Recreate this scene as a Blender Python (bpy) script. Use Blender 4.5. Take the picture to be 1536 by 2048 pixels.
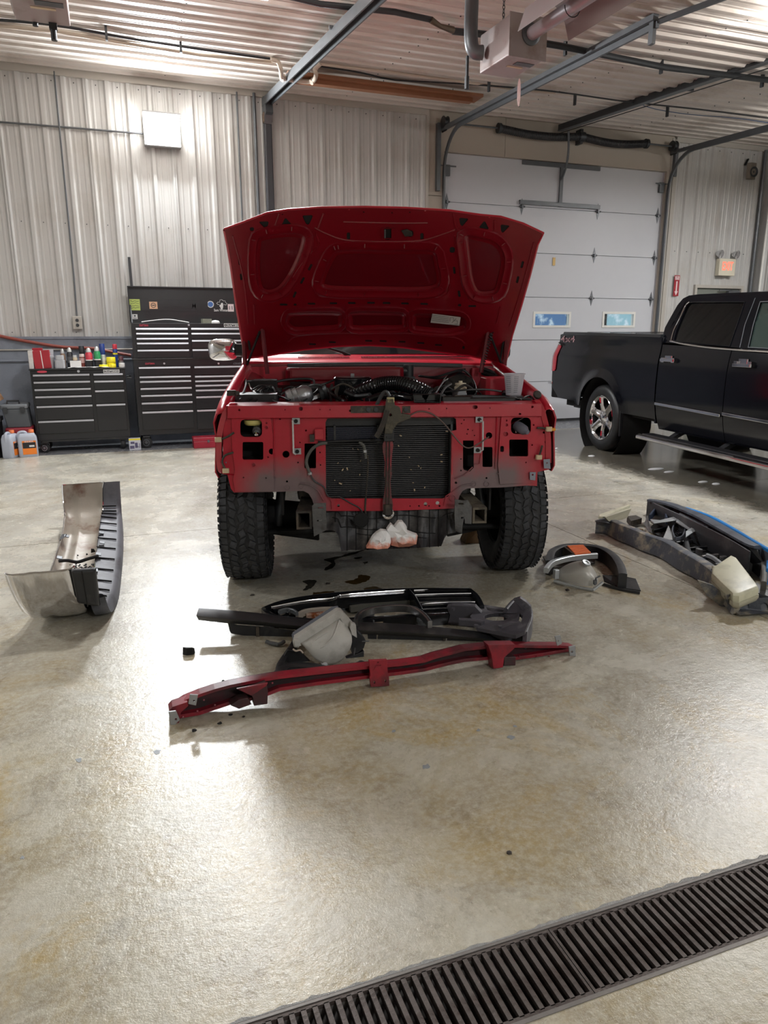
import bpy, bmesh, math, random
from mathutils import Vector, Matrix, Euler, geometry, noise
random.seed(7)
for o in list(bpy.data.objects): bpy.data.objects.remove(o)
S = bpy.context.scene; COL = S.collection
PI = math.pi
V = Vector
# ------------------------------------------------------------------ camera
CAMH = 1.5; FPX = 1440.0
PITCH, ROLL, YAW = math.radians(13.73), math.radians(-0.13), math.radians(19.9)
def _basis():
    cy, sy, cp, sp = math.cos(YAW), math.sin(YAW), math.cos(PITCH), math.sin(PITCH)
    fwd = V((sy*cp, cy*cp, -sp)); right = V((cy, -sy, 0)); up = right.cross(fwd)
    cr, sr = math.cos(ROLL), math.sin(ROLL)
    return cr*right+sr*up, -sr*right+cr*up, fwd
RGT, UPV, FWD = _basis(); CP = V((0, 0, CAMH))
cd = bpy.data.cameras.new('camera'); cam = bpy.data.objects.new('camera', cd); COL.objects.link(cam)
cd.sensor_fit = 'VERTICAL'; cd.sensor_height = 34.6; cd.sensor_width = 34.6*0.75
cd.lens = FPX/2048*34.6; cd.clip_start = 0.05; cd.clip_end = 200
M = Matrix((RGT, UPV, -FWD)).transposed().to_4x4(); M.translation = CP
cam.matrix_world = M
S.camera = cam
# ------------------------------------------------------------------ world, exposure
S.view_settings.view_transform = 'Standard'; S.view_settings.look = 'None'
S.view_settings.gamma = 1.0; S.view_settings.use_curve_mapping = False
S.view_settings.exposure = 0.0
W = bpy.data.worlds.new('overcast_sky'); S.world = W; W.use_nodes = True
W.node_tree.nodes['Background'].inputs[0].default_value = (0.82, 0.93, 1.0, 1)
W.node_tree.nodes['Background'].inputs[1].default_value = 1.15
# ------------------------------------------------------------------ surveying helpers: photo ray cut with a real plane
def ray(u, v): return RGT*((u-768)/FPX) - UPV*((v-1024)/FPX) + FWD
def cut(u, v, n, c):
    d = ray(u, v); n = V(n); t = (c - n.dot(CP))/n.dot(d); return CP + d*t
def FZ(u, v, z=0.0): return cut(u, v, (0, 0, 1), z)
def FY(u, v, y): return cut(u, v, (0, 1, 0), y)
def FX(u, v, x): return cut(u, v, (1, 0, 0), x)
# ------------------------------------------------------------------ materials
MATS = {}
def mat(name, col, rough=0.5, metal=0.0, var=0.08, scale=8.0, bump=0.0, bscale=60.0, dirt=None, dscale=4.0, dlo=.5, dhi=.65,
        coat=0.0, emit=None, estr=0.0, alpha=None, trans=0.0, rvar=0.0, ior=None):
    if name in MATS: return MATS[name]
    m = bpy.data.materials.new(name); MATS[name] = m; m.use_nodes = True
    nt = m.node_tree; N = nt.nodes; L = nt.links; b = N['Principled BSDF']
    tc = N.new('ShaderNodeTexCoord'); n1 = N.new('ShaderNodeTexNoise'); n1.inputs['Scale'].default_value = scale
    n1.inputs['Detail'].default_value = 6; L.new(tc.outputs['Object'], n1.inputs['Vector'])
    mx = N.new('ShaderNodeMix'); mx.data_type = 'RGBA'
    c = V(col)
    mx.inputs['A'].default_value = (*[max(0, x*(1-var)) for x in c], 1)
    mx.inputs['B'].default_value = (*[min(1, x*(1+var)) for x in c], 1)
    L.new(n1.outputs['Fac'], mx.inputs['Factor']); out = mx.outputs['Result']
    if dirt:
        n2 = N.new('ShaderNodeTexNoise'); n2.inputs['Scale'].default_value = dscale; n2.inputs['Detail'].default_value = 8
        n2.inputs['Roughness'].default_value = .65
        L.new(tc.outputs['Object'], n2.inputs['Vector'])
        mr = N.new('ShaderNodeMapRange'); mr.inputs['From Min'].default_value = dlo; mr.inputs['From Max'].default_value = dhi
        L.new(n2.outputs['Fac'], mr.inputs['Value'])
        m2 = N.new('ShaderNodeMix'); m2.data_type = 'RGBA'; m2.inputs['B'].default_value = (*dirt, 1)
        L.new(mr.outputs['Result'], m2.inputs['Factor']); L.new(out, m2.inputs['A']); out = m2.outputs['Result']
    L.new(out, b.inputs['Base Color'])
    b.inputs['Roughness'].default_value = rough; b.inputs['Metallic'].default_value = metal
    if rvar:
        mr = N.new('ShaderNodeMapRange'); mr.inputs['To Min'].default_value = max(0, rough-rvar); mr.inputs['To Max'].default_value = rough+rvar
        L.new(n1.outputs['Fac'], mr.inputs['Value']); L.new(mr.outputs['Result'], b.inputs['Roughness'])
    if coat: b.inputs['Coat Weight'].default_value = coat; b.inputs['Coat Roughness'].default_value = .05
    if ior: b.inputs['IOR'].default_value = ior
    if emit: b.inputs['Emission Color'].default_value = (*emit, 1); b.inputs['Emission Strength'].default_value = estr
    if trans: b.inputs['Transmission Weight'].default_value = trans
    if alpha is not None: b.inputs['Alpha'].default_value = alpha
    if bump:
        n3 = N.new('ShaderNodeTexNoise'); n3.inputs['Scale'].default_value = bscale; n3.inputs['Detail'].default_value = 4
        L.new(tc.outputs['Object'], n3.inputs['Vector'])
        bp = N.new('ShaderNodeBump'); bp.inputs['Strength'].default_value = bump; bp.inputs['Distance'].default_value = .01
        L.new(n3.outputs['Fac'], bp.inputs['Height']); L.new(bp.outputs['Normal'], b.inputs['Normal'])
    return m
def C(r, g, b):     # sRGB 0-255 to linear
    f = lambda x: (x/255/12.92) if x/255 <= .04045 else ((x/255+.055)/1.055)**2.4
    return (f(r), f(g), f(b))
# ------------------------------------------------------------------ mesh builder
class MB:
    def __init__(s): s.v = []; s.f = []
    def add(s, vs, fs):
        b = len(s.v); s.v += [V(p) for p in vs]; s.f += [tuple(i+b for i in f) for f in fs]; return s
    def hexa(s, p):      # 8 corners: bottom 4 ccw, top 4
        return s.add(p, [(3,2,1,0),(4,5,6,7),(0,1,5,4),(1,2,6,5),(2,3,7,6),(3,0,4,7)])
    def box(s, c, d, R=None):
        x, y, z = d[0]/2, d[1]/2, d[2]/2
        p = [V(q) for q in ((-x,-y,-z),(x,-y,-z),(x,y,-z),(-x,y,-z),(-x,-y,z),(x,-y,z),(x,y,z),(-x,y,z))]
        if R is not None: p = [R @ q for q in p]
        c = V(c); return s.hexa([q+c for q in p])
    def bb(s, x0, x1, y0, y1, z0, z1): return s.box(((x0+x1)/2, (y0+y1)/2, (z0+z1)/2), (abs(x1-x0), abs(y1-y0), abs(z1-z0)))
    def cbox(s, c, d, ch, R=None):    # box with chamfered vertical edges (footprint octagon)
        x, y, z = d[0]/2, d[1]/2, d[2]/2
        o = [(-x+ch,-y),(x-ch,-y),(x,-y+ch),(x,y-ch),(x-ch,y),(-x+ch,y),(-x,y-ch),(-x,-y+ch)]
        p = [V((a,b,-z)) for a,b in o]+[V((a,b,z)) for a,b in o]
        if R is not None: p = [R @ q for q in p]
        p = [q+V(c) for q in p]
        return s.add(p, [tuple(range(7,-1,-1)), tuple(range(8,16))]+[(i,(i+1)%8,8+(i+1)%8,8+i) for i in range(8)])
    def rings(s, R, cap0=True, cap1=True, closed=True):
        n = len(R[0]); vs = [p for r in R for p in r]; fs = []
        for k in range(len(R)-1):
            for i in range(n if closed else n-1):
                j = (i+1) % n; fs.append((k*n+i, k*n+j, (k+1)*n+j, (k+1)*n+i))
        if cap0 and closed: fs.append(tuple(range(n-1, -1, -1)))
        if cap1 and closed: fs.append(tuple((len(R)-1)*n+i for i in range(n)))
        return s.add(vs, fs)
    def cyl(s, a, b, r0, r1=None, n=16, cap=True):
        a, b = V(a), V(b); r1 = r0 if r1 is None else r1
        return s.tube([a, b], [r0, r1], n, cap)
    def tube(s, pts, r, n=8, cap=True):
        pts = [V(p) for p in pts]; m = len(pts)
        rs = r if isinstance(r, (list, tuple)) else [r]*m
        R = []; prev = None
        for i, p in enumerate(pts):
            t = (pts[min(i+1, m-1)]-pts[max(i-1, 0)])
            if t.length < 1e-9: t = V((0, 0, 1))
            t.normalize()
            if prev is None: u = t.orthogonal().normalized()
            else:
                u = prev - t*prev.dot(t); u = u.normalized() if u.length > 1e-6 else t.orthogonal().normalized()
            prev = u; w = t.cross(u)
            R.append([p+(u*math.cos(2*PI*k/n)+w*math.sin(2*PI*k/n))*rs[i] for k in range(n)])
        return s.rings(R, cap, cap)
    def lathe(s, c, ax, prof, n=24, cap=True, a0=0, a1=2*PI):   # prof: (radius, along)
        c = V(c); t = V(ax).normalized(); u = t.orthogonal().normalized(); w = t.cross(u)
        full = abs(a1-a0-2*PI) < 1e-6; m = n if full else n+1
        R = [[c+t*h+(u*math.cos(a0+(a1-a0)*k/n)+w*math.sin(a0+(a1-a0)*k/n))*max(r, 1e-5) for k in range(m)] for r, h in prof]
        return s.rings(R, cap, cap, closed=full)
    def prism(s, pts, off):   # planar polygon extruded by vector
        n = len(pts); off = V(off); p = [V(q) for q in pts]
        return s.add(p+[q+off for q in p], [tuple(range(n-1,-1,-1)), tuple(range(n, 2*n))]+[(i,(i+1)%n,n+(i+1)%n,n+i) for i in range(n)])
    def plate(s, outer, holes, f3, th):
        """outer/holes: 2D loops; f3(u,v)->3D front point; th: vector offset to the back face"""
        loops = [list(outer)]+[list(h) for h in holes]
        def area(l): return sum(l[i][0]*l[(i+1)%len(l)][1]-l[(i+1)%len(l)][0]*l[i][1] for i in range(len(l)))
        loops = [l if (area(l) > 0) == (k == 0) else l[::-1] for k, l in enumerate(loops)]
        tri = geometry.tessellate_polygon([[V((x, y, 0)) for x, y in l] for l in loops])
        flat = [q for l in loops for q in l]; n = len(flat); th = V(th)
        fr = [V(f3(*q)) for q in flat]; bk = [p+th for p in fr]
        fs = [tuple(t) for t in tri]+[tuple(n+i for i in t[::-1]) for t in tri]
        o = 0
        for l in loops:
            m = len(l)
            for i in range(m): a, b = o+i, o+(i+1) % m; fs.append((a, b, n+b, n+a))
            o += m
        return s.add(fr+bk, fs)
    def grid(s, P, th=None):  # P[i][j] points; optional thickness vector
        n, m = len(P), len(P[0]); vs = [V(p) for r in P for p in r]
        fs = [(i*m+j, i*m+j+1, (i+1)*m+j+1, (i+1)*m+j) for i in range(n-1) for j in range(m-1)]
        if th is not None:
            k = n*m; th = V(th); vs += [p+th for p in vs]
            fs += [tuple(k+a for a in f[::-1]) for f in fs]
            for j in range(m-1):
                fs.append((j, k+j, k+j+1, j+1)); a = (n-1)*m+j; fs.append((a+1, k+a+1, k+a, a))
            for i in range(n-1):
                a, b = i*m, (i+1)*m; fs.append((b, k+b, k+a, a)); a, b = i*m+m-1, (i+1)*m+m-1; fs.append((a, k+a, k+b, b))
        return s.add(vs, fs)
    def xf(s, Mx, start=0):
        for i in range(start, len(s.v)): s.v[i] = Mx @ s.v[i]
        return s
MW = {}
def mesh_of(name, mb, m, Minv, smooth, ang=35):
    me = bpy.data.meshes.new(name); me.from_pydata([Minv @ p for p in mb.v], [], mb.f)
    bm = bmesh.new(); bm.from_mesh(me); bmesh.ops.recalc_face_normals(bm, faces=bm.faces); bm.to_mesh(me); bm.free()
    if m is not None: me.materials.append(m)
    if smooth:
        me.polygons.foreach_set('use_smooth', [True]*len(me.polygons)); me.set_sharp_from_angle(angle=math.radians(ang))
    me.update(); return me
def finish(o, bevel):
    if bevel:
        b = o.modifiers.new('bevel', 'BEVEL'); b.width = bevel; b.segments = 2; b.limit_method = 'ANGLE'; b.angle_limit = math.radians(40)
        b.harden_normals = False
def obj(name, mb, m, parent=None, smooth=False, bevel=0, kind=None, label=None, cat=None, group=None, ang=35, base=None):
    if parent is not None: Mw = MW[parent]
    else:
        if base is None:
            xs = [p.x for p in mb.v]; ys = [p.y for p in mb.v]; zs = [p.z for p in mb.v]
            base = V(((min(xs)+max(xs))/2, (min(ys)+max(ys))/2, min(zs)))
        Mw = Matrix.Translation(base)
    me = mesh_of(name, mb, m, Mw.inverted(), smooth, ang)
    o = bpy.data.objects.new(name, me); COL.objects.link(o); MW[o] = Mw.copy()
    if parent is not None: o.parent = parent
    else: o.matrix_world = Mw
    finish(o, bevel); tag(o, label, cat, group, kind); return o
def tag(o, label=None, cat=None, group=None, kind=None):
    if label: o['label'] = label
    if cat: o['category'] = cat
    if group: o['group'] = group
    if kind: o['kind'] = kind
    return o
def empty(name, loc, rz=0, label=None, cat=None, group=None, kind=None):
    o = bpy.data.objects.new(name, None); COL.objects.link(o); o.empty_display_size = .1
    Mw = Matrix.Translation(V(loc)) @ Matrix.Rotation(rz, 4, 'Z'); o.matrix_world = Mw; MW[o] = Mw
    return tag(o, label, cat, group, kind)
def struct(name, mb, m, parent=None, **k): return obj(name, mb, m, parent, kind=None if parent else 'structure', **k)
def inst(src, name, parent, loc, rz=0, scale=None):   # copy of a part sharing its mesh (mesh given around its own origin)
    o = bpy.data.objects.new(name, src); COL.objects.link(o); o.parent = parent
    o.location = loc; o.rotation_euler = (0, 0, rz)
    if scale: o.scale = scale
    return o
def copy_tree(o, off, parent=None):
    c = o.copy(); COL.objects.link(c)
    if parent is not None: c.parent = parent
    else: c.location = o.location+V(off)
    for ch in o.children: copy_tree(ch, off, c)
    return c
def textmb(txt, size, Mx, depth=.001, bold=False, w=None):
    cu = bpy.data.curves.new('txt', 'FONT'); cu.body = txt; cu.size = 1; cu.extrude = 0; cu.align_x = 'CENTER'; cu.align_y = 'CENTER'
    cu.resolution_u = 2; cu.offset = .015 if bold else 0
    o = bpy.data.objects.new('txt', cu); COL.objects.link(o)
    dg = bpy.context.evaluated_depsgraph_get(); me = bpy.data.meshes.new_from_object(o.evaluated_get(dg))
    xs = [v.co.x for v in me.vertices]; ww = max(xs)-min(xs); cx = (max(xs)+min(xs))/2
    ys = [v.co.y for v in me.vertices]; hh = max(ys)-min(ys); cy = (max(ys)+min(ys))/2
    sx = (w/ww) if w else size/hh
    mb = MB(); n = len(me.vertices)
    vs = [V(((v.co.x-cx)*sx, (v.co.y-cy)*size/hh, 0)) for v in me.vertices]
    mb.add([Mx @ (p+V((0, 0, depth))) for p in vs], [tuple(p.vertices) for p in me.polygons])
    bpy.data.objects.remove(o); return mb
def facing(loc, right, up=(0, 0, 1)):   # matrix whose local x=right, y=up, z=towards viewer
    r = V(right).normalized(); u = V(up).normalized(); n = r.cross(u)
    Mx = Matrix((r, u, n)).transposed().to_4x4(); Mx.translation = V(loc); return Mx
def circ(cx, cy, rx, ry=None, n=16, a=0): ry = ry or rx; return [(cx+rx*math.cos(a+2*PI*i/n), cy+ry*math.sin(a+2*PI*i/n)) for i in range(n)]
def rrect(x0, y0, x1, y1, r, k=4):
    o = []
    for cx, cy, a in ((x1-r, y1-r, 0), (x0+r, y1-r, PI/2), (x0+r, y0+r, PI), (x1-r, y0+r, 1.5*PI)):
        for i in range(k+1): t = a+PI/2*i/k; o.append((cx+r*math.cos(t), cy+r*math.sin(t)))
    return o
def smoothloop(pts, k=4, closed=True):
    pts = [V(p) for p in pts]
    n = len(pts); o = []
    rng = range(n) if closed else range(n-1)
    for i in rng:
        if closed: a, b, c, d = pts[(i-1) % n], pts[i], pts[(i+1) % n], pts[(i+2) % n]
        else: a, b, c, d = pts[max(i-1, 0)], pts[i], pts[i+1], pts[min(i+2, n-1)]
        for j in range(k):
            t = j/k; o.append(.5*((2*b)+(c-a)*t+(2*a-5*b+4*c-d)*t*t+(3*b-a-3*c+d)*t**3))
    if not closed: o.append(pts[-1])
    return [tuple(p) for p in o]
def spl(pts, k=6): return [V(p) for p in smoothloop(pts, k, closed=False)]
def shrink(loop, d):
    cx = sum(p[0] for p in loop)/len(loop); cy = sum(p[1] for p in loop)/len(loop); n = len(loop); o = []
    ar = sum(loop[i][0]*loop[(i+1) % n][1]-loop[(i+1) % n][0]*loop[i][1] for i in range(n)); sg = 1 if ar > 0 else -1
    for i in range(n):
        a, b = V(loop[i-1]), V(loop[(i+1) % n]); t = (b-a); t = t.normalized() if t.length > 1e-9 else V((1, 0)); nn = V((-t[1], t[0]))*sg
        o.append((loop[i][0]+nn[0]*d, loop[i][1]+nn[1]*d))
    return o

# ------------------------------------------------------------------ lights: LED wall pack in view, LED high bays and added fill lamps out of frame
def area_lamp(name, loc, rot, sx, sy, power, col=(1, .98, .94), spread=None):
    l = bpy.data.lights.new(name, 'AREA'); l.shape = 'RECTANGLE'; l.size = sx; l.size_y = sy; l.energy = power; l.color = col
    if spread: l.spread = spread
    o = bpy.data.objects.new(name, l); COL.objects.link(o); o.location = loc; o.rotation_euler = rot; return o
LAMPW = 265; UPF = (.42, 1.0, .12, .6, 1.0, .9)
LAMPS = [('bay', (1.1, 6.3, 4.12), 135), ('bay', (6.45, 5.4, 4.05), 150), ('bay', (-3.6, 5.6, 4.05), 80), ('bay', (1.6, -3.4, 3.6), 160), ('bay', (6.2, -1.6, 3.62), 130), ('bay', (10.3, 7.4, 4.2), 150)]  # first pair inferred from floor reflections; the others are added, unseen fill

# ------------------------------------------------------------------ structure materials
def floor_material():
    m = bpy.data.materials.new('sealed_concrete'); m.use_nodes = True; nt = m.node_tree; N = nt.nodes; L = nt.links; b = N['Principled BSDF']
    geo = N.new('ShaderNodeNewGeometry'); P = geo.outputs['Position']
    def nz(scale, detail=6, rough=.6, dist=0):
        n = N.new('ShaderNodeTexNoise'); n.inputs['Scale'].default_value = scale; n.inputs['Detail'].default_value = detail
        n.inputs['Roughness'].default_value = rough; n.inputs['Distortion'].default_value = dist; L.new(P, n.inputs['Vector']); return n.outputs['Fac']
    def rng(v, a, b_, c=0, d=1):
        r = N.new('ShaderNodeMapRange'); r.inputs['From Min'].default_value = a; r.inputs['From Max'].default_value = b_
        r.inputs['To Min'].default_value = c; r.inputs['To Max'].default_value = d; L.new(v, r.inputs['Value']); return r.outputs['Result']
    def mix(fac, A, B):
        x = N.new('ShaderNodeMix'); x.data_type = 'RGBA'
        L.new(fac, x.inputs['Factor'])
        for k, q in (('A', A), ('B', B)):
            if isinstance(q, tuple): x.inputs[k].default_value = (*q, 1)
            else: L.new(q, x.inputs[k])
        return x.outputs['Result']
    def math_(op, a, c):
        x = N.new('ShaderNodeMath'); x.operation = op; x.use_clamp = True
        for i, q in enumerate((a, c)):
            if isinstance(q, (int, float)): x.inputs[i].default_value = q
            else: L.new(q, x.inputs[i])
        return x.outputs[0]
    big = nz(.55, 5, .6, .6); mid = nz(2.2, 8, .7, .4); fine = nz(38, 5, .75); sp = nz(13, 6, .8); vf = nz(160, 3, .8)
    sx = N.new('ShaderNodeSeparateXYZ'); L.new(P, sx.inputs[0]); X, Y = sx.outputs[0], sx.outputs[1]
    warm_tint = rng(Y, 4.4, 2.4)      # foreground yellowed in the colour, painting in a warm reflection
    c = mix(warm_tint, mix(rng(big, .38, .62), C(150, 148, 142), C(178, 174, 164)), mix(rng(big, .38, .62), C(148, 141, 124), C(178, 162, 120)))
    c = mix(rng(mid, .40, .66), c, C(188, 184, 170))
    c = mix(math_('MULTIPLY', rng(nz(1.3, 7, .75, 1.2), .52, .66, 0, .9), rng(Y, 5.5, 2.6, .2, 1)), c, C(168, 146, 94))  # yellow patches, painted stronger toward the foreground like the warm reflection
    c = mix(rng(nz(4.0, 7, .8, .8), .50, .66, 0, .6), c, C(122, 112, 94))
    c = mix(rng(nz(.8, 6, .7, 1.5), .50, .62, 0, .5), c, C(132, 124, 108))
    c = mix(rng(fine, .42, .70, 0, .6), c, C(205, 200, 184))
    c = mix(rng(vf, .60, .70, 0, .5), c, C(84, 78, 66))
    c = mix(rng(sp, .66, .69, 0, .7), c, C(96, 92, 86))
    # wet area with dirty melt water round the dark pickup
    wob = N.new('ShaderNodeMath'); wob.operation = 'MULTIPLY_ADD'; L.new(mid, wob.inputs[0]); wob.inputs[1].default_value = 1.1; wob.inputs[2].default_value = -.55
    xx = N.new('ShaderNodeMath'); xx.operation = 'ADD'; L.new(X, xx.inputs[0]); L.new(wob.outputs[0], xx.inputs[1])
    wet = math_('MULTIPLY', rng(xx.outputs[0], 5.25, 5.42), rng(Y, 10.4, 9.9))
    wob2 = math_('MULTIPLY', rng(xx.outputs[0], 3.9, 4.6), rng(nz(9, 4, .6, .5), .64, .66)); wob2 = math_('MULTIPLY', wob2, rng(Y, 3.9, 4.4))
    wet = math_('MAXIMUM', wet, math_('MULTIPLY', wob2, .7))
    c = mix(math_('MULTIPLY', wet, .72), c, C(62, 56, 44))
    # painted grey strip along the back wall
    c = mix(rng(Y, 10.22, 10.235, 0, .85), c, C(106, 110, 118))
    L.new(c, b.inputs['Base Color'])
    r = rng(mid, .3, .7, .20, .32)
    rm = N.new('ShaderNodeMix'); L.new(wet, rm.inputs['Factor']); L.new(r, rm.inputs['A']); rm.inputs['B'].default_value = .14
    L.new(rm.outputs['Result'], b.inputs['Roughness'])
    sm = N.new('ShaderNodeMix'); L.new(wet, sm.inputs['Factor']); sm.inputs['A'].default_value = .7; sm.inputs['B'].default_value = .3; L.new(sm.outputs['Result'], b.inputs['Specular IOR Level'])
    b.inputs['IOR'].default_value = 1.5
    bp = N.new('ShaderNodeBump'); bp.inputs['Distance'].default_value = .003
    bs = N.new('ShaderNodeMath'); bs.operation = 'SUBTRACT'; bs.inputs[0].default_value = .55; bs.use_clamp = True; L.new(wet, bs.inputs[1]); L.new(bs.outputs[0], bp.inputs['Strength'])
    mm = N.new('ShaderNodeMath'); mm.operation = 'ADD'; L.new(fine, mm.inputs[0]); L.new(sp, mm.inputs[1]); L.new(mm.outputs[0], bp.inputs['Height'])
    L.new(bp.outputs['Normal'], b.inputs['Normal']); return m
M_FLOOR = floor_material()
M_PANEL = mat('white_ribbed_steel', C(188, 187, 184), .32, 0, .04, 3, dirt=C(174, 170, 163), dscale=1.2, dlo=.5, dhi=.75, rvar=.05)
M_CEIL = mat('cream_ribbed_steel', C(206, 198, 190), .42, 0, .05, 2, dirt=C(160, 148, 135), dscale=1.0, dlo=.52, dhi=.75)
M_TRIM = mat('white_trim', C(176, 171, 162), .45, 0, .05, 4)
M_BLUE = mat('blue_grey_painted_concrete', C(126, 132, 143), .5, 0, .08, 3, dirt=C(112, 117, 127), bump=.2)
M_HEADER = mat('smooth_header_panel', C(172, 163, 150), .45, 0, .06, 2)
M_DOOR = mat('white_door_panel', C(198, 200, 205), .42, 0, .02, 6, bump=.05, bscale=200)
M_GALV = mat('galvanised_steel', C(98, 101, 104), .45, .5, .18, 9, bump=.05)
M_DKST = mat('dark_steel', C(66, 68, 70), .45, .6, .15, 12)
M_BLK = mat('black_plastic', C(34, 35, 38), .42, 0, .15, 10, dirt=C(70, 68, 66), dscale=6, dlo=.55, dhi=.75)
M_BLKG = mat('gloss_black_plastic', C(20, 21, 24), .16, 0, .1, 10)
M_RUB = mat('rubber', C(34, 35, 37), .75, 0, .2, 14, bump=.2, dirt=C(72, 70, 68), dscale=9, dlo=.5, dhi=.8)
M_DARK = mat('flat_black', C(14, 14, 15), .8)
M_CHROME = mat('chrome', C(225, 225, 228), .07, 1, .03, 5, rvar=.03)
M_WHITE = mat('white_plastic', C(225, 224, 218), .4)
M_PVC = mat('pvc_pipe', C(190, 176, 160), .4)
M_PINKST = mat('beige_enamel', C(166, 156, 154), .35, .15, .06, 6, dirt=C(140, 124, 116), dscale=3)
M_WOOD = mat('brown_board', C(138, 92, 62), .6, 0, .15, 5)
M_ORNG = mat('red_air_hose', C(128, 58, 46), .5)
# ================================================================== THE SETTING
YW = 11.15; XR = 11.55; XL = -4.6; YB = -5.2
SL = .09
def zc(y): return 4.87-SL*(YW-max(y, -1.0))
# floor: sub base, poured slabs with control joints, trench for the drain
fl = struct('floor', MB().bb(XL-.3, XR+.3, YB-.3, YW+.3, -.6, -.4), M_DARK, base=V((3, 3, -.6)))
DY0, DY1 = 1.118, 1.330; DX0, DX1 = -1.532, 5.6
jx = [XL, 3.213, 8.9, XR]; g = .0035
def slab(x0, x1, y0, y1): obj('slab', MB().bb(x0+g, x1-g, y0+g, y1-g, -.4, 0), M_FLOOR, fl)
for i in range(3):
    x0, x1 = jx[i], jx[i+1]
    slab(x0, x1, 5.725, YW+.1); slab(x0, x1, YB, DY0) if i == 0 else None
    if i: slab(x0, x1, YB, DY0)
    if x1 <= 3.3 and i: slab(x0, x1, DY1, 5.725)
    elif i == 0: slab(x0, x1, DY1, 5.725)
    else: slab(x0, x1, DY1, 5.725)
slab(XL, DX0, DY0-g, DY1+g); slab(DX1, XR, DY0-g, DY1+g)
# filler under joints so they read as dark grooves, not holes
obj('joint_filler', MB().bb(XL, XR, DY1+.02, YW, -.39, -.012).bb(XL, XR, YB, DY0-.02, -.39, -.012), mat('joint_dirt', C(52, 48, 42), .9), fl)
# trench drain
dr = empty('trench_drain', (2, 1.224, 0), 0, 'long rusty slotted floor drain grate crossing the foreground concrete', 'floor drain')
b = MB(); b.bb(DX0, DX1, DY0-.006, DY0+.004, -.25, .002); b.bb(DX0, DX1, DY1-.004, DY1+.006, -.25, .002)
b.bb(DX0, DX1, DY0+.004, DY0+.016, -.03, -.012); b.bb(DX0, DX1, DY1-.016, DY1-.004, -.03, -.012)
M_IRON = mat('rusty_cast_iron', C(84, 76, 72), .55, .35, .25, 30, bump=.3, dirt=C(50, 36, 30), dscale=14, dlo=.45, dhi=.7)
obj('channel_rim', b, mat('galv_rim', C(120, 116, 112), .5, .5, .2, 30), dr)
obj('channel_bottom', MB().bb(DX0, DX1, DY0, DY1, -.3, -.24), M_DARK, dr)
b = MB()
for k in range(700):
    x = random.uniform(DX0, DX1); y = random.uniform(DY0+.02, DY1-.02) if random.random() < .6 else random.choice((DY0+.022, DY1-.022))
    r = random.uniform(.004, .013); b.lathe((x, y, -.235+random.uniform(0, .05)), (random.uniform(-1, 1), random.uniform(-1, 1), 1), [(0, -r*.6), (r, 0), (r*.6, r*.7), (0, r)], 5)
obj('debris', b, mat('gravel_debris', C(90, 78, 70), .9, 0, .5, 60), dr, kind='stuff')
b = MB(); random.seed(4); x = DX0; rows = []
while x < DX1:
    w = random.uniform(.003, .011); rows.append([(x, DY1+.004, .0025), (x, DY1+.004+w, .0022), (x, DY1+.006+w, .0002)]); x += .018
b.grid(rows, (0, 0, -.002)); obj('mortar_edge', b, mat('grey_mortar', C(150, 150, 148), .8, 0, .25, 60, bump=.6, bscale=200), dr, kind='stuff')
gr = []
x = DX0+.01; PB = .0272; nb = 0
bar = MB(); bar.prism([(-.0062, -.094, 0), (.0062, -.094, 0), (.004, -.094, -.030), (-.004, -.094, -.030)], (0, .188, 0))
bm_ = mesh_of('bar', bar, M_IRON, Matrix.Identity(4), False)
seg = 0
while x < DX1-.02 and nb < 258:
    sx = min(x+30*PB, DX1-.004)
    f = MB(); f.bb(x, sx, DY0+.005, DY0+.0145, -.030, 0).bb(x, sx, DY1-.0145, DY1-.005, -.030, 0)
    f.bb(x, x+.007, DY0+.0145, DY1-.0145, -.030, 0).bb(sx-.007, sx-.0005, DY0+.0145, DY1-.0145, -.030, 0)
    g_ = obj('grate_frame', f, M_IRON, dr)
    for k in range(1, 30):
        bx = x+k*PB
        if bx > sx-.015: break
        o = bpy.data.objects.new('bar', bm_); COL.objects.link(o); o.parent = g_
        o.location = MW[dr].inverted() @ V((bx, (DY0+DY1)/2, 0)) ; o.rotation_euler = (0, 0, random.uniform(-.006, .006)); nb += 1
    x = sx+.002
# ---- ribbed panel geometry
def ribprof(w0, w1, pitch, ph=0, h=.028):
    """(along, proud) samples of a ribbed sheet from w0 to w1: major trapezoid ribs, two minor ribs between"""
    o = []; k = math.floor((w0-ph)/pitch)-1
    shape = [(-.045, 0), (-.02, h), (.02, h), (.045, 0), (.32*pitch-.018, 0), (.32*pitch-.008, .005), (.32*pitch+.008, .005), (.32*pitch+.018, 0),
             (.68*pitch-.018, 0), (.68*pitch-.008, .005), (.68*pitch+.008, .005), (.68*pitch+.018, 0)]
    pts = []
    while ph+k*pitch < w1+pitch:
        pts += [(ph+k*pitch+a, q) for a, q in shape]; k += 1
    pts = [p for p in pts if w0 < p[0] < w1]
    def at(x):
        k = round((x-ph)/pitch); t = abs(x-ph-k*pitch)
        return h if t < .02 else (h*(.045-t)/.025 if t < .045 else 0)
    return [(w0, at(w0))]+pts+[(w1, at(w1))]
PIT = .2668; PH = -.104
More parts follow.
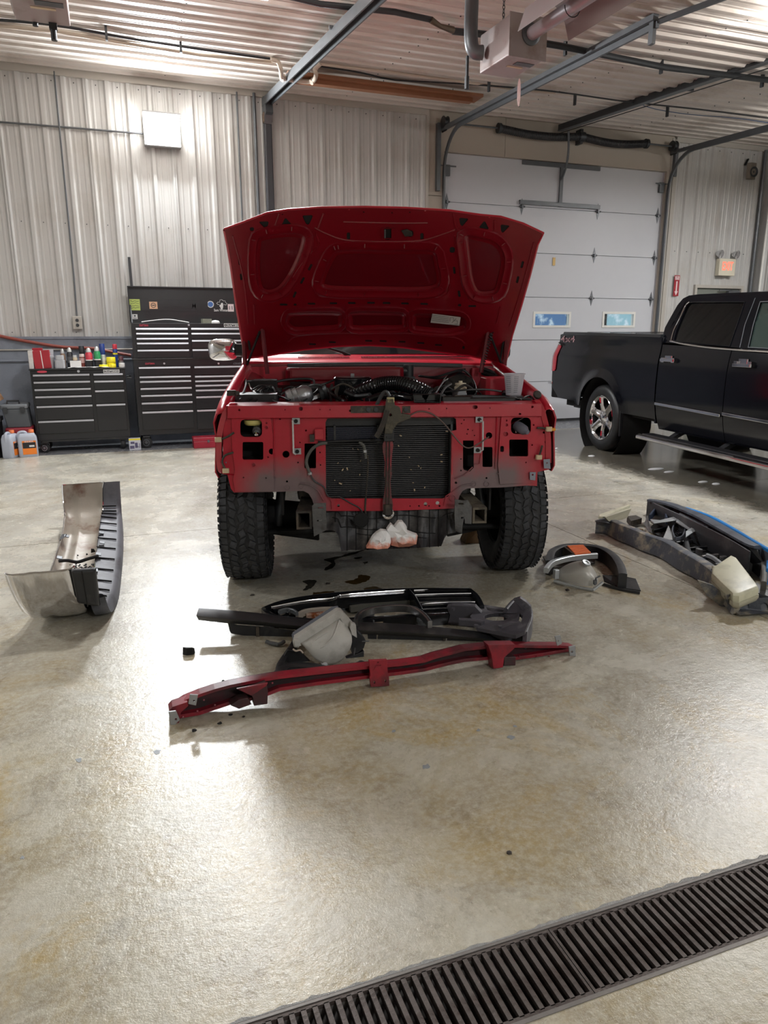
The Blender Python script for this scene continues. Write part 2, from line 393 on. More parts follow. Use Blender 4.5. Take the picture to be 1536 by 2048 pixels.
def wall_panel(parent, x0, x1, z0, z1, y=YW, ph=PH, side='back'):
    pr = ribprof(x0, x1, PIT, ph)
    if side == 'back': P = [[(a, y-q, z) for a, q in pr] for z in (z0, z1)]; th = (0, .0006, 0)
    elif side == 'right': P = [[(y-q, a, z) for a, q in pr] for z in (z0, z1)]; th = (.0006, 0, 0)
    elif side == 'left': P = [[(y+q, a, z) for a, q in pr] for z in (z0, z1)]; th = (-.0006, 0, 0)
    else: P = [[(a, y+q, z) for a, q in pr] for z in (z0, z1)]; th = (0, -.0006, 0)
    obj('wall_panel', MB().grid(P, th), M_PANEL, parent)
DXL, DXR, DTOP = 5.06, 9.29, 4.282
HX0, HX1 = 4.94, 9.36       # header field
wb = struct('wall_back', MB().bb(XL-.2, DXL-.09, YW+.06, YW+.2, -.02, 5.2).bb(DXR+.09, XR+.3, YW+.06, YW+.2, -.02, 5.2).bb(DXL-.09, DXR+.09, YW+.06, YW+.2, DTOP, 5.2), M_TRIM)
ZB = 1.50
def panels(x0, x1, z0, z1):
    x = x0
    edges = [x0]; k = math.floor((x0-PH)/(PIT*4))
    while True:
        k += 1; e = PH+PIT*4*k
        if e >= x1-.05: break
        if e > x0+.05: edges.append(e)
    edges.append(x1)
    for a, c in zip(edges, edges[1:]): wall_panel(wb, a, c+.004, z0, z1)
panels(XL, 4.74, ZB, 4.80); panels(9.50, 10.14, .0, 4.80); panels(10.14, 11.28, 2.41, 4.80); panels(11.28, XR, .0, 4.80)
# concrete stub wall below the panels
b = MB(); b.bb(XL, 4.74, YW-.02, YW+.05, 0, ZB-.005); b.bb(XL, 4.74, YW-.035, YW-.02, ZB-.03, ZB+.004)
obj('painted_stub_wall', b, M_BLUE, wb)
b = MB()
for z in (ZB+.06, 2.98, 4.7):
    k = 0
    xs = [PH+PIT*(i+.5) for i in range(-17, 44)]
    for x in xs:
        if XL < x < 4.7 or 9.5 < x < XR:
            if z < 2.4 and x > 9: continue
            b.cyl((x, YW-.012, z), (x, YW+.002, z), .007, n=6)
obj('panel_screws', b, M_DKST, wb, kind='stuff')
struct('trim_1', MB().bb(XL, 4.76, YW-.05, YW+.02, 4.76, 4.90).bb(9.44, XR, YW-.05, YW+.02, 4.76, 4.90), M_TRIM)
# flat header round the overhead door
b = MB(); b.bb(4.76, 6.10, YW-.012, YW+.05, DTOP+.0, 4.95); b.bb(6.106, 9.42, YW-.012, YW+.05, DTOP+.0, 4.95)
b.bb(4.76, DXL-.02, YW-.012, YW+.05, 0, DTOP-.65); b.bb(4.76, DXL-.02, YW-.012, YW+.05, DTOP-.642, DTOP)
b.bb(DXR+.02, 9.42, YW-.012, YW+.05, 0, DTOP)
obj('header_panel', b, M_HEADER, wb)
struct('trim_2', MB().bb(4.72, 4.77, YW-.045, YW+.01, 0, 4.80).bb(9.42, 9.50, YW-.045, YW+.01, 0, 4.80), M_TRIM)
struct('trim_3', MB().bb(9.37, 9.42, YW-.03, YW+.01, 0, 4.82), M_TRIM)
# right, left, rear walls
wr = struct('wall_right', MB().bb(XR+.06, XR+.2, YB, YW+.2, -.02, 5.2), M_TRIM)
wl = struct('wall_left', MB().bb(XL-.2, XL-.06, YB, YW+.2, -.02, 5.2), M_TRIM)
wf = struct('wall_front', MB().bb(XL-.2, XR+.2, YB-.2, YB-.06, -.02, 5.2), M_TRIM)
y = YB
while y < YW:
    y1 = min(y+PIT*4, YW)
    wall_panel(wr, y, y1, 0, 5.0, XR, 0, 'right'); wall_panel(wl, y, y1, 0, 5.0, XL, 0, 'left'); y = y1
x = XL
while x < XR:
    x1 = min(x+PIT*4, XR); wall_panel(wf, x, x1, 0, 5.0, YB, PH, 'front'); x = x1
# ceiling: sheets with ribs along the wall, end laps at two seams
cl = struct('ceiling', MB().hexa([(XL-.2, YB-.2, zc(YB)+.12), (XR+.2, YB-.2, zc(YB)+.12), (XR+.2, YW+.2, zc(YW+.2)+.12), (XL-.2, YW+.2, zc(YW+.2)+.12),
                                   (XL-.2, YB-.2, 5.6), (XR+.2, YB-.2, 5.6), (XR+.2, YW+.2, 5.6), (XL-.2, YW+.2, 5.6)]), M_TRIM)
CPIT = .2668
xs = [XL, .86, 5.86, XR]
for s in range(3):
    y = YW
    while y > YB:
        y0 = max(y-CPIT*4, YB); pr = ribprof(y0, y, CPIT, YW-.1, .026)
        z = -.004*(s % 2); ext = .06 if s < 2 else 0
        P = [[(xx, a, zc(a)-q+z) for a, q in pr] for xx in (xs[s], xs[s+1]+ext)]
        obj('ceiling_panel', MB().grid(P, (0, 0, .0007)), M_CEIL, cl); y = y0
b = MB()
for s in (.9, 5.9, 3.4, 8.3, -1.6):
    for k in range(44):
        yy = YW-.1-CPIT*(k+.5)
        if yy > YB: b.cyl((s, yy, zc(yy)-.012), (s, yy, zc(yy)+.003), .007, n=6)
obj('ceiling_screws', b, M_DKST, cl, kind='stuff')
# ---------------------------------------------------------------- overhead door (door_1)
d1 = struct('door_1', MB().bb(DXL-.09, DXL-.001, YW+.04, YW+.11, 0, DTOP).bb(DXR+.001, DXR+.09, YW+.04, YW+.11, 0, DTOP).bb(DXL-.09, DXR+.09, YW+.092, YW+.11, DTOP-.05, DTOP), M_DOOR) 
NS = 6; SH = DTOP/NS; YD = YW+.045
wins = [(1068, 627, 1139, 652), (1206, 627, 1268, 652)]
M_GLASS = mat('window_glass', (.9, .95, .96), .02, 0, 0, trans=1.0, ior=1.45)
for i in range(NS):
    z0, z1 = i*SH+.004, (i+1)*SH-.004
    b = MB(); holes = []
    if i == 2:
        cen = [5.9+.02, 7.27, 8.53]   # three lites, outer left one is hidden by the hood
        for c in (5.55, 7.09, 8.50): holes.append([(c-.30, 1.915), (c+.30, 1.915), (c+.30, 2.105-.02), (c-.30, 2.105-.02)])
    outer = [(DXL, z0), (DXR, z0), (DXR, z1), (DXL, z1)]
    if i == 2:
        holes = []
        for (u0, v0, u1, v1) in wins:
            a = FY(u0, v1, YD); c = FY(u1, v0, YD); holes.append([(a.x, a.z), (c.x, a.z), (c.x, c.z), (a.x, c.z)])
        a = holes[0]; dx = holes[1][0][0]-holes[0][0][0]; holes.append([(p[0]-dx, p[1]) for p in a])
    b.plate(outer, holes, lambda x, z: (x, YD, z), (0, .045, 0)); b.bb(DXL, DXR, YD+.025, YD+.04, z1-.001, z1+.010)
    sec = obj('door_section', b, M_DOOR, d1, bevel=.004)
    b = MB()
    for h in holes:
        x0, x1, zz0, zz1 = h[0][0], h[1][0], h[0][1], h[2][1]; t = .028
        b.plate([(x0-t, zz0-t), (x1+t, zz0-t), (x1+t, zz1+t), (x0-t, zz1+t)], [[(x0+.012, zz0+.012), (x1-.012, zz0+.012), (x1-.012, zz1-.012), (x0+.012, zz1-.012)]], lambda x, z: (x, YD-.012, z), (0, .07, 0))
        gl = MB().bb(x0, x1, YD+.01, YD+.014, zz0, zz1); obj('pane', gl, M_GLASS, sec)
    if holes: obj('window_frame', b, M_WHITE, sec)
# outside view behind the lites: snowy lot
go = struct('ground_outside', MB().bb(-2, 18, YW+.3, 40, -.25, -.15), mat('snowy_lot', C(205, 215, 222), .8, 0, .2, .6, dirt=C(140, 160, 170), dscale=.4))
for k, (u, w, h, col, lab) in enumerate([(1092, 5.4, 2.72, C(78, 116, 160), 'blue metal shed outside, seen through the left window of the overhead door'), (1243, 5.0, 2.62, C(150, 186, 194), 'pale teal shed outside, seen through the right window of the overhead door')]):
    x = FY(u, 640, 24.0).x
    o = obj('outbuilding', MB().prism([(x-w/2, 24, -.15), (x+w/2, 24, -.15), (x+w/2, 24, h-.35), (x+w*.1, 24, h+.08), (x-w/2, 24, h-.2)], (0, 3, 0)), mat('shed_%s' % ('blue', 'teal')[k], col, .6, dirt=C(220, 226, 230), dscale=1.5, dlo=.5, dhi=.6), label=lab, cat='shed')
    obj('snowy_roof', MB().prism([(x+w/2+.1, 23.8, h-.36), (x+w*.1, 23.8, h+.09), (x-w/2-.1, 23.8, h-.2), (x-w/2-.1, 23.8, h-.12), (x+w*.1, 23.8, h+.17), (x+w/2+.1, 23.8, h-.28)], (0, 3.4, 0)), M_WHITE, o)
# hinges, struts, rollers on the door
def hinge(x, z):
    b = MB(); b.prism([(x-.035, YD-.006, z), (x, YD-.006, z-.13), (x+.035, YD-.006, z), (x, YD-.006, z+.13)], (0, .005, 0))
    b.cyl((x-.05, YD-.014, z), (x+.05, YD-.014, z), .014, n=8); b.box((x, YD-.02, z), (.03, .03, .05)); return b
M_HINGE = mat('zinc_hinge', C(108, 110, 114), .45, .6)
for z in [SH*k for k in range(1, 6)]:
    for x in (DXL+.06, 6.48 if z > 3.3 else 7.95, 7.97 if z > 3.3 else 6.0, DXR-.06):
        obj('hinge', hinge(x, z), M_HINGE, d1)
b = MB()
for x, s in ((DXL+.05, -1), (DXR-.05, 1)):
    b.box((x-.0*s, YD-.02, DTOP-.26), (.09, .05, .16)); b.cyl((x-.14*s, YD-.05, DTOP-.20), (x+.14*s, YD-.05, DTOP-.20), .011, n=8)
obj('roller_bracket', b, M_GALV, d1)
b = MB(); b.bb(6.45, 7.95, YD-.03, YD-.004, DTOP-.075, DTOP-.01); obj('top_strut', b, M_GALV, d1)
b = MB(); b.bb(7.17, 7.23, YD-.035, YD-.004, 3.60, DTOP-.07); obj('centre_strut', b, M_GALV, d1)
b = MB(); b.bb(6.42, 7.98, YD-.05, YD-.03, 3.60, 3.665); b.bb(6.42, 7.98, YD-.05, YD-.004, 3.655, 3.665); obj('lower_strut', b, M_GALV, d1)
p = FY(1108, 523, YD-.01); obj('yellow_tag', MB().box(p, (.05, .006, .13)), mat('amber_tag', C(214, 178, 110), .5), d1)
obj('astragal', MB().bb(DXL, DXR, YD-.01, YD+.05, -.002, .045), M_RUB, d1)
# ---- door tracks (setting of the door but liftable: their own thing)
def track(x, side, y_end, z_end, label):
    r = empty('door_track', (x, YW-.03, 0), 0, label, 'door track')
    R = .55; zt = 4.52; ya = YW-.06
    pts = [V((x, ya, .0)), V((x, ya, zt-R))]
    for k in range(1, 9):
        a = PI/2*k/8; pts.append(V((x, ya-R*(1-math.cos(a)), zt-R+R*math.sin(a))))
    pts.append(V((x, y_end, z_end)))
    def sweep(w, d, off):
        rings = []
        for i, p in enumerate(pts):
            t = (pts[min(i+1, len(pts)-1)]-pts[max(i-1, 0)]).normalized(); n = V((0, t.z, -t.y)) # outward normal toward room/down
            n = t.cross(V((1, 0, 0)))
            rings.append([p+V((-w/2, 0, 0))-n*d/2, p+V((w/2, 0, 0))-n*d/2, p+V((w/2, 0, 0))+n*d/2, p+V((-w/2, 0, 0))+n*d/2])
        return MB().rings(rings)
    obj('rail', sweep(.028, .055, 0), M_GALV, r)
    b = MB(); s = side
    b.bb(x-.10*s-.03, x-.10*s+.03, YW-.09, YW-.015, 3.70 if s > 0 else 4.2, 4.66); obj('angle_bracket', b, M_GALV, r)
    # straight horizontal angle from header to the end
    a, c = V((x-.03*s, YW-.05, 4.585)), V((x-.03*s, y_end, z_end+.06)); t = (c-a).normalized(); n = t.cross(V((1, 0, 0)))
    b = MB(); b.rings([[q+V((-.03, 0, 0))-n*.025, q+V((.03, 0, 0))-n*.025, q+V((.03, 0, 0))+n*.025, q+V((-.03, 0, 0))+n*.025] for q in (a, c)]); obj('angle_iron', b, M_GALV, r)
    b = MB(); b.lathe((x-.0*s-.03, YW-.14, 4.66), (1, 0, 0), [(.03, -.04), (.085, -.04), (.085, -.03), (.07, -.02), (.07, .02), (.085, .03), (.085, .04), (.03, .04)], 20)
    b.box((x-.02*s, YW-.10, 4.63), (.012, .16, .18)); obj('cable_drum', b, M_DKST, r, smooth=True)
    return r
T1 = track(DXL-.04, 1, 6.30, 4.33, 'left curved galvanised track of the overhead door, beside the red hood')
b = MB(); e = FX(1304, 95, DXL-.04); t1 = V((DXL-.04, e.y, 4.22)); b.bb(t1.x-.03, t1.x+.01, t1.y-.03, t1.y+.03, 4.2-.02, zc(t1.y)); obj('hanger', b, M_GALV, T1)
b = MB(); a = V((t1.x, t1.y, 4.36)); c = V((t1.x+.02, t1.y-.75, 4.36+.25)); b.prism([a+V((-.02, 0, -.02)), a+V((.02, 0, -.02)), a+V((.02, 0, .02)), a+V((-.02, 0, .02))], V((.25, -.9, -.02))); obj('brace', b, M_GALV, T1)
track(DXR+.04, -1, 3.0, 4.20, 'right curved galvanised track of the overhead door, above the pickup')
# torsion shaft with springs
ts = empty('torsion_spring_shaft', (7.2, YW-.14, 4.66), 0, 'black torsion spring shaft hanging above the closed white door', 'door spring')
zs = 4.655
obj('shaft', MB().cyl((DXL-.08, YW-.14, zs), (DXR+.06, YW-.14, zs), .014, n=10), M_GALV, ts, smooth=True)
for x0, x1, z0, z1 in ((5.92, 7.40, 4.66, 4.665), (7.46, 8.72, 4.665, 4.66)):
    pr = []; n = 46
    for k in range(n*2+1): pr.append((.062 if k % 2 else .055, (x1-x0)*k/(n*2)))
    b = MB(); st = len(b.v); b.lathe((x0, YW-.14, zs), (1, 0, 0), pr, 16)
    for i in range(len(b.v)):
        t = (b.v[i].x-5.92)/2.8; b.v[i].z -= .05*math.sin(PI*(b.v[i].x-x0)/(x1-x0))
    obj('spring', b, M_BLK, ts, smooth=True)
    b = MB(); b.lathe((x0-.01, YW-.14, zs), (1, 0, 0), [(.02, -.02), (.075, -.02), (.075, .03), (.02, .03)], 16); b.lathe((x1+.01, YW-.14, zs), (1, 0, 0), [(.02, -.03), (.075, -.03), (.075, .02), (.02, .02)], 16); obj('spring_cone', b, M_DKST, ts, smooth=True, kind='stuff')
obj('centre_bearing_plate', MB().box((7.43, YW-.08, 4.66), (.05, .15, .22)), M_DKST, ts)
# opener rail
p0, p1 = V((6.98, 10.95, 4.70)), None
orl = empty('opener_rail', (7.1, 8, 4.6), 0, 'dark steel door opener rail running along the ceiling to the overhead door', 'door opener')
a = FY(1120, 256, 10.95); c = FX(1536, 116, a.x+.13); dirv = (c-a).normalized(); c = c+dirv*1.6
n = dirv.cross(V((0, 0, 1))).normalized(); up = n.cross(dirv)
b = MB(); b.rings([[q-n*.035-up*.045, q+n*.035-up*.045, q+n*.035+up*.045, q-n*.035+up*.045] for q in (a, c)]); obj('rail', b, M_DKST, orl)
b = MB(); b.rings([[q-n*.045-up*.05, q+n*.045-up*.05, q+n*.045-up*.042, q-n*.045-up*.042] for q in (a, c)]); obj('rail_flange', b, M_GALV, orl)
obj('chain', MB().tube([a+n*.1-up*.11, c+n*.12-up*.16], .006, 6), M_DARK, orl)
arm = spl([FY(1137, 262, 10.9), FY(1137, 300, 10.98), FY(1133, 330, 11.02), FY(1126, 352, YD-.08), FY(1122, 360, YD-.05)], 5)
obj('door_arm', MB().tube(arm, .018, 8), M_GALV, orl, smooth=True)
b = MB(); q = a+dirv*2.6; b.bb(q.x-.03, q.x+.0, q.y-.02, q.y+.02, q.z, zc(q.y)); b.bb(q.x-.03, q.x+.22, q.y-.02, q.y+.02, zc(q.y)-.05, zc(q.y)-.026); obj('hanger', b, M_DKST, orl)
# ---------------------------------------------------------------- personnel door, sign, exit light, horn
d2 = struct('door_2', MB().bb(10.20, 11.22, YW+.0, YW+.04, .01, 2.35), mat('grey_green_door', C(116, 120, 112), .5))
b = MB(); b.plate([(10.14, 0), (11.29, 0), (11.29, 2.41), (10.14, 2.41)], [[(10.19, .001), (11.235, .001), (11.235, 2.355), (10.19, 2.355)]], lambda x, z: (x, YW-.05, z), (0, .09, 0))
obj('casing', b, M_TRIM, d2); obj('door_closer', MB().box((11.05, YW-.04, 2.29), (.26, .06, .06)).box((10.85, YW-.06, 2.32), (.3, .02, .02)), M_GALV, d2)
sg = empty('fire_extinguisher_sign', (9.70, YW-.035, 2.22), 0, 'narrow red and white arrow sign on the wall right of the overhead door', 'sign')
P = lambda u, v: FY(u, v, YW-.04)
obj('plate', MB().bb(9.655, 9.775, YW-.040, YW-.036, 2.20, 2.565), mat('sign_red', C(150, 26, 40), .4), sg)
b = MB(); b.bb(9.668, 9.762, YW-.042, YW-.0405, 2.485, 2.55)
b.plate([(9.700, 2.46), (9.730, 2.46), (9.730, 2.285), (9.755, 2.285), (9.715, 2.21), (9.675, 2.285), (9.700, 2.285)], [], lambda x, z: (x, YW-.042, z), (0, .001, 0))
obj('arrow', b, mat('sign_white', C(225, 205, 205), .4), sg)
t = textmb('FIRE', .022, facing((9.715, YW-.0425, 2.532), (1, 0, 0)), bold=True); t2 = textmb('EXTINGUISHER', .014, facing((9.715, YW-.0425, 2.503), (1, 0, 0)), w=.086)
t.add(t2.v, t2.f); obj('lettering', t, MATS['sign_red'], sg)
ex = empty('exit_sign', (10.74, YW-.05, 2.57), 0, 'cream emergency exit sign with two round lamp heads and glowing red letters', 'exit sign')
obj('housing', MB().bb(10.575, 10.955, YW-.13, YW-.03, 2.575, 2.875), mat('cream_plastic', C(214, 208, 188), .45), ex, bevel=.01)
M_EXITR = mat('exit_red_glow', C(255, 110, 90), .4, emit=(1, .12, .07), estr=1.6)
tx = textmb('EXIT', .15, facing((10.77, YW-.1305, 2.745), (1, 0, 0)), bold=True, w=.25); obj('exit_letters', tx, M_EXITR, ex)
for x in (10.60, 10.98):
    h = MB(); h.lathe((x, YW-.12, 2.95), (.2, -1, -.25), [(.02, -.10), (.05, -.08), (.072, -.02), (.075, .0), (.066, .0), (.0, -.02)], 20, cap=False); h.cyl((x, YW-.1, 2.86), (x, YW-.1, 2.93), .012)
    hd = obj('lamp_head', h, M_CHROME, ex, smooth=True)
hn = empty('alarm_horn', (11.12, YW-.03, 4.40), 0, 'beige wall speaker horn high in the right corner', 'horn')
obj('body', MB().cbox((11.13, YW-.08, 4.40), (.22, .10, .27), .05), mat('dusty_beige', C(112, 102, 90), .6), hn, bevel=.01)
obj('cone', MB().lathe((11.14, YW-.13, 4.38), (0, -1, 0), [(.085, 0), (.09, .012), (.065, .012), (.04, -.015), (.02, -.02), (.018, .0), (.0, .004)], 20, cap=False), M_DKST, hn, smooth=True)
hb = MB(); hb.box((11.02, YW-.06, 4.55), (.02, .04, .12), Matrix.Rotation(.5, 3, 'Y')); obj('bracket', hb, M_DARK, hn)
# corner pipes on the right
def pipe(name, pts, r, m, label, cat, group=None, k=1, n=10):
    pts = [V(p) for p in pts]
    if k > 1: pts = spl(pts, k)
    return obj(name, MB().tube(pts, r, n), m, smooth=True, label=label, cat=cat, group=group)
pipe('steel_conduit', [(11.44, YW-.06, 0), (11.44, YW-.06, 4.78)], .03, M_GALV, 'grey steel pipe standing in the far right corner', 'pipe')
pipe('steel_pipe', [FX(1536, 440, XR-.08)+V((0, 0, .4)), V((XR-.08, FX(1520, 560, XR-.08).y, 1.2))], .022, M_WHITE, 'white vertical pipe at the right edge of the photo', 'pipe')
# ---------------------------------------------------------------- wall conduits, outlet, air line, hose
cn = empty('conduit_run', (-.47, YW-.05, 1.7), 0, 'thin grey conduit dropping from the ceiling to the wall outlet', 'conduit')
obj('conduit', MB().tube([(-.455, YW-.045, 4.80), (-.462, YW-.045, 2.3), (-.475, YW-.045, 1.76)], .011, 8), M_GALV, cn, smooth=True)
ot = MB().bb(-.535, -.415, YW-.085, YW-.03, 1.60, 1.775); obj('outlet_box', ot, M_TRIM, cn, bevel=.006)
obj('receptacle', MB().cyl((-.475, YW-.095, 1.72), (-.475, YW-.084, 1.72), .022, n=14).cyl((-.475, YW-.095, 1.655), (-.475, YW-.084, 1.655), .022, n=14), M_DKST, cn)
pipe('conduit', [FY(0, 244, YW-.04)+V((-1.8, 0, .0)), FY(0, 244, YW-.04), FY(150, 256, YW-.04), FY(293, 268, YW-.04)], .012, M_GALV, 'horizontal grey conduit feeding the wall light', 'conduit')
pipe('roof_conduit', [(2.10, YW-.05, 1.2), (2.10, YW-.05, 4.80)], .022, M_GALV, 'thin vertical conduit left of the dark downpipe', 'conduit')
pipe('conduit', [(1.86, YW-.05, 1.5), (1.86, YW-.05, 4.79)], .012, M_GALV, 'thin conduit on the wall between lamp and downpipe', 'conduit')
pipe('conduit', [(4.5, YW-.05, 1.5), (4.5, YW-.05, 1.6)], .012, M_GALV, 'stub of conduit low on the wall behind the red truck', 'conduit')
dp = empty('downpipe', (2.30, YW-.08, 0), 0, 'dark square downpipe running up the back wall behind the hood', 'downpipe')
obj('pipe', MB().bb(2.215, 2.325, YW-.13, YW-.03, 0, 4.42), mat('charcoal_pipe', C(52, 52, 56), .45), dp, bevel=.02)
obj('collar', MB().bb(2.205, 2.335, YW-.14, YW-.028, 4.42, 4.56), mat('dusty_brown', C(92, 76, 64), .8), dp, bevel=.02)
obj('clamp', MB().bb(2.09, 2.345, YW-.14, YW-.027, 3.05, 3.08), M_GALV, dp)
for i, (v0, r) in enumerate(((700, .010), (722, .017))):
    z = FY(0, v0, YW-.05).z
    pipe('air_pipe', [(XL, YW-.055, z), (4.6, YW-.055, z)], r, (M_TRIM, M_BLUE)[i], ('thin white air line along the blue wall', 'grey pipe under the white air line on the blue wall')[i], 'pipe')
hp = [FY(-60, 655, YW-.06), FY(0, 672, YW-.07), FY(60, 684, YW-.09), FY(125, 694, YW-.09), FY(185, 697, YW-.10), FY(220, 703, YW-.1), FY(262, 711, YW-.1)]
pipe('air_hose', hp, .021, M_ORNG, 'thick red hose sagging along the blue wall behind the cabinet', 'hose', k=6)
mb_ = [FY(258, 514, YW-.05), FY(264, 577, YW-.04)]
obj('magnetic_bar', MB().prism([mb_[0]+V((-.018, 0, 0)), mb_[0]+V((.018, 0, 0)), mb_[1]+V((.018, 0, -.2)), mb_[1]+V((-.018, 0, -.2))], (0, .02, 0)), M_DKST, label='dark steel strip leaning on the wall above the tool chest', cat='bar')
# ---------------------------------------------------------------- wall pack light
wp = empty('wall_light', (.83, YW-.03, 4.0), 0, 'glowing square white LED light high on the back wall', 'wall light')
c0 = FY(325, 259, YW-.14)
obj('housing', MB().bb(c0.x-.245, c0.x+.235, YW-.12, YW-.03, c0.z-.21, c0.z+.19), mat('lamp_grey', C(150, 150, 150), .5), wp, bevel=.012)
M_LED = mat('led_panel', (1, 1, 1), .4, emit=(1, .99, .97), estr=60)
zc_ = c0.z
obj('diffuser', MB().hexa([(c0.x-.235, YW-.125, zc_-.19), (c0.x+.225, YW-.125, zc_-.19), (c0.x+.225, YW-.121, zc_-.19), (c0.x-.235, YW-.121, zc_-.19), (c0.x-.235, YW-.24, zc_+.17), (c0.x+.225, YW-.24, zc_+.17), (c0.x+.225, YW-.121, zc_+.17), (c0.x-.235, YW-.121, zc_+.17)]), M_LED, wp)
obj('hood_cap', MB().bb(c0.x-.245, c0.x+.235, YW-.25, YW-.12, zc_+.17, zc_+.19), MATS['lamp_grey'], wp)
area_lamp('wall_lamp_light', (c0.x-.005, YW-.194, c0.z-.012), (math.radians(-72), 0, 0), .45, .36, LAMPW, (.93, .97, 1))
M_LED2 = mat('bay_panel', (1, 1, 1), .4, emit=(1, .98, .95), estr=14)
for k, (kd, p, w) in enumerate(LAMPS):
    h = empty('bay_or_fill_light', p, 0, ['white LED bay light above the red truck', 'white LED bay light above the gap right of the truck', 'added fill light near the left wall, out of view', 'added fill light behind the photographer on the left', 'added fill light behind the photographer on the right', 'added light out of view by the black pickup, brightening the overhead door'][k], 'ceiling light')
    x, y, z = p
    obj('housing', MB().bb(x-.30, x+.30, y-.22, y+.22, z, z+.07), M_WHITE, h, bevel=.01)
    obj('diffuser', MB().bb(x-.27, x+.27, y-.19, y+.19, z-.012, z-.001), M_LED2, h)
    b = MB()
    for sx in (-.25, .25): b.cyl((x+sx, y, z+.07), (x+sx, y, zc(y)-.02), .005, n=6)
    obj('hanging_wire', b, M_GALV, h)
    area_lamp('bay_or_fill_lamp', (x, y, z-.03), (0, 0, 0), .52, .36, w, (.97, .985, 1))
    area_lamp('ceiling_fill_lamp', (x, y, z+.085), (PI, 0, 0), .5, .3, w*UPF[k], (1, .97, .94))  # added upward lamp above each housing to brighten the ceiling
# ---------------------------------------------------------------- ceiling furniture
# steel channel beam
bx = 2.27; bm1 = empty('ceiling_beam', (bx, 9, 4.7), 0, 'grey perforated steel channel running along the ceiling above the red truck', 'beam')
a, c = V((bx, YW-.02, 4.70)), V((bx, 1.5, 4.70-(YW-1.5)*.098))
t = (c-a).normalized(); up = V((1, 0, 0)).cross(t); up = up if up.z > 0 else -up
b = MB(); s = lambda q, dx, dz: q+V((dx, 0, 0))+up*dz
b.rings([[s(q, -.055, .05), s(q, .055, .05), s(q, .055, -.05), s(q, .04, -.05), s(q, .04, .035), s(q, -.04, .035), s(q, -.04, -.05), s(q, -.055, -.05)] for q in (a, c)])
obj('channel', b, M_GALV, bm1)
obj('bracket', MB().prism([(bx-.05, YW-.03, 4.78), (bx-.05, YW-.20, 4.72), (bx-.05, YW-.26, 4.52), (bx-.05, YW-.2, 4.5), (bx-.05, YW-.14, 4.4), (bx-.05, YW-.03, 4.38)], (.1, 0, 0)), M_GALV, bm1)
obj('clamp', MB().box(FX(674, 52, bx)+V((0, 0, -.02)), (.16, .03, .03)).cyl(FX(674, 52, bx)+V((.08, 0, -.07)), FX(674, 52, bx)+V((.08, 0, .02)), .012), M_GALV, bm1)
# conduits under the ceiling, located from two photo points on a plane just below the ceiling
def onceil(u, v, dz=.06):
    # ceiling plane: z - SL*y = 4.87 - SL*YW
    n = V((0, -SL, 1)); return cut(u, v, n, 4.87-SL*YW-dz)
def cpipe(name, pts, dz, r, m, label, cat, k=1): return pipe(name, [onceil(u, v, dz) for u, v in pts], r, m, label, cat, k=k)
cpipe('black_cable', [(-80, 34), (0, 40), (110, 50), (260, 77), (400, 98), (540, 117)], .05, .014, M_BLK, 'black cable clipped to the ceiling from the left edge to the pipe trap', 'cable', 4)
cpipe('conduit', [(-80, 46), (0, 52), (110, 62), (260, 88), (400, 110), (545, 124)], .04, .018, M_PVC, 'cream conduit beside the black ceiling cable', 'conduit')
cpipe('gas_pipe', [(560, -12), (640, 8), (790, 24), (865, 40)], .08, .026, M_DKST, 'dark gas pipe on the ceiling left of the tube heater', 'pipe')
cpipe('gas_pipe', [(905, 62), (1000, 72), (1120, 92), (1330, 135), (1536, 160), (1700, 181)], .08, .032, M_DKST, 'long dark gas pipe across the ceiling right of the tube heater', 'pipe')
cpipe('conduit', [(640, 128), (768, 142), (900, 160), (1040, 180), (1110, 186)], .05, .016, M_PVC, 'cream conduit on the ceiling behind the tube heater', 'conduit')
cpipe('black_cable', [(640, 133), (720, 145), (790, 160), (930, 168), (1100, 182), (1250, 203), (1400, 219), (1536, 236), (1680, 256)], .06, .010, M_BLK, 'thin black cable crossing the ceiling toward the right wall', 'cable', 3)
cpipe('blue_cable', [(1270, 204), (1310, 218), (1380, 229), (1470, 236), (1540, 246)], .06, .005, mat('blue_cable', C(50, 80, 120), .5), 'thin blue cable beside the black ceiling cable at the right', 'cable', 3)
for k, (u, v) in enumerate([(212, 62), (361, 88), (1131, 92), (1323, 130), (1525, 158), (978, 168), (1150, 196), (1335, 220)]):
    q = onceil(u, v, .05); pl_ = ['at the far left', 'above the wall light', 'right of the heater box', 'above the middle of the overhead door', 'nearest the right edge of the photo', 'behind the hanging tag', 'left of the opener rail', 'between opener rail and right wall'][k]
    obj('pipe_hanger', MB().bb(q.x-.012, q.x+.012, q.y-.02, q.y+.02, q.z-.09, q.z+.06), M_DKST, label='small dark clip holding a pipe to the ceiling '+pl_, cat='clip')
# pvc trap
pv = empty('drain_trap', onceil(600, 150, .15), 0, 'cream plastic pipe offset dipping under the steel ceiling channel', 'pipe')
z = .10
pts = [onceil(543, 119, .04), onceil(556, 124, .06), onceil(562, 140, .14), onceil(566, 156, .18), onceil(600, 162, .18), onceil(625, 162, .18), onceil(632, 150, .16), onceil(630, 138, .10), onceil(641, 127, .05)]
obj('pipe', MB().tube(spl(pts, 5), .027, 12), M_PVC, pv, smooth=True)
b = MB()
for i in (3, 5): b.lathe(pts[i], (0.7, .2, .7), [(.02, -.03), (.034, -.03), (.034, .03), (.02, .03)], 14)
obj('elbow', b, M_PVC, pv, smooth=True)
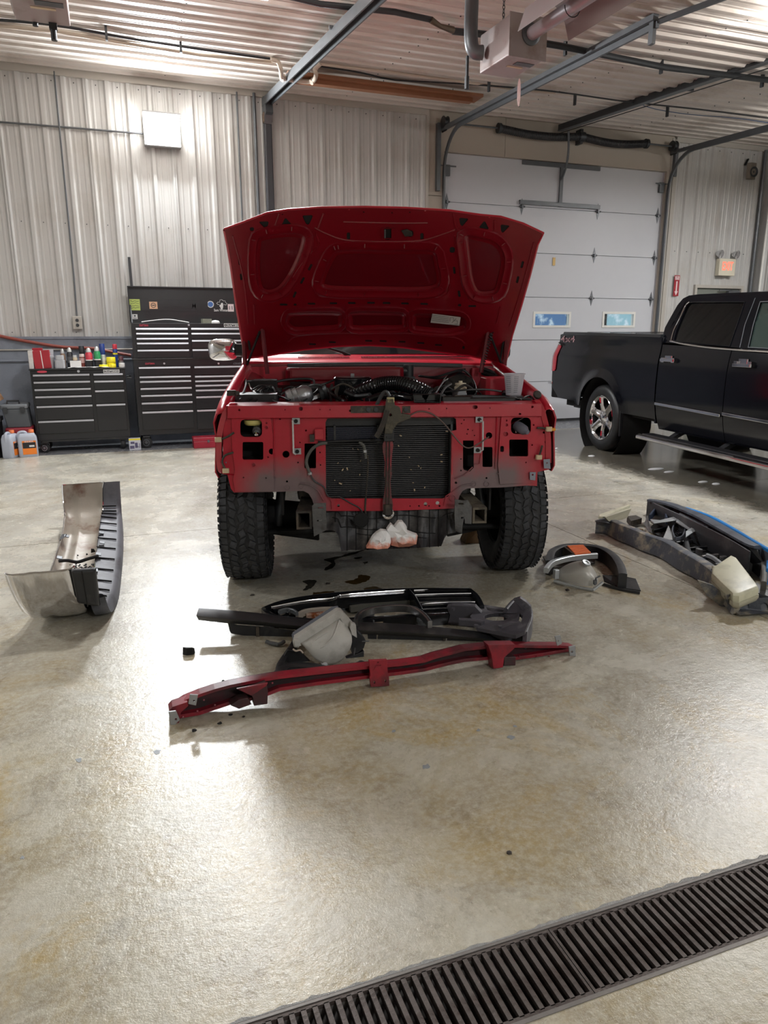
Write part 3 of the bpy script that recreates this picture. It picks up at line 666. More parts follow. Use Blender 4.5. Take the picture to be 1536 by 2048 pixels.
# wooden board
a, c = onceil(590, 150, .10), onceil(940, 205, .10); a = onceil(640, 152, .1)
wdn = V((0, -.28, 0)); a0, a1 = onceil(575, 146, .12), onceil(948, 200, .12); a0 = V((a0.x, a1.y, 0)); a0.z = zc(a0.y)-.12
a1 = V((a1.x, a1.y, zc(a1.y)-.12))
bd = MB().hexa([a0+V((0, -.28, -.04)), a1+V((0, -.28, -.04)), a1+V((0, 0, -.04)), a0+V((0, 0, -.04)), a0+V((0, -.28, 0)), a1+V((0, -.28, 0)), a1+V((0, 0, 0)), a0+V((0, 0, 0))])
bo = empty('brown_board', a1, 0, 'long brown board slung under the ceiling behind the tube heater', 'board')
obj('plank', bd, M_WOOD, bo, bevel=.003); obj('batten', MB().hexa([a0+V((.1, -.2, -.09)), a1+V((-.12, -.2, -.09)), a1+V((-.12, -.1, -.09)), a0+V((.1, -.1, -.09)), a0+V((.1, -.2, -.041)), a1+V((-.12, -.2, -.041)), a1+V((-.12, -.1, -.041)), a0+V((.1, -.1, -.041))]), M_WOOD, bo)
b = MB()
for u in (.4, 1.6, 2.8):
    q = a1.lerp(a0, u/3.2); b.cyl(q+V((0, -.02, -.06)), q+V((0, -.02, .12)), .006, n=6)
obj('hanger', b, M_GALV, bo)
# tube heaters
def heater(ctr, zb, ry, label, yend):
    """burner box with the radiant tube and reflector running toward -Y"""
    x, y = ctr; h = empty('tube_heater', (x, y, zb), ry, label, 'heater')
    Mh = MW[h]
    def L(b): return b.xf(Mh)
    obj('burner_box', L(MB().box((0, .0, .15), (.34, .48, .30))), M_PINKST, h, bevel=.012)
    obj('end_flange', L(MB().box((0, -.243, .15), (.36, .012, .32))), M_PINKST, h)
    obj('label_plate', L(MB().box((.02, -.02, -.002), (.15, .03, .003))), mat('label_cream', C(205, 190, 160), .5), h)
    t_ = L(MB().box((.06, -.10, -.002), (.17, .07, .003))); obj('data_plate', t_, M_GALV, h)
    tt = textmb('S M', .045, Mh @ facing((.06, -.10, -.0045), (1, 0, 0), (0, -1, 0)).copy(), bold=True, w=.13); 
    obj('flange_ring', L(MB().lathe((.02, -.25, .17), (0, -1, 0), [(.05, 0), (.085, 0), (.085, .012), (.068, .02), (.05, .02)], 24)), M_GALV, h, smooth=True)
    obj('radiant_tube', L(MB().cyl((.02, -.25, .17), (.02, yend, .17), .052, n=20)), mat('tube_lilac', C(172, 164, 168), .3, .3), h, smooth=True)
    # reflector: bent sheet over tube
    pr = [(-.23, .10), (-.17, .27), (-.08, .33), (.10, .33), (.19, .27), (.25, .10)]
    P = [[(a+.02, yy, q) for a, q in pr] for yy in (-.42, yend)]
    obj('reflector', L(MB().grid(P, (0, 0, .003))), mat('reflector_alu', C(186, 176, 176), .25, .5, .05, 3), h)
    b = MB()
    yy = -.8
    while yy > yend+.1: b.tube([(.02+.07*math.cos(a), yy, .17+.07*math.sin(a)) for a in [PI*k/8 for k in range(8, 17)]], .004, 6); yy -= 1.2
    obj('tube_hook', L(b), M_DKST, h)
    b = MB(); b.tube([(-.06, .05, .3), (-.06, .05, .75)], .008, 6)
    yy = -.9
    b.tube([(.02-.18, yy, .30), (.02, yy, .52), (.2, yy, .30)], .006, 6)
    lk = MB()
    for yc in (.05, -.9):
        zz = .32 if yc > 0 else .52
        k = 0
        while zz < zc(y+yc)-zb-.02 and k < 60:
            lk.tube([(-.06+(.010*math.cos(a) if k % 2 else 0), yc+(0 if k % 2 else .010*math.cos(a)), zz+.018*math.sin(a)) for a in [2*PI*j/8 for j in range(9)]], .0035, 5); zz += .028; k += 1
    obj('chain', L(lk), M_DKST, h); obj('hanger_wire', L(MB().tube([(.02-.2, yy, .28), (.02, yy, .52), (.24, yy, .28)], .006, 6)), M_DKST, h)
    return h, L
q = FZ(1022, 135, 3.72)
H1, L1 = heater((q.x, q.y), 3.72, .05, 'beige gas tube heater with burner box hanging above the gap right of the hood', -5.2)
obj('intake_duct', L1(MB().tube(spl([(-.20, .14, .13), (-.27, .16, .14), (-.30, .17, .24), (-.30, .17, .55)], 5), .058, 16)), M_GALV, H1, smooth=True)
obj('supply_stub', L1(MB().cyl((-.27, .28, -.02), (-.27, .28, .14), .014).cyl((-.27, .28, -.12), (-.27, .28, -.02), .02)), M_DKST, H1)
q = FZ(80, 18, 3.55)
H2, L2 = heater((q.x, q.y), 3.55, .0, 'second beige tube heater at the top left corner of the photo', -4.0)
obj('gas_valve', L2(MB().cyl((.06, .22, -.10), (.06, .22, .05), .02).box((.06, .22, .0), (.05, .05, .07)).cyl((-.05, .24, -.02), (-.05, .24, .06), .018)), M_DKST, H2)
# tag on a string from the heater
tg = FZ(1038, 185, 3.62)
obj('pull_tag', MB().plate(circ(0, 0, .022, .115, 16), [], lambda a, c: (tg.x+a, tg.y+a*.4, tg.z+c), (0, .002, 0)), mat('tag_white', C(215, 170, 165), .5, 0, .3, 30), label='oval red and white tag hanging under the tube heater', cat='tag')
obj('tag_string', MB().tube([tg+V((0, 0, .11)), V((tg.x, tg.y, 3.73))], .002, 5), M_DARK, label='short string holding the oval tag under the heater', cat='string')
# flexible supply line at the gas pipe end
fx = [onceil(862, 40, .09), onceil(880, 52, .12), onceil(905, 60, .10)]
obj('gas_valve', MB().tube(fx, [.03, .022, .034], 8), mat('brass_grimy', C(96, 82, 66), .5, .5), smooth=True, label='grimy valve joining the two dark gas pipes left of the heater', cat='valve')
# ================================================================== RED PICKUP with its front stripped
TH = math.radians(14.3); EX = V((math.cos(TH), -math.sin(TH), 0)); EY = V((math.sin(TH), math.cos(TH), 0))
RT = empty('red_pickup_truck', EX*.42+EY*4.0, -TH, 'red pickup truck with raised hood, bumper, grille and lamps removed', 'truck')
MT = MW[RT]; MTI = MT.inverted()
def t(u, v, y): return MTI @ cut(u, v, EY, 4.0+y)
def tt(pts, y): return [t(u, v, y) for u, v in pts]
def TO(name, mb, m, parent=None, **k): return obj(name, mb.xf(MT), m, parent or RT, **k)
def redpaint(name, dusty):
    m = mat(name, C(176, 16, 42), .32, 0, .07, 5, coat=.5)
    if not dusty: return m
    nt = m.node_tree; N = nt.nodes; L = nt.links; b = N['Principled BSDF']; src = b.inputs['Base Color'].links[0].from_socket
    tc = N.new('ShaderNodeTexCoord'); sp = N.new('ShaderNodeSeparateXYZ'); L.new(tc.outputs['Object'], sp.inputs[0])
    n = N.new('ShaderNodeTexNoise'); n.inputs['Scale'].default_value = 3.2; n.inputs['Detail'].default_value = 7; n.inputs['Roughness'].default_value = .6; L.new(tc.outputs['Object'], n.inputs['Vector'])
    # road dust settled on the lower outer corners
    a = N.new('ShaderNodeMath'); a.operation = 'MULTIPLY_ADD'; L.new(n.outputs['Fac'], a.inputs[0]); a.inputs[1].default_value = -.32; L.new(sp.outputs['Z'], a.inputs[2])
    r = N.new('ShaderNodeMapRange'); L.new(a.outputs[0], r.inputs['Value']); r.inputs['From Min'].default_value = .69; r.inputs['From Max'].default_value = .55
    ab = N.new('ShaderNodeMath'); ab.operation = 'ABSOLUTE'; L.new(sp.outputs['X'], ab.inputs[0])
    r2 = N.new('ShaderNodeMapRange'); L.new(ab.outputs[0], r2.inputs['Value']); r2.inputs['From Min'].default_value = .30; r2.inputs['From Max'].default_value = .42
    mu = N.new('ShaderNodeMath'); mu.operation = 'MULTIPLY'; L.new(r.outputs['Result'], mu.inputs[0]); L.new(r2.outputs['Result'], mu.inputs[1])
    r3 = N.new('ShaderNodeMapRange'); L.new(ab.outputs[0], r3.inputs['Value']); r3.inputs['From Min'].default_value = .88; r3.inputs['From Max'].default_value = .72
    mu2 = N.new('ShaderNodeMath'); mu2.operation = 'MULTIPLY'; L.new(mu.outputs[0], mu2.inputs[0]); L.new(r3.outputs['Result'], mu2.inputs[1])
    mu3 = N.new('ShaderNodeMath'); mu3.operation = 'MULTIPLY'; L.new(mu2.outputs[0], mu3.inputs[0]); mu3.inputs[1].default_value = .9
    x = N.new('ShaderNodeMix'); x.data_type = 'RGBA'; L.new(mu3.outputs[0], x.inputs['Factor']); L.new(src, x.inputs['A']); x.inputs['B'].default_value = (*C(104, 100, 102), 1)
    L.new(x.outputs['Result'], b.inputs['Base Color']); b.inputs['Coat Weight'].default_value = .15; b.inputs['Roughness'].default_value = .42
    return m
M_RED = redpaint('red_paint', False); M_REDP = redpaint('dusty_red_paint', True)
M_REDIN = mat('shaded_inner_red', C(118, 4, 22), .30, 0, .08, 4, coat=.35)  # inner red, darkened in the colour for shade under the raised hood
M_GRIME = mat('grimy_metal', C(62, 58, 54), .6, .4, .3, 20, bump=.3, dirt=C(96, 86, 74), dscale=8)
M_ALU = mat('cast_aluminium', C(170, 172, 176), .35, .8, .15, 15, bump=.2)
M_FIN = mat('radiator_fin', C(104, 103, 106), .45, .5, .2, 30)
def px4(x, y): return (430+x/2.259, 400+y/2.259)
def c5(x, y): return (420+x/4.267, 680+y/4.267)
def c6(x, y): return (760+x/4.267, 680+y/4.267)
def c7(x, y): return (420+x/4.267, 880+y/4.267)
def c8(x, y): return (760+x/4.267, 880+y/4.267)
# ---- core support panel
outer = [(452,812),(452,835),(446,850),(446,938),(455,950),(462,978),(468,985),(548,984),(593,982),(607,982),(617,987),(624,998),(627,1008),(634,1018),(654,1022),(767,1022),(800,1021),(908,1017),(914,1008),(919,992),(925,982),(935,977),(954,976),(1001,975),(1055,971),(1074,972),(1075,944),(1098,939),(1100,919),(1092,905),(1094,850),(1088,835),(1083,808)]
rad = [(660,836),(905,834),(912,838),(913,860),(903,862),(901,985),(896,993),(885,997),(664,997),(652,990),(651,845),(654,838)]
hl_l = rrect(480.5,839,524,874,9); lo_l = rrect(485,884,526.6,919.5,3); hl_r = rrect(1022,835,1062,868,9); lo_r = rrect(1018.5,879,1056.5,913,3)
holes = [rad, hl_l, lo_l, hl_r, lo_r, circ(543,903,5.5,6), circ(572,908.5,7), rrect(609,887,632,936.6,2), [(926,881),(947.5,881),(947.5,935),(940,943),(928,940),(926,936)], rrect(965,894,985,934,2.5), rrect(1000,892,1008,904,3), circ(978,871,6.5),
    circ(560,837.5,2.4,n=8), circ(612,861,2,n=8), circ(970,833.5,2.3,n=8), circ(936,859,1.6,n=8), circ(934,868,1.4,n=8), circ(949,871,1.3,n=8), circ(928,840,1.4,n=8), circ(574,963,2.2,n=8), circ(912,965.5,2.5,n=8), circ(973,956,2,n=8),
    circ(537,966,1.4,n=8), circ(538,972,1.2,n=8), circ(600,885,1.5,n=8), circ(596,925,1.6,n=8), circ(945,861,1.2,n=8), circ(923,847,1.2,n=8), circ(640,905,1.6,n=8), circ(641,930,1.6,n=8), circ(1010,932,1.4,n=8), circ(1022,925,1.6,n=8), circ(1022,940,1.2,n=8), circ(1009,950,1.2,n=8), circ(922,918,1.4,n=8), circ(922,941,1.6,n=8),
    circ(851,1008,4,n=6), circ(875,1006,4,n=6), circ(838,1012,1.8,n=8), circ(858,1012,1.5,n=8), circ(879,1012,2,n=8), circ(820,1012,1.3,n=8), circ(677,1011,3,n=8), circ(448+4,925,1.6,n=8), circ(1088,865,2.4,n=8), circ(1091,884,1.8,n=8)]
TO('core_support_panel', MB().plate(outer, holes, lambda u, v: t(u, v, 0), (0, .004, 0)), M_REDP)
# folded return flange behind the panel edges
b = MB()
for a, c in (((452,812),(452,835)),((446,850),(446,938)),((1094,850),(1092,905))):
    p, q = t(*a, 0), t(*c, 0); b.hexa([p, q, q+V((.004, 0, 0)), p+V((.004, 0, 0)), p+V((0, .08, 0)), q+V((0, .08, 0)), q+V((.004, .08, 0)), p+V((.004, .08, 0))])
TO('side_flange', b, M_REDP, kind='stuff')
# raised lamp pods
def pod(pts, hs): return MB().plate(pts, hs, lambda u, v: t(u, v, -.014), (0, .013, 0))
TO('headlamp_panel', pod([(463,834),(541,834),(546,870),(548,983),(470,983),(466,960),(470,940),(464,900)], [hl_l, lo_l, circ(543,903,5.5,6), circ(507,930,3), circ(533,846,2,n=8), circ(533,855,2.6,n=8), circ(536,914,2,n=8), circ(487,955,1.6,n=8), circ(532,956,1.6,n=8)]), M_REDP, bevel=.002)
TO('headlamp_panel', pod([(1003,833),(1074,833),(1078,860),(1072,900),(1070,965),(1000,968),(996,930),(1000,870)], [hl_r, lo_r, rrect(1000.5,892,1008,904,3), circ(1013,841,2,n=8), circ(1013,850,3), circ(1012,868,4), circ(1067,850,2,n=8), circ(1064,890,2,n=8), circ(1060,955,2,n=8), circ(1052,925,1.5,n=8)]), M_REDP, bevel=.002)
# embossed rings and stiffening ribs
b = MB()
for u, v, r, y in ((507,930,4.5,-.016), (533,855,3.6,-.016), (947,968,5,-.003), (973,968,5,-.003), (575,975,5,-.003), (602,973,5,-.003), (1012,868,4.6,-.016), (905,996,6,-.003)):
    b.tube([t(a, c, y) for a, c in circ(u, v, r, n=14)]+[t(u+r, v, y)], .0016, 5)
for pts in ([c7(300,375), c7(560,320)], [c7(285,400), c7(425,400)], [c8(1000,285), c8(1100,310), c8(1240,330)], [c8(1030,375), c8(1230,355)], [c5(520,600), c5(1100,622)], [c6(480,612), c6(1060,612)], [c5(545,660), c5(548,1120)], [c6(1000,650), c6(985,1100)], [c8(800,205), c8(850,205), c8(862,120)], [c7(770,370), c7(840,378), c7(920,430), c7(970,520)], [c8(640,330), c8(720,300), c8(790,230)], [c8(545,560), c8(560,480), c8(700,390), c8(800,375)], [c7(1040,590), c7(1035,520), c7(990,470)]):
    b.tube([t(u, v, -.010 if v < 990 else -.004) for u, v in pts], .0035, 6)
TO('stiffening_rib', b, M_REDP, smooth=True, kind='stuff')
# tie bar
tb = [(455,812),(1083,808),(1083,831),(455,835)]
tbh = [circ(478.6,820,2.4,n=8), circ(601.6,817.6,4.2), rrect(698,819.5,709,823.5,1.5), circ(704,816,2.2,n=8), circ(950,814.3,5.5,4), circ(1065,814,2.6,n=8), circ(640,819,1.3,n=8), circ(570,819.5,1.3,n=8), circ(660,819.5,1.2,n=8), circ(893,817,1.4,n=8), circ(858,818,1.3,n=8), circ(980,816,1.3,n=8), circ(1040,828,2.6,2,n=8), circ(724,819,2.5,1.4,n=8)]
tbm = MB().plate(tb, tbh, lambda u, v: t(u, v, -.035), (0, .004, 0))
a, c = t(455,812,-.035), t(1083,808,-.035); a2, c2 = t(456,809,.0), t(1082,805,.0); a3, c3 = a2+V((0,.09,.004)), c2+V((0,.09,.004))
tbm.grid([[a, c], [a2, c2], [a3, c3], [a3+V((0,0,-.05)), c3+V((0,0,-.05))]], (0, .002, -.003))
d, e = t(455,835,-.035), t(1083,831,-.035); tbm.grid([[d, e], [d+V((0,.034,-.01)), e+V((0,.034,-.01))]], (0, 0, -.003))
TO('upper_tie_bar', tbm, M_RED, ang=60)
b = MB().bb(t(690,0,0).x, t(770,0,0).x, -.040, -.036, t(700,826,-.035).z, t(700,812,-.035).z).bb(t(806,0,0).x, t(824,0,0).x, -.040, -.036, t(815,826,-.035).z, t(815,812,-.035).z)
TO('latch_base_plate', b, M_GRIME)
b = MB()
for u in (737, 752, 812): b.cyl(t(u,819,-.05), t(u,819,-.036), .012, n=14)
TO('latch_bolt', b, M_DKST, kind='stuff')
# ---- dark cavity lining behind the lamp openings
M_CAV = mat('engine_bay_dark', C(24, 22, 22), .85, 0, .3, 10)
for nm, (u0, v0, u1, v1) in (('lamp_bucket', (470,834,552,925)), ('lamp_bucket', (1000,830,1072,920)), ('side_duct', (600,880,640,942)), ('side_duct', (920,876,992,945))):
    p, q = t(u0, v1, .02), t(u1, v0, .02)
    b = MB(); b.bb(p.x, q.x, .20, .205, p.z, q.z).bb(p.x, p.x+.004, .012, .20, p.z, q.z).bb(q.x-.004, q.x, .012, .20, p.z, q.z).bb(p.x, q.x, .012, .2, p.z, p.z+.004).bb(p.x, q.x, .012, .2, q.z-.004, q.z)
    TO(nm, b, M_CAV)
# bulbs, sockets
b = MB(); p = t(513,866,-.02); b.lathe(p+V((0, .08, .02)), (0, -1, -.22), [(.018, 0), (.024, .0), (.024, .06), (.018, .065), (.014, .075)], 18); TO('bulb_socket', b, M_GALV, smooth=True)
TO('bulb', MB().lathe(p+V((0, .02, .0)), (0, -1, -.3), [(.012, 0), (.013, .02), (.010, .035), (.0, .043)], 14), M_CHROME, smooth=True)
TO('washer_bottle', MB().lathe(t(506,843,.05), (0, 0, 1), [(.0, -.02), (.042, -.018), (.05, -.008), (.05, .01), (.03, .014), (0, .014)], 20), mat('yellowed_plastic', C(206, 196, 120), .4), smooth=True)
p = t(1048,860,-.01); b = MB(); b.lathe(p+V((-.03, .05, .02)), (.5, -1, -.35), [(.02, 0), (.028, .0), (.03, .03), (.028, .07), (.018, .085), (.012, .10)], 18); TO('bulb_socket', b, mat('grey_rubber_socket', C(106, 108, 122), .6), smooth=True)
TO('bulb', MB().lathe(t(1033,866,.04), (0, 0, 1), [(.0, -.012), (.02, -.01), (.024, .004), (.012, .03), (.008, .045)], 14), M_CHROME, smooth=True)
# adjuster brackets
for (pl, rod) in (([(592,842),(594.6,902.6)], [(585,841),(585.5,845),(587,906),(592,909)]), ([(958.5,839),(955,900)], [(960,841),(966,843),(965.5,900),(960,903)])):
    b = MB()
    r = TO('adjuster_rod', MB().tube([t(u, v, -.035) for u, v in rod], .0055, 8), mat('bright_zinc', C(196, 196, 198), .35, .4), smooth=True)
    for u, v in pl:
        c = t(u, v, -.018); TO('adjuster_plate', MB().box(c, (.042, .006, .034)).box(c+V((0, .008, 0)), (.03, .012, .024)), mat('zinc_plate', C(165, 168, 172), .4, .5), r)
        TO('plastic_nut', MB().cyl(c+V((0, -.014, 0)), c+V((0, 0, 0)), .011, n=8), M_DARK, r)
p = t(638,868,-.02); TO('relay_box', MB().box(p, (.047, .03, .058)), M_RED, bevel=.003)
TO('wiring_connector', MB().box(t(624,876,-.02), (.025, .025, .04)), M_GRIME)
# ---- radiator
pz = lambda v, y: t(770, v, y).z
xl, xr, xm0, xm1 = t(650,900,.05).x, t(903,900,.05).x, t(766,900,.05).x, t(786,900,.05).x
zt_, zb_ = pz(832, .08), pz(1002, .08)
rd = TO('radiator', MB().bb(xl-.03, xr+.03, .10, .13, zb_-.01, zt_+.01), M_DARK)
b = MB(); n = 38; z0, z1 = pz(992, .06), pz(848, .06)
for k in range(n):
    z = z0+(z1-z0)*k/(n-1); x1 = xr-.012
    b.bb(xl+.002, x1, .085, .099, z-.0014, z+.0014)
TO('cooling_fin', b, M_FIN, rd, kind='stuff')
TO('side_tank', MB().bb(xr-.006, xr+.006, .05, .10, z0-.01, pz(838,.06)), M_GALV, rd); TO('side_tank', MB().bb(xl-.004, xl+.004, .05, .10, z0-.01, z1), M_DKST, rd)
TO('lower_rail', MB().bb(xl+.01, xr-.01, .045, .10, z0-.022, z0-.006), M_DKST, rd)
TO('shroud_strip', MB().bb(xl-.02, xr+.03, .05, .10, pz(850,.06), pz(834,.06)), M_BLK, rd)
# red side bracket right of the radiator
TO('radiator_bracket', MB().bb(t(903,900,.01).x, t(912,900,.01).x, .008, .02, t(905,948,.01).z, t(905,862,.01).z).bb(t(903,900,.01).x, t(905,900,.01).x, -.004, .02, t(905,948,.01).z, t(905,862,.01).z), M_RED)
# bugs and bits stuck in the fins
b = MB(); random.seed(3)
for k in range(26):
    u = random.choice([random.uniform(656,730), random.uniform(795,895)]); v = random.uniform(860,985); p = t(u, v, .058); s = random.uniform(.003, .009); b.box(p, (s*random.uniform(1,2.5), .003, s*.8), Matrix.Rotation(random.uniform(0,3), 3, 'Y'))
TO('leaf_bits', b, mat('pale_bits', C(190, 170, 140), .8), rd, kind='stuff')
# oil cooler
oc = TO('oil_cooler', MB().bb(t(654,865,.02).x, t(753,865,.02).x, .045, .055, pz(879,.02), pz(853,.02)), M_DARK)
b = MB(); n = 13
for k in range(n):
    z = pz(878,.02)+(pz(854,.02)-pz(878,.02))*k/(n-1); b.bb(t(654,865,.02).x, t(753,865,.02).x, .02, .046, z-.0016, z+.0016)
for k in range(30):
    x = t(655,865,.02).x+(t(752,865,.02).x-t(655,865,.02).x)*k/29; b.bb(x-.0006, x+.0006, .026, .046, pz(878,.02), pz(854,.02))
TO('cooler_fin', b, mat('blue_black_fin', C(52, 54, 66), .4, .5), oc, kind='stuff')
TO('cooler_end', MB().bb(t(651,0,.02).x, t(656,0,.02).x, .015, .05, pz(881,.02), pz(850,.02)), M_BLK, oc); TO('cooler_end', MB().bb(t(750,0,.02).x, t(757,0,.02).x, .015, .05, pz(884,.02), pz(850,.02)), M_BLK, oc)
def hose(name, pts, y, r, m, k=5, parent=None, n=8, dy=None):
    P = [t(u, v, y if not dy else y+dy[i]) for i, (u, v) in enumerate(pts)]
    return TO(name, MB().tube(spl(P, k), r, n), m, parent, smooth=True)
M_HOSE = mat('grey_hose', C(88, 88, 84), .6); M_BHOSE = mat('black_hose', C(26, 26, 28), .45, 0, .2, 12)
hose('cooler_hose', [(636,884),(660,884),(720,881),(771,880)], 0, .007, M_BHOSE)
hose('cooler_hose', [c5(1000,880), c5(930,890), c5(860,945), c5(822,1040), c5(855,1140)], -.02, .009, M_HOSE)
TO('hose_clamp', MB().lathe(t(620,947,-.02), (.3,0,-1), [(.013,-.006),(.013,.006)], 12), M_ALU)
hose('brake_line', [c5(855,1140), c7(890,350), c7(970,400), c7(1010,480), c7(1100,485), c7(1200,540), c7(1280,585), c7(1310,650)], -.018, .004, M_DKST)
hose('cooler_hose', [c5(1270,872), c5(1310,900), c5(1325,960), c5(1332,1010)], .0, .009, M_HOSE)
TO('hose_clamp', MB().lathe(t(730,902,0), (0,0,-1), [(.012,-.007),(.012,.007)], 12), M_ALU)
hose('drain_tube', [c7(1345,130), c7(1348,220), c7(1338,400), c7(1325,560), c7(1330,660)], -.005, .005, M_GRIME)
hose('release_cable', [c6(262,640), c6(330,610), c6(420,620), c6(500,670), c6(570,740), c6(640,830), c6(710,905), c6(770,920), c6(850,880), c6(930,825)], -.045, .004, mat('brown_cable', C(96, 78, 72), .5))
# centre support and hood latch
cs = [(769,832),(783,832),(784,880),(787,890),(785,905),(783,925),(784,950),(781,962),(783,990),(786,1010),(786,1021),(765,1021),(765,1005),(769,985),(771,962),(768,950),(770,925),(766,905),(765,890),(769,880)]
TO('centre_support', MB().plate(cs, [], lambda u, v: t(u, v, -.04), (0, .012, 0)), mat('dull_red', C(140, 40, 52), .5, dirt=C(70, 56, 54), dscale=8, dlo=.4, dhi=.6), bevel=.002)
b = MB()
for x in (773, 779): b.tube([t(x,836,-.045), t(x,900,-.045), t(x-.5,950,-.045), t(x-.5,1010,-.045)], .003, 6)
TO('centre_channel_lip', b, M_GRIME, smooth=True, kind='stuff')
TO('support_sleeve', MB().bb(t(766,850,0).x, t(786,850,0).x, -.06, -.03, pz(882,-.04), pz(846,-.04)).bb(t(770,850,0).x, t(782,850,0).x, -.066, -.06, pz(876,-.04), pz(872,-.04)), M_BLK, bevel=.003)
TO('support_foot', MB().cbox(t(775,1018,-.03), (.05, .05, .06), .012), M_GRIME)
lat = [c6(60,500), c6(118,500), c6(128,560), c6(170,575), c6(182,628), c6(262,640), c6(262,668), c6(150,712), c6(112,770), c6(104,800), c6(40,800), c6(46,700), c6(40,620), c6(50,560)]
lt = TO('hood_latch', MB().plate(lat, [circ(781,830,3,n=8)], lambda u, v: t(u, v, -.075), (0, .035, 0)), mat('latch_grime', C(82, 78, 68), .7, .3, .25, 20, bump=.3, dirt=C(120, 110, 90), dscale=9), bevel=.004)
TO('latch_top_cap', MB().box(t(781,800,-.06), (.04, .03, .03)), mat('brassy', C(170, 160, 120), .5, .4), lt, bevel=.003)
hose('latch_arm', [c5(1510,600), c5(1490,680), c5(1455,770), c5(1420,830)], -.07, .015, M_GRIME, parent=lt)
hose('latch_arm', [c6(-60,620), c6(10,480), c6(50,440), c6(80,480)], -.02, .010, M_DKST, parent=lt)
# ---- lower: frame rails, plates, splash shield
def rail(u0, v0, u1, v1, y, L_, dz, dx):
    p, q = t(u0, v1, y), t(u1, v0, y); w = .012
    b = MB(); R = []
    for (yy, ox, oz) in ((0, 0, 0), (L_*.25, dx*.4, dz*.35), (L_, dx, dz)):
        R.append([V((p.x+ox, y+yy, p.z+oz)), V((q.x+ox, y+yy, p.z+oz)), V((q.x+ox, y+yy, q.z+oz)), V((p.x+ox, y+yy, q.z+oz))])
    b.rings(R, False, True)
    R2 = [[V((r[0].x+w, r[0].y, r[0].z+w)), V((r[1].x-w, r[1].y, r[1].z+w)), V((r[2].x-w, r[2].y, r[2].z-w)), V((r[3].x+w, r[3].y, r[3].z-w))] for r in R[:2]]
    k = len(b.v); b.rings(R2, False, True); b.add(R[0]+R2[0], [(0,1,5,4),(1,2,6,5),(2,3,7,6),(3,0,4,7)])
    return b
TO('frame_rail', rail(593,1022,623,1059,-.10,1.6,.10,.10), M_GRIME); TO('frame_rail', rail(945,1015,974,1047,-.10,1.6,.10,-.10), mat('tan_grime', C(110, 102, 88), .8, .1, .25, 20, bump=.4, dirt=C(60, 56, 50), dscale=10))
TO('rail_lining', MB().bb(t(597,0,0).x, t(620,0,0).x, .30, .31, t(600,1056,0).z, t(600,1024,0).z).bb(t(948,0,0).x, t(972,0,0).x, .30, .31, t(950,1045,0).z, t(950,1017,0).z), M_DARK, kind='stuff')
M_PLT = mat('dirty_steel_plate', C(96, 96, 96), .5, .4, .25, 20, bump=.25, dirt=C(60, 56, 54), dscale=9)
TO('bumper_bracket', MB().plate([(624,1012),(629,1007),(652,1006),(653,1060),(628,1073),(626,1050)], [rrect(636,1014,646,1017,1), rrect(634,1040,644,1043,1)], lambda u, v: t(u, v, -.12), (0, .006, 0)), M_PLT)
TO('bumper_bracket', MB().plate([(910,999),(928,1001),(932,1018),(925,1052),(924,1067),(911,1062),(909,1030)], [rrect(917,1006,927,1009,1), rrect(922,1034,929,1038,1)], lambda u, v: t(u, v, -.12), (0, .006, 0)), M_PLT)
TO('bumper_bracket', MB().plate([(928,1001),(936,1000),(944,1014),(943,1048),(930,1047),(928,1020)], [], lambda u, v: t(u, v, -.11), (0, .01, 0)), M_PLT)
# rubber splash shield, wavy
bot = [(653,1061),(662,1060),(672,1063),(678,1072),(680,1103),(700,1100),(730,1100),(780,1098),(830,1096),(888,1092),(888,1078),(895,1068),(905,1066),(912,1065)]
P = []
def botv(u):
    for (a, c) in zip(bot, bot[1:]):
        if a[0] <= u <= c[0]: return a[1]+(c[1]-a[1])*(u-a[0])/max(1e-6, c[0]-a[0])
    return bot[-1][1]
us = [653+(912-653)*i/44 for i in range(45)]
for j in range(9):
    f = j/8; row = []
    for i, u in enumerate(us):
        v = 1012+(botv(u)-1012)*f
        y = .03-.10*f+.016*math.sin(i*.7+f*2)+.012*math.sin(i*1.9)*f - (.03*max(0, f-.75)*4 if 680 < u < 890 else 0)
        row.append(t(u, v, y))
    P.append(row)
M_SHLD = mat('dusty_rubber_sheet', C(44, 44, 47), .5, 0, .25, 10, bump=.5, bscale=25, dirt=C(96, 94, 91), dscale=5, dlo=.5, dhi=.7)
TO('splash_shield', MB().grid(P, (0, .006, 0)), M_SHLD, smooth=True, ang=80)
b = MB()
for i in (3, 7, 10, 14, 17, 21, 24, 28, 31, 35, 38, 41): b.tube([P[j][i]+V((0, -.003, 0)) for j in range(0, 9 if i % 3 else 6)], .0028, 5)
for j, (a0, a1) in ((2, (0, 44)), (4, (2, 24)), (5, (10, 38)), (6, (22, 40))): b.tube([P[j][i]+V((0, -.003, .01*math.sin(i*.3))) for i in range(a0, a1)], .0028, 5)
TO('shield_rib', b, M_DARK, smooth=True, kind='stuff')
b = MB(); b.lathe(t(776,1026,-.03), (0, -1, 0), [(.016, 0), (.030, .0), (.034, .012), (.016, .002)], 16); TO('tow_hole_rim', b, M_CHROME, smooth=True)
TO('tow_hole', MB().cyl(t(776,1026,-.03), t(776,1026,-.036), .022, n=14), M_DARK); TO('shield_hole', MB().lathe(t(722,1040,-.05), (0,-1,0), [(.0,.0),(.045,.0),(.04,.006),(0,.008)], 12), M_DARK)
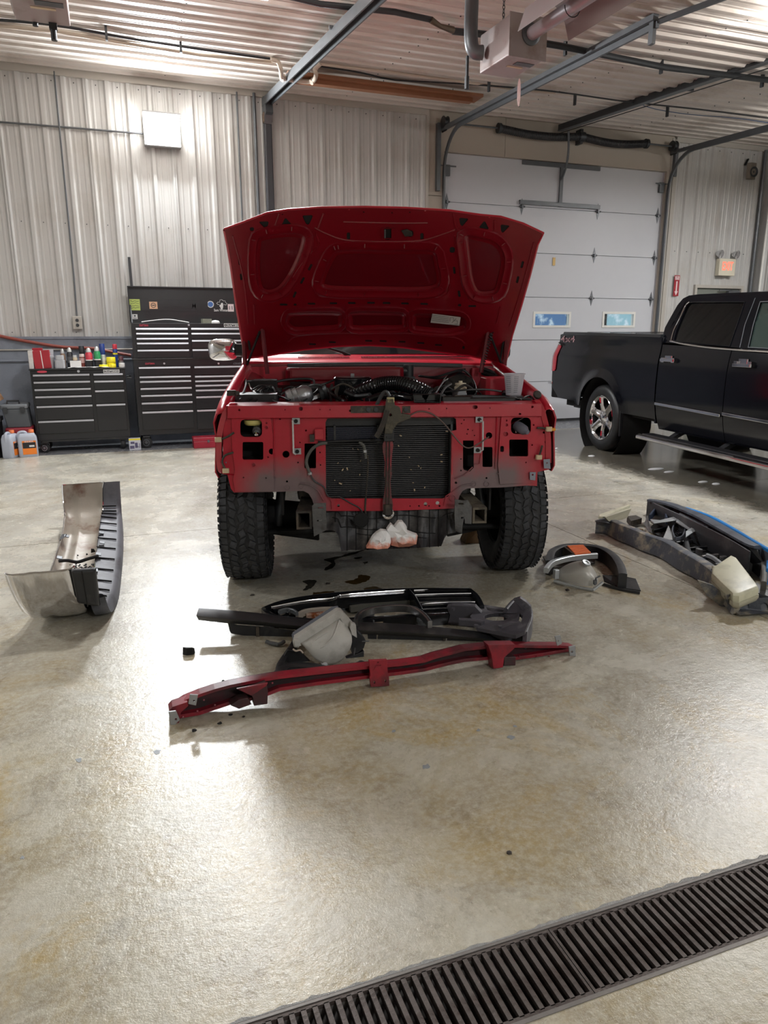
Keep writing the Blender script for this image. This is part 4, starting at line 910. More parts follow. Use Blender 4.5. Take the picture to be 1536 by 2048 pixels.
# ---- front suspension masses
b = MB(); x = -.62
for s in (-1, 1):
    c = V((s*.62, .30, .40))
    ax_ = MB(); ax_.cyl((s*.45, .50, .40), (s*.80, .50, .41), .07, .10, n=16); TO('hub', ax_, M_DARK, smooth=True)
    a_ = MB(); a_.hexa([V(q) for q in ((s*.40, .30, .27), (s*.78, .42, .30), (s*.78, .55, .30), (s*.40, .75, .27), (s*.40, .30, .32), (s*.78, .42, .36), (s*.78, .55, .36), (s*.40, .75, .32))]); TO('lower_control_arm', a_, M_CAV, bevel=.01)
    TO('shock_absorber', MB().cyl((s*.66, .42, .33), (s*.60, .46, .78), .03, n=12), M_DKST, smooth=True)
    u_ = MB(); u_.hexa([V(q) for q in ((s*.42, .36, .60), (s*.76, .44, .56), (s*.76, .54, .56), (s*.42, .66, .60), (s*.42, .36, .63), (s*.76, .44, .61), (s*.76, .54, .61), (s*.42, .66, .63))]); TO('upper_control_arm', u_, M_CAV, bevel=.01)
    TO('knuckle', MB().tube([(s*.76, .48, .30), (s*.79, .46, .42), (s*.75, .48, .58)], [.045, .07, .04], 10), M_CAV, smooth=True)
    TO('bump_stop', MB().lathe((s*.47, .22, .60), (0, 0, 1), [(.0, -.05), (.05, -.04), (.055, .0), (.045, .03), (.05, .04), (.05, .06)], 16), (M_GRIME, M_PLT)[s > 0], smooth=True)
TO('axle_tube', MB().cyl((-.5, .5, .40), (.5, .5, .40), .035, n=12), M_DARK, smooth=True)
TO('differential', MB().lathe((.1, .52, .38), (1, 0, 0), [(.03, -.2), (.09, -.1), (.12, 0), (.09, .1), (.03, .2)], 18), M_DARK, smooth=True)
TO('oil_pan', MB().bb(-.18, .22, .55, 1.25, .42, .62), M_DARK, bevel=.03)
TO('steering_link', MB().tube([(-.72, .28, .34), (0, .25, .36), (.72, .28, .34)], .016, 10), M_DARK, smooth=True)
# underbody: closes the view beneath
TO('underbody_pan', MB().bb(-.80, .80, .95, 5.2, .50, .56), M_DARK)
for s in (-1, 1): TO('wheel_house', MB().plate([(.06, .50), (.06, 1.05), (.98, 1.05), (.98, .50), (.93, .50), (.88, .72), (.70, .90), (.5, .93), (.3, .90), (.14, .72), (.10, .5)], [], lambda yy, zz: (s*.60, yy, zz), (s*.012, 0, 0)).bb(min(s*.6, s*.93), max(s*.6, s*.93), .06, .98, .95, .97), M_CAV)
# ---- wheels with tread
def wheel(cx, cy, R, w, face, steer=0, tread=True, par=None, TOf=None, name='wheel'):
    """tyre lathe + tread blocks; axis along x, 'face' = outer side sign"""
    Mx = Matrix.Translation((cx, cy, R)) @ Matrix.Rotation(steer, 4, 'Z'); h = w/2
    pr = [(R*.56, -h*.80), (R*.62, -h*.92), (R*.78, -h*1.04), (R*.90, -h*1.0), (R*.965, -h*.86), (R*.98, -h*.6), (R*.982, 0), (R*.98, h*.6), (R*.965, h*.86), (R*.90, h*1.0), (R*.78, h*1.04), (R*.62, h*.92), (R*.56, h*.80)]
    w_ = TOf(name, MB().lathe((0,0,0), (1,0,0), pr, 48, cap=False).xf(Mx), M_RUB, par, smooth=True, ang=50)
    b = MB().lathe((0,0,0), (1,0,0), [(R*.57, -h*.8), (R*.54, -h*.7), (R*.54, h*.2*face), (R*.50, h*.5*face), (R*.30, h*.45*face), (.0, h*.5*face)], 32, cap=False)
    TOf('rim', b.xf(Mx), M_DKST, w_, smooth=True)
    if tread:
        b = MB(); random.seed(5); n = 54
        for row, (x0, wd, sk) in enumerate(((-.80, .34, 0), (-.42, .30, .5), (-.02, .28, -.5), (.38, .30, .5), (.78, .34, 0))):
            for k in range(n):
                a = 2*PI*(k+.5*(row % 2))/n; da = 2*PI/n*.40; rr = R if abs(x0) < .6 else R*.993
                sh = .16*(1 if k % 2 else -1)*(abs(x0) < .6)
                pts = []
                for r_ in (R*.962, rr):
                    for (sx, sa) in ((-1,-1),(1,-1),(1,1),(-1,1)):
                        x = (x0+sx*wd/2*.84+sa*sh*.3)*h; aa = a+sa*da+sx*sk*da*.9
                        r2 = r_ - (R*.028 if (abs(x0) > .6 and sx*x0 > 0) else 0)
                        pts.append(V((x, r2*math.sin(aa), -r2*math.cos(aa))))
                b.hexa(pts)
        for k in range(n):      # shoulder lugs wrapping onto the sidewall
            for s in (-1, 1):
                a = 2*PI*(k+.25)/n; da = 2*PI/n*.33
                pts = []
                for (x, r_) in ((.94, .84), (1.03, .86)) :
                    pass
                b.hexa([V((s*h*x, R*r_*math.sin(a+q*da), -R*r_*math.cos(a+q*da))) for (x, r_) in ((.93, .955), (1.03, .88)) for q in (-1, 1) for _ in (0,)] +
                       [V((s*h*x, R*r_*math.sin(a+q*da), -R*r_*math.cos(a+q*da))) for (x, r_) in ((.97, .985), (1.065, .90)) for q in (-1, 1)][:4])
        TOf('tread_blocks', b.xf(Mx), M_TREAD, w_, kind='stuff')
    return w_
M_TREAD = mat('tread_rubber', C(44, 45, 48), .7, 0, .25, 20, bump=.2, dirt=C(80, 82, 88), dscale=7, dlo=.5, dhi=.75)
WR = .412
wheel(-.845, .50, WR, .27, -1, 0, True, None, TO); wheel(.845, .50, WR, .27, 1, 0, True, None, TO)
wheel(-.845, 4.1, WR, .27, -1, 0, False, None, TO); wheel(.845, 4.1, WR, .27, 1, 0, False, None, TO)
# ---- fenders
def fender(s):
    ys = [.0, .04, .12, .2, .3, .4, .5, .6, .7, .8, .9, 1.0, 1.1, 1.2, 1.35]; P = []
    for y in ys:
        k = min(1, y/.95); xc = .945-.07*k; z = 1.115+.215*k**.8
        if y > .95: z = 1.33+.02*(y-.95)
        if y < .1: z -= .02*(1-y/.1)
        arch = .41+math.sqrt(max(0, .50**2-(y-.5)**2)) if abs(y-.5) < .5 else .55
        low = max(.56 if y > .9 else .74 if y < .05 else .50, arch+.0 if abs(y-.5) < .49 else 0)
        out = .965+.012*math.sin(PI*min(1, y/1.0))
        P.append([V((s*(xc-.055), y, z-.045)), V((s*(xc-.045), y, z-.004)), V((s*(xc-.02), y, z+.004)), V((s*xc, y, z-.006)), V((s*(xc+.018*(1-k)+.028*k), y, z-.05)), V((s*(out-.01), y, max(z-.14, low+.14))), V((s*out, y, max(z-.26, low+.08))), V((s*(out+.004), y, low+.03)), V((s*(out-.01), y, low))])
    return MB().grid(P, (-s*.008, 0, -.004))
for s in (-1, 1): TO('fender', fender(s), M_RED, smooth=True, ang=60)
# front edge of each fender: folded flange where the marker lamp was
for s, pts in ((-1, [(462,806),(449,818),(440,840),(434,868),(432,900),(434,930),(440,945),(466,950)]), (1, [(1078,800),(1087,815),(1094,840),(1100,868),(1101,900),(1101,925)])):
    P = [t(u, v, 0) for u, v in pts]; P = spl(P, 3)
    b = MB().grid([[p+V((0, -.012, 0)) for p in P], [p+V((-s*.03, -.006, 0)) for p in P], [p+V((-s*.03, .05, 0)) for p in P]], (0, .004, 0)); TO('fender_flange', b, M_RED, smooth=True, ang=50)
# inner fenders, aprons
for s in (-1, 1):
    b = MB(); P = []
    for y in (.06, .3, .6, .93):
        k = y/.95; xc = .945-.07*k; z = 1.115+.215*k**.8
        P.append([V((s*(xc-.05), y, z-.045)), V((s*(xc-.09), y, z-.06)), V((s*(xc-.16), y, z-.10)), V((s*.66, y, .98)), V((s*.60, y, .93))])
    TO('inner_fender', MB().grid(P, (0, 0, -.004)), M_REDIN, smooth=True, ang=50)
# ---- cowl, firewall, windshield
us = [484, 500, 560, 640, 720, 800, 880, 950, 1012]; vtop = [716, 712, 709, 708, 708, 708, 709, 712, 720]; vbot = [727, 724, 723, 723, 723, 723, 724, 727, 733]
P = [[t(u, v, 1.18) for u, v in zip(us, vtop)], [t(u, (a+c)/2-1, 1.07) for u, a, c in zip(us, vtop, vbot)], [t(u, v, .955) for u, v in zip(us, vbot)], [t(u, v+3, .945) for u, v in zip(us, vbot)]]
cw = TO('cowl_panel', MB().grid(P, (0, 0, -.006)), M_RED, smooth=True, ang=60)
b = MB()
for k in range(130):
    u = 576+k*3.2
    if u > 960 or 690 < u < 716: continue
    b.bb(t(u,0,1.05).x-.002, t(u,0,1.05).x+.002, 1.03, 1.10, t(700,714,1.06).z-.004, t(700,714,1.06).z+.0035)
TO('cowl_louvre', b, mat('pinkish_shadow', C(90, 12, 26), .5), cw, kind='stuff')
fw = [(484,727),(1012,733),(1012,810),(484,810)]
TO('firewall', MB().plate(fw, [], lambda u, v: t(u, v, .94), (0, .02, 0)), M_REDIN)
TO('firewall_tub', MB().cbox(t(690,748,.86), (.78, .14, .09), .03).bb(t(600,0,.86).x, t(780,0,.86).x, .80, .93, t(600,757,.86).z-.08, t(600,757,.86).z), M_REDIN, bevel=.015)
b = MB(); b.rings([[t(u, v, .93)+V(o) for o in ((0, -.02, -.012), (0, .01, -.012), (0, .01, .012), (0, -.02, .012))] for u, v in ((575,731),(650,729),(780,727.5),(850,729),(924,731))]); TO('cowl_seal', b, M_BLK, bevel=.003)
TO('firewall_panel', MB().box(t(540,752,.92), (.26, .02, .12)).box(t(975,760,.90), (.22, .03, .16)), M_REDP, kind='stuff')
ws = [(520, 703, 1.20), (1000, 703, 1.20)]
M_TINT = mat('tinted_glass', C(24, 27, 30), .04, 0, .02, 3, coat=.6)
zw = t(700,708,1.18).z
b = MB().grid([[V((-.80, 1.19, zw-.01)), V((-.4, 1.17, zw)), V((0, 1.16, zw)), V((.4, 1.17, zw)), V((.80, 1.19, zw-.01))], [V((-.66, 1.80, 1.90)), V((-.33, 1.78, 1.93)), V((0, 1.77, 1.94)), V((.33, 1.78, 1.93)), V((.66, 1.80, 1.90))]], (0, .006, 0)); TO('windshield', b, M_TINT, smooth=True)
b = MB()
for pts, y in (([(648,697),(664,703),(684,709),(700,716)], 1.14), ([(855,702),(880,706),(910,711),(938,719)], 1.14)):
    o = TO('wiper_arm', MB().tube([t(u, v, y)+V((0, 0, .015)) for u, v in pts], [.006, .009, .011, .013], 8), M_BLK, smooth=True)
    TO('wiper_pivot', MB().cyl(t(*pts[-1], y)+V((0, 0, -.03)), t(*pts[-1], y)+V((0, 0, .012)), .016, n=12), M_DARK, o)
# cab, doors, roof, bed
zb = 1.335
b = MB(); R = []
for y, wx, z1 in ((1.36, .955, 1.36), (1.9, .975, 1.37), (2.75, .975, 1.37)): R.append([V((-wx+.02, y, .50)), V((wx-.02, y, .50)), V((wx, y, .70)), V((wx, y, 1.18)), V((wx-.05, y, z1)), V((-wx+.05, y, z1)), V((-wx, y, 1.18)), V((-wx, y, .70))])
TO('cab_body', b.rings(R), M_RED, bevel=.015)
b = MB(); b.rings([[V((-.78, 1.80, 1.90)), V((.78, 1.80, 1.90)), V((.78, 2.62, 1.90)), V((-.78, 2.62, 1.90))], [V((-.74, 1.86, 1.95)), V((.74, 1.86, 1.95)), V((.74, 2.58, 1.95)), V((-.74, 2.58, 1.95))]]); TO('roof', b, M_RED, bevel=.02)
for s in (-1, 1):
    TO('pillar', MB().tube([(s*.86, 1.24, 1.36), (s*.75, 1.80, 1.90)], .03, 8), M_RED, smooth=True); TO('pillar', MB().tube([(s*.88, 2.70, 1.36), (s*.76, 2.60, 1.90)], .035, 8), M_RED, smooth=True)
    TO('side_window', MB().hexa([V(q) for q in ((s*.895, 1.34, 1.36), (s*.905, 2.66, 1.36), (s*.895, 2.66, 1.36), (s*.885, 1.34, 1.36), (s*.765, 1.84, 1.90), (s*.765, 2.56, 1.90), (s*.755, 2.56, 1.90), (s*.755, 1.84, 1.90))]), M_TINT)
TO('rear_window', MB().hexa([V(q) for q in ((-.86, 2.70, 1.36), (.86, 2.70, 1.36), (.86, 2.71, 1.36), (-.86, 2.71, 1.36), (-.73, 2.60, 1.9), (.73, 2.60, 1.9), (.73, 2.61, 1.9), (-.73, 2.61, 1.9))]), M_TINT)
b = MB(); b.bb(-.97, -.90, 2.80, 5.0, .62, 1.34).bb(.90, .97, 2.80, 5.0, .62, 1.34).bb(-.97, .97, 2.80, 2.86, .62, 1.34).bb(-.97, .97, 4.94, 5.0, .62, 1.34).bb(-.95, .95, 2.8, 5.0, .62, .68); TO('cargo_bed', b, M_RED, bevel=.01, kind='stuff')
# mirrors
for s, (u0, v0, u1, v1) in ((-1, (417,677,474,722)), (1, (1018,682,1048,721))):
    y = 1.55; a, c = t(u0, v1, y), t(u1, v0, y); cx = (a.x+c.x)/2; w = abs(c.x-a.x)/2+.0; hz = (c.z-a.z)/2; cz = (a.z+c.z)/2
    if s > 0: w = abs(t(1048,0,y).x-.985+.02)/2+.05; cx = t(1048,0,y).x-w
    b = MB(); R = []
    for yy, k in ((-.075, .02), (-.07, .45), (-.05, .78), (-.02, .95), (.02, 1.0), (.035, .99)):
        R.append([V((cx+(w*k)*math.copysign(abs(math.cos(q))**.6, math.cos(q)), y+yy, cz+hz*k*math.copysign(abs(math.sin(q))**.6, math.sin(q)))) for q in [2*PI*j/24 for j in range(24)]])
    m_ = TO('mirror', b.rings(R, True, True), M_CHROME, smooth=True, ang=60)
    x0, x1 = sorted((cx-s*w*.7, .90*s)); TO('mirror_mount', MB().bb(x0, x1, y-.03, y+.03, cz-hz*.6, cz+hz*.55), M_BLKG, m_, bevel=.02)
# ---- hood raised on its hinges
H0, H1_ = t(760, 705, .93), t(760, 418, .20)
hv = V((0, H1_.y-H0.y, H1_.z-H0.z)).normalized(); hn_ = V((0, -hv.z, hv.y)) ; hn_ = hn_ if hn_.y > 0 else -hn_   # hn_: from inner panel to outer skin (back/up)
HNW = MT.to_3x3() @ hn_; HC = HNW.dot(MT @ H0)
def hp_(u, v, d=0): return MTI @ cut(u, v, HNW, HC+d)
def h4(x, y, d=0): return hp_(*px4(x, y), d)
HO = [px4(*p) for p in ((45,135),(120,108),(240,62),(330,48),(480,38),(680,36),(860,40),(1060,52),(1200,72),(1290,80),(1390,110),(1480,152),(1455,200),(1420,340),(1380,480),(1340,610),(1322,690),(1312,740),(1240,720),(1150,700),(1000,682),(850,662),(700,652),(560,656),(400,672),(260,695),(190,706),(150,712),(130,660),(100,480),(75,300),(60,210))]
fl4 = lambda pts: [px4(*p) for p in pts]
K1 = smoothloop(fl4([(190,185),(215,165),(290,150),(370,148),(408,170),(400,225),(370,300),(330,370),(290,412),(235,425),(195,395),(183,300)]), 3)
K2 = smoothloop(fl4([(1128,165),(1190,165),(1260,185),(1300,225),(1312,280),(1300,350),(1280,415),(1235,432),(1180,425),(1150,370),(1135,270)]), 3)
KC = smoothloop(fl4([(560,228),(640,222),(760,226),(900,225),(990,232),(1010,290),(1022,360),(1000,400),(920,412),(740,410),(560,408),(490,398),(475,370),(500,300),(530,245)]), 3)
KL = smoothloop(fl4([(345,508),(440,503),(560,506),(575,540),(560,580),(460,588),(360,592),(318,560),(322,525)]), 3)
KM = smoothloop(fl4([(612,504),(740,502),(850,508),(862,545),(850,582),(740,584),(620,584),(604,545)]), 3)
KR = smoothloop(fl4([(905,512),(1000,514),(1100,520),(1135,545),(1125,585),(1040,600),(940,592),(893,582),(890,540)]), 3)
TRI = [[(195,98),(245,96),(232,136)],[(318,78),(348,112),(298,118)],[(392,70),(445,68),(425,112),(412,110)],[(1102,80),(1148,84),(1118,120),(1108,112)],[(1218,92),(1240,134),(1190,126)],[(1290,110),(1334,116),(1300,150),(1292,140)]]
def rtri(tr):
    return smoothloop(fl4(tr), 1) if False else [((1-.14)*a[0]+.14*c[0], (1-.14)*a[1]+.14*c[1]) for i, a in enumerate(fl4(tr)) for c in (fl4(tr)[i-1], fl4(tr)[(i+1) % len(tr)])]
slots = []
def sl(x, y, w, h, a=0):
    cx, cy = px4(x, y); w, h = w/2.259/2*1.08, h/2.259/2*1.25; ca, sa = math.cos(a), math.sin(a); slots.append([(cx+p*ca-q*sa, cy+p*sa+q*ca) for p, q in rrect(-w, -h, w, h, min(w, h)*.8, 3)])
for x, y in ((310,473),(436,469),(535,467),(618,466),(705,465),(775,466),(858,468),(945,470),(1162,480)): sl(x, y, 32, 8, .02)
for x, y in ((440,652),(530,643),(694,637),(760,638),(845,641),(930,647),(1010,656)): sl(x, y, 30, 7, .04)
sl(362,473,12,8); sl(1105,476,14,10); sl(1123,667,10,12); sl(167,132,18,14); sl(110,278,9,26,-.1); sl(118,348,9,24,-.1); sl(1388,292,10,26,.25); sl(1367,360,10,26,.25)
sl(430,304,10,26,.5); sl(395,364,10,26,.5); sl(360,428,10,24,.4); sl(1081,318,10,26,-.1); sl(1103,424,10,24,-.15); sl(1072,226,22,22); sl(603,163,14,26); sl(935,166,14,26)
for x, y in ((606,44),(672,55),(880,56),(950,48),(1240,78),(305,64),(800,58)): sl(x, y, 7, 5)
sl(780,152,30,46); sl(880,152,30,24)
def inset(l, d, dd): return [hp_(u, v, dd) for u, v in shrink(l, d)]
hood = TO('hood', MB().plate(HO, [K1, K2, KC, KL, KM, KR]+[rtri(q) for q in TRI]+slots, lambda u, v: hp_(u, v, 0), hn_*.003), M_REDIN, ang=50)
# sloped pressings leading down to the skin
b = MB()
for K in (K1, K2, KC, KL, KM, KR):
    big = shrink(K, -9 if K in (K1, K2, KC) else -6)
    Rg = [[hp_(u, v, -.0035) for u, v in K], [hp_(u, v, .004) for u, v in shrink(K, 1.5)], [hp_(u, v, .014) for u, v in shrink(K, 4)], [hp_(u, v, .018) for u, v in shrink(K, 9)]]
    b.rings([[hp_(u, v, -.001) for u, v in shrink(K, -17 if K in (K1, K2, KC) else -9)], [hp_(u, v, -.010) for u, v in shrink(K, -14 if K in (K1, K2, KC) else -7)], [hp_(u, v, -.009) for u, v in shrink(K, -12 if K in (K1, K2, KC) else -6)], [hp_(u, v, -.003) for u, v in shrink(K, -7 if K in (K1, K2, KC) else -3)]]+Rg, False, False)
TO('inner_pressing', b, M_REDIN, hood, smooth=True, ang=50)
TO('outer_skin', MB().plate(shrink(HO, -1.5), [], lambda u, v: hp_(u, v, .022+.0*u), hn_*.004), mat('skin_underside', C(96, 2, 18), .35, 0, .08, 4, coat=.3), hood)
b = MB()
for q in [rtri(q) for q in TRI]+slots: b.prism([hp_(u, v, .0045) for u, v in shrink(q, -.6)], hn_*.012)
TO('slot_dark_fill', b, M_DARK, hood, kind='stuff')  # black blocks behind the openings paint in the dark of the cavities
# edge hem
E = [hp_(u, v, .010) for u, v in HO]; TO('hem', MB().tube([hp_(u, v, .012) for u, v in HO+HO[:1]], .012, 8, cap=False), M_RED, hood, smooth=True)
# raised creases
b = MB()
for pts in ([(455,150),(468,205),(420,250),(390,300),(360,360),(330,420),(290,450),(210,445),(170,420)], [(1085,160),(1090,230),(1110,320),(1130,400),(1150,450),(1200,465),(1280,460),(1310,430)], [(455,420),(480,438),(560,440),(740,442),(940,438),(1010,440),(1050,420),(1060,380)],
            [(580,98),(730,102),(840,104),(960,103)], [(465,130),(490,60)], [(1075,60),(1095,135),(1150,130)], [(262,140),(290,60)], [(1262,135),(1262,90)], [(450,125),(500,150),(590,180),(760,188),(930,182),(1040,150),(1085,132)],
            [(330,640),(380,612),(560,602),(740,600),(900,604),(1080,620),(1130,648)], [(175,470),(180,560)], [(1290,480),(1270,560)], [(80,160),(130,360),(150,560)], [(1440,190),(1390,380),(1330,570)], [(590,510),(590,590)], [(877,512),(872,592)], [(350,350),(390,290),(440,230)]):
    b.tube([h4(x, y, .001) for x, y in smoothloop(pts, 4, closed=False)], .0055, 6)
for s_ in (K1, K2, KC):
    for i in range(0, len(s_), 4):
        a = shrink(s_, -3)[i]; c = shrink(s_, -12)[i]; b.tube([hp_(*a, -.012), hp_(*c, -.005)], .003, 5)
TO('crease', b, M_REDIN, hood, smooth=True, kind='stuff')
# striker, label
p = h4(780,152,.0); TO('striker_loop', MB().tube([h4(768,135,-.0), h4(768,135,-.03), h4(768,170,-.03), h4(768,170,0)], .005, 6), M_GALV, hood, smooth=True)
TO('striker_plate', MB().plate([px4(*q) for q in ((750,128),(812,128),(812,176),(750,176))], [[px4(*q) for q in ((764,130),(797,130),(797,174),(764,174))]], lambda u, v: hp_(u, v, -.006), hn_*.004), M_REDIN, hood)
TO('safety_catch', MB().prism([h4(842,140,-.014), h4(868,134,-.014), h4(890,146,-.014), h4(892,164,-.014), h4(858,166,-.014)], hn_*.008), M_GRIME, hood, bevel=.002)
TO('emission_label', MB().plate([px4(*q) for q in ((982,514),(1110,530),(1104,568),(974,554))], [], lambda u, v: hp_(u, v, -.004), hn_*.001), mat('label_white', C(196, 190, 186), .5), hood, label='white printed service label')
def uvm(cx, cy, d):   # orientation on the label
    a, c_, e = MT @ h4(cx, cy, d), MT @ h4(cx+40, cy+5, d), MT @ h4(cx-3, cy-20, d)
    r = (c_-a).normalized(); n_ = -HNW; up_ = n_.cross(r); Mx = Matrix((r, up_, n_)).transposed().to_4x4(); Mx.translation = a; return Mx
tx = MB()
for k, (w, s_) in enumerate(((64, 'VEHICLE EMISSION CONTROL INFORMATION'), (66, 'CATALYST   5.7 LITER   EVAP SYSTEM'), (60, 'SEE OWNERS MANUAL FOR SERVICE'), (66, 'IDLE SPEED AND TIMING NO ADJUSTMENT'))):
    q = textmb('I'*24 if False else '='*22, .006, uvm(1018, 524+k*8, -.0045), w=.115); tx.add(q.v, q.f)
for pts in ([(1062,548),(1062,532),(1078,532),(1078,545),(1095,545),(1095,560),(1082,560)], [(1070,555),(1090,536)], [(1060,562),(1104,564)]): tx.tube([MT @ h4(x, y, -.0048) for x, y in pts], .0012, 4)
obj('label_print', tx, M_DKST, hood, kind='stuff')
# hinges and props
M_DRED = mat('dark_red_hinge', C(96, 14, 26), .4, 0, .2, 10)
for nm, p, q, r in (('hood_hinge', (524,655,.80), (535,748,.78), .018), ('hood_hinge', (487,655,.86), (491,745,.90), .020), ('hood_hinge', (976,662,.82), (962,745,.80), .018), ('hood_hinge', (1014,660,.86), (1008,740,.90), .020)):
    TO(nm, MB().tube([t(*p), t(*q)], r*.8, 6), M_DRED)
b = MB()
for a, c in (((494,660,.84),(500,700,.88)), ((520,662,.8),(492,735,.9)), ((978,664,.82),(1006,735,.9)), ((1010,668,.86),(1000,720,.9))): b.tube([t(*a), t(*c)], .008, 6)
TO('hinge_link', b, M_DARK, kind='stuff')
b = MB()
for k in range(22): a = 2*PI*k/5; q = t(499+.1*k, 662+2*k, .83); b.v and None
TO('hinge_spring', MB().tube([t(984-.6*k*.5, 665+k*1.1, .80)+V((.012*math.cos(k*1.3), .012*math.sin(k*1.3), 0)) for k in range(60)], .003, 5), M_DKST, smooth=True)
# ---- engine bay
TO('engine_block', MB().bb(-.42, .42, .28, .92, .62, .93), M_CAV, bevel=.03)
TO('bay_floor', MB().bb(-.78, .78, .14, .93, .70, .74), M_DARK)
p = t(705,764,.52); ac = TO('air_cleaner', MB().lathe(V((p.x, .52, t(705,775,.52).z)), (0, 0, 1), [(.06, -.05), (.105, -.04), (.112, -.005), (.112, .045), (.118, .05), (.118, .058), (.108, .066), (.03, .07), (.0, .07)], 36), M_BLKG, smooth=True)
TO('wing_nut', MB().cyl(V((p.x, .52, t(705,775,.52).z+.07)), V((p.x, .52, t(705,775,.52).z+.085)), .012, n=6), M_ALU, ac)
hp2 = spl([t(700,790,.40), t(724,782,.34), t(753,771,.28), t(773,767,.25), t(795,767,.22), t(817,771,.18), t(842,781,.13), t(860,790,.10)], 14)
rr = [.040+(.0042 if i % 3 else -.001) for i in range(len(hp2))]
TO('intake_hose', MB().tube(hp2, rr, 18), M_BLKG, smooth=True)
TO('radiator_hose', MB().tube(spl([t(735,801,.10), t(758,793,.16), t(790,792,.2), t(815,796,.14), t(835,800,.12)], 6), .020, 12), M_BLKG, smooth=True)
p, q = t(826,806,.02), t(883,788,.02)
b = MB(); b.plate([(826,788),(883,788),(882,806),(828,806)], [[(829,790),(880,790),(879,804),(831,804)]], lambda u, v: t(u, v, .0), (0, .10, 0)); b.bb(p.x+.01, q.x-.01, .085, .12, p.z+.005, q.z-.005); TO('air_intake_snorkel', b, M_BLKG, bevel=.003)
p = t(918,783,.70); bb_ = TO('brake_booster', MB().lathe(p, (0, -1, 0), [(.115, -.10), (.125, -.05), (.125, -.03), (.118, -.02), (.112, .02), (.07, .05), (.03, .06), (.0, .06)], 30), M_BLKG, smooth=True)
p = t(921,772,.52); ms = TO('brake_reservoir', MB().lathe(V((p.x, .52, t(921,783,.52).z)), (0, 0, 1), [(.038, 0), (.040, .03), (.030, .034), (.030, .04), (.035, .042), (.035, .052), (.012, .055), (.012, .066), (.0, .066)], 22), mat('cream_reservoir', C(206, 196, 172), .5), smooth=True)
TO('master_cylinder', MB().cyl((p.x, .46, t(921,788,.52).z), (p.x, .66, t(921,788,.52).z), .03, n=14), M_ALU, bb_, smooth=True)
p = t(817,742,.86); b = MB(); b.cyl(p+V((-.09, 0, -.0)), p+V((-.01, 0, -.0)), .032, n=16); b.cyl(p+V((.0, 0, -.045)), p+V((.0, 0, .04)), .034, n=16); b.box(p+V((0, -.01, -.05)), (.08, .05, .03)); TO('wiper_motor', b, M_BLK, smooth=True, kind='stuff')
# alternator / brackets
p = t(612,792,.28); al = TO('alternator', MB().lathe(p+V((-.03, 0, 0)), (.95, .1, .25), [(.02, -.09), (.05, -.08), (.058, -.05), (.05, -.045), (.058, -.02), (.05, -.015), (.058, .02), (.05, .05), (.03, .07)], 20), M_ALU, smooth=True)
TO('pulley', MB().lathe(p+V((.10, -.02, .02)), (1, .1, .25), [(.02, -.02), (.045, -.02), (.03, 0), (.045, .02), (.02, .02)], 18), M_DKST, al, smooth=True)
TO('bracket_arm', MB().prism([t(652,781,.3), t(640,786,.3), t(600,803,.26), t(612,806,.26), t(655,790,.3)], (0, .03, 0)), M_ALU, bevel=.003)
TO('valve_cover', MB().cbox(t(628,782,.62), (.16, .5, .07), .03), M_CAV, bevel=.01)
TO('valve_cover', MB().cbox(t(835,786,.62), (.16, .5, .07), .03), M_CAV, bevel=.01)
TO('heater_box', MB().cbox(t(520,782,.70), (.22, .22, .14), .03).cyl(t(545,790,.60), t(545,776,.60), .06, n=18), M_CAV, smooth=False, kind='stuff')
TO('battery', MB().cbox(t(515,802,.28), (.24, .20, .09), .012), M_BLK, bevel=.004); TO('battery', MB().cbox(t(1030,806,.26), (.2, .20, .06), .012), M_BLK, bevel=.004)
TO('coolant_reservoir', MB().cbox(t(975,800,.12), (.34, .09, .035), .02).cbox(t(910,800,.12), (.20, .09, .05), .02), M_BLKG, bevel=.006, kind='stuff')
b = MB(); b.cyl(t(1031,796,.16), t(1031,792,.16), .042, n=20); TO('reservoir_cap', b, M_BLK, smooth=False)
TO('washer_tank', MB().cbox(t(990,775,.55), (.16, .2, .13), .02), M_REDP, bevel=.006)
b = MB(); random.seed(11)
def cable(pts, r, m=M_BHOSE, name='engine_hose'): TO(name, MB().tube(spl([t(*p) for p in pts], 6), r, 7), m, smooth=True)
cable([(497,765,.6), (502,778,.5), (512,786,.4), (518,789,.4)], .004, M_PVC)
cable([(495,800,.15), (512,795,.2), (535,797,.2), (560,806,.15)], .007)
cable([(500,806,.1), (540,790,.3), (580,800,.2)], .006)
cable([(505,790,.4), (520,776,.5), (545,772,.5), (560,785,.5)], .010)
cable([(516,785,.3), (530,775,.4), (548,776,.4), (556,795,.3)], .012)
cable([(532,770,.6), (570,760,.7), (620,758,.7), (628,768,.6), (618,785,.4), (606,800,.3)], .008)
cable([(640,770,.5), (630,785,.3), (600,806,.2)], .006); cable([(655,778,.4), (668,792,.3), (690,803,.2)], .010)
cable([(664,770,.4), (660,785,.35), (662,804,.25)], .009); cable([(675,774,.4), (672,788,.35), (676,804,.25)], .012, M_GRIME)
cable([(838,752,.85), (870,754,.7), (905,744,.7), (925,740,.75), (940,752,.75), (950,772,.7), (952,790,.6)], .008)
cable([(838,752,.85), (880,757,.8), (915,746,.8), (930,738,.85)], .006); cable([(890,784,.2), (930,780,.15), (970,779,.15), (1003,783,.15)], .006)
cable([(868,792,.15), (878,776,.3), (888,762,.45), (892,760,.5)], .004, M_ALU); cable([(880,792,.15), (890,776,.3), (902,768,.45)], .007)
cable([(960,736,.85), (985,745,.8), (1000,765,.7), (998,790,.5), (1004,800,.3)], .012); cable([(965,745,.85), (992,755,.75), (1008,770,.6), (1008,790,.4)], .016)
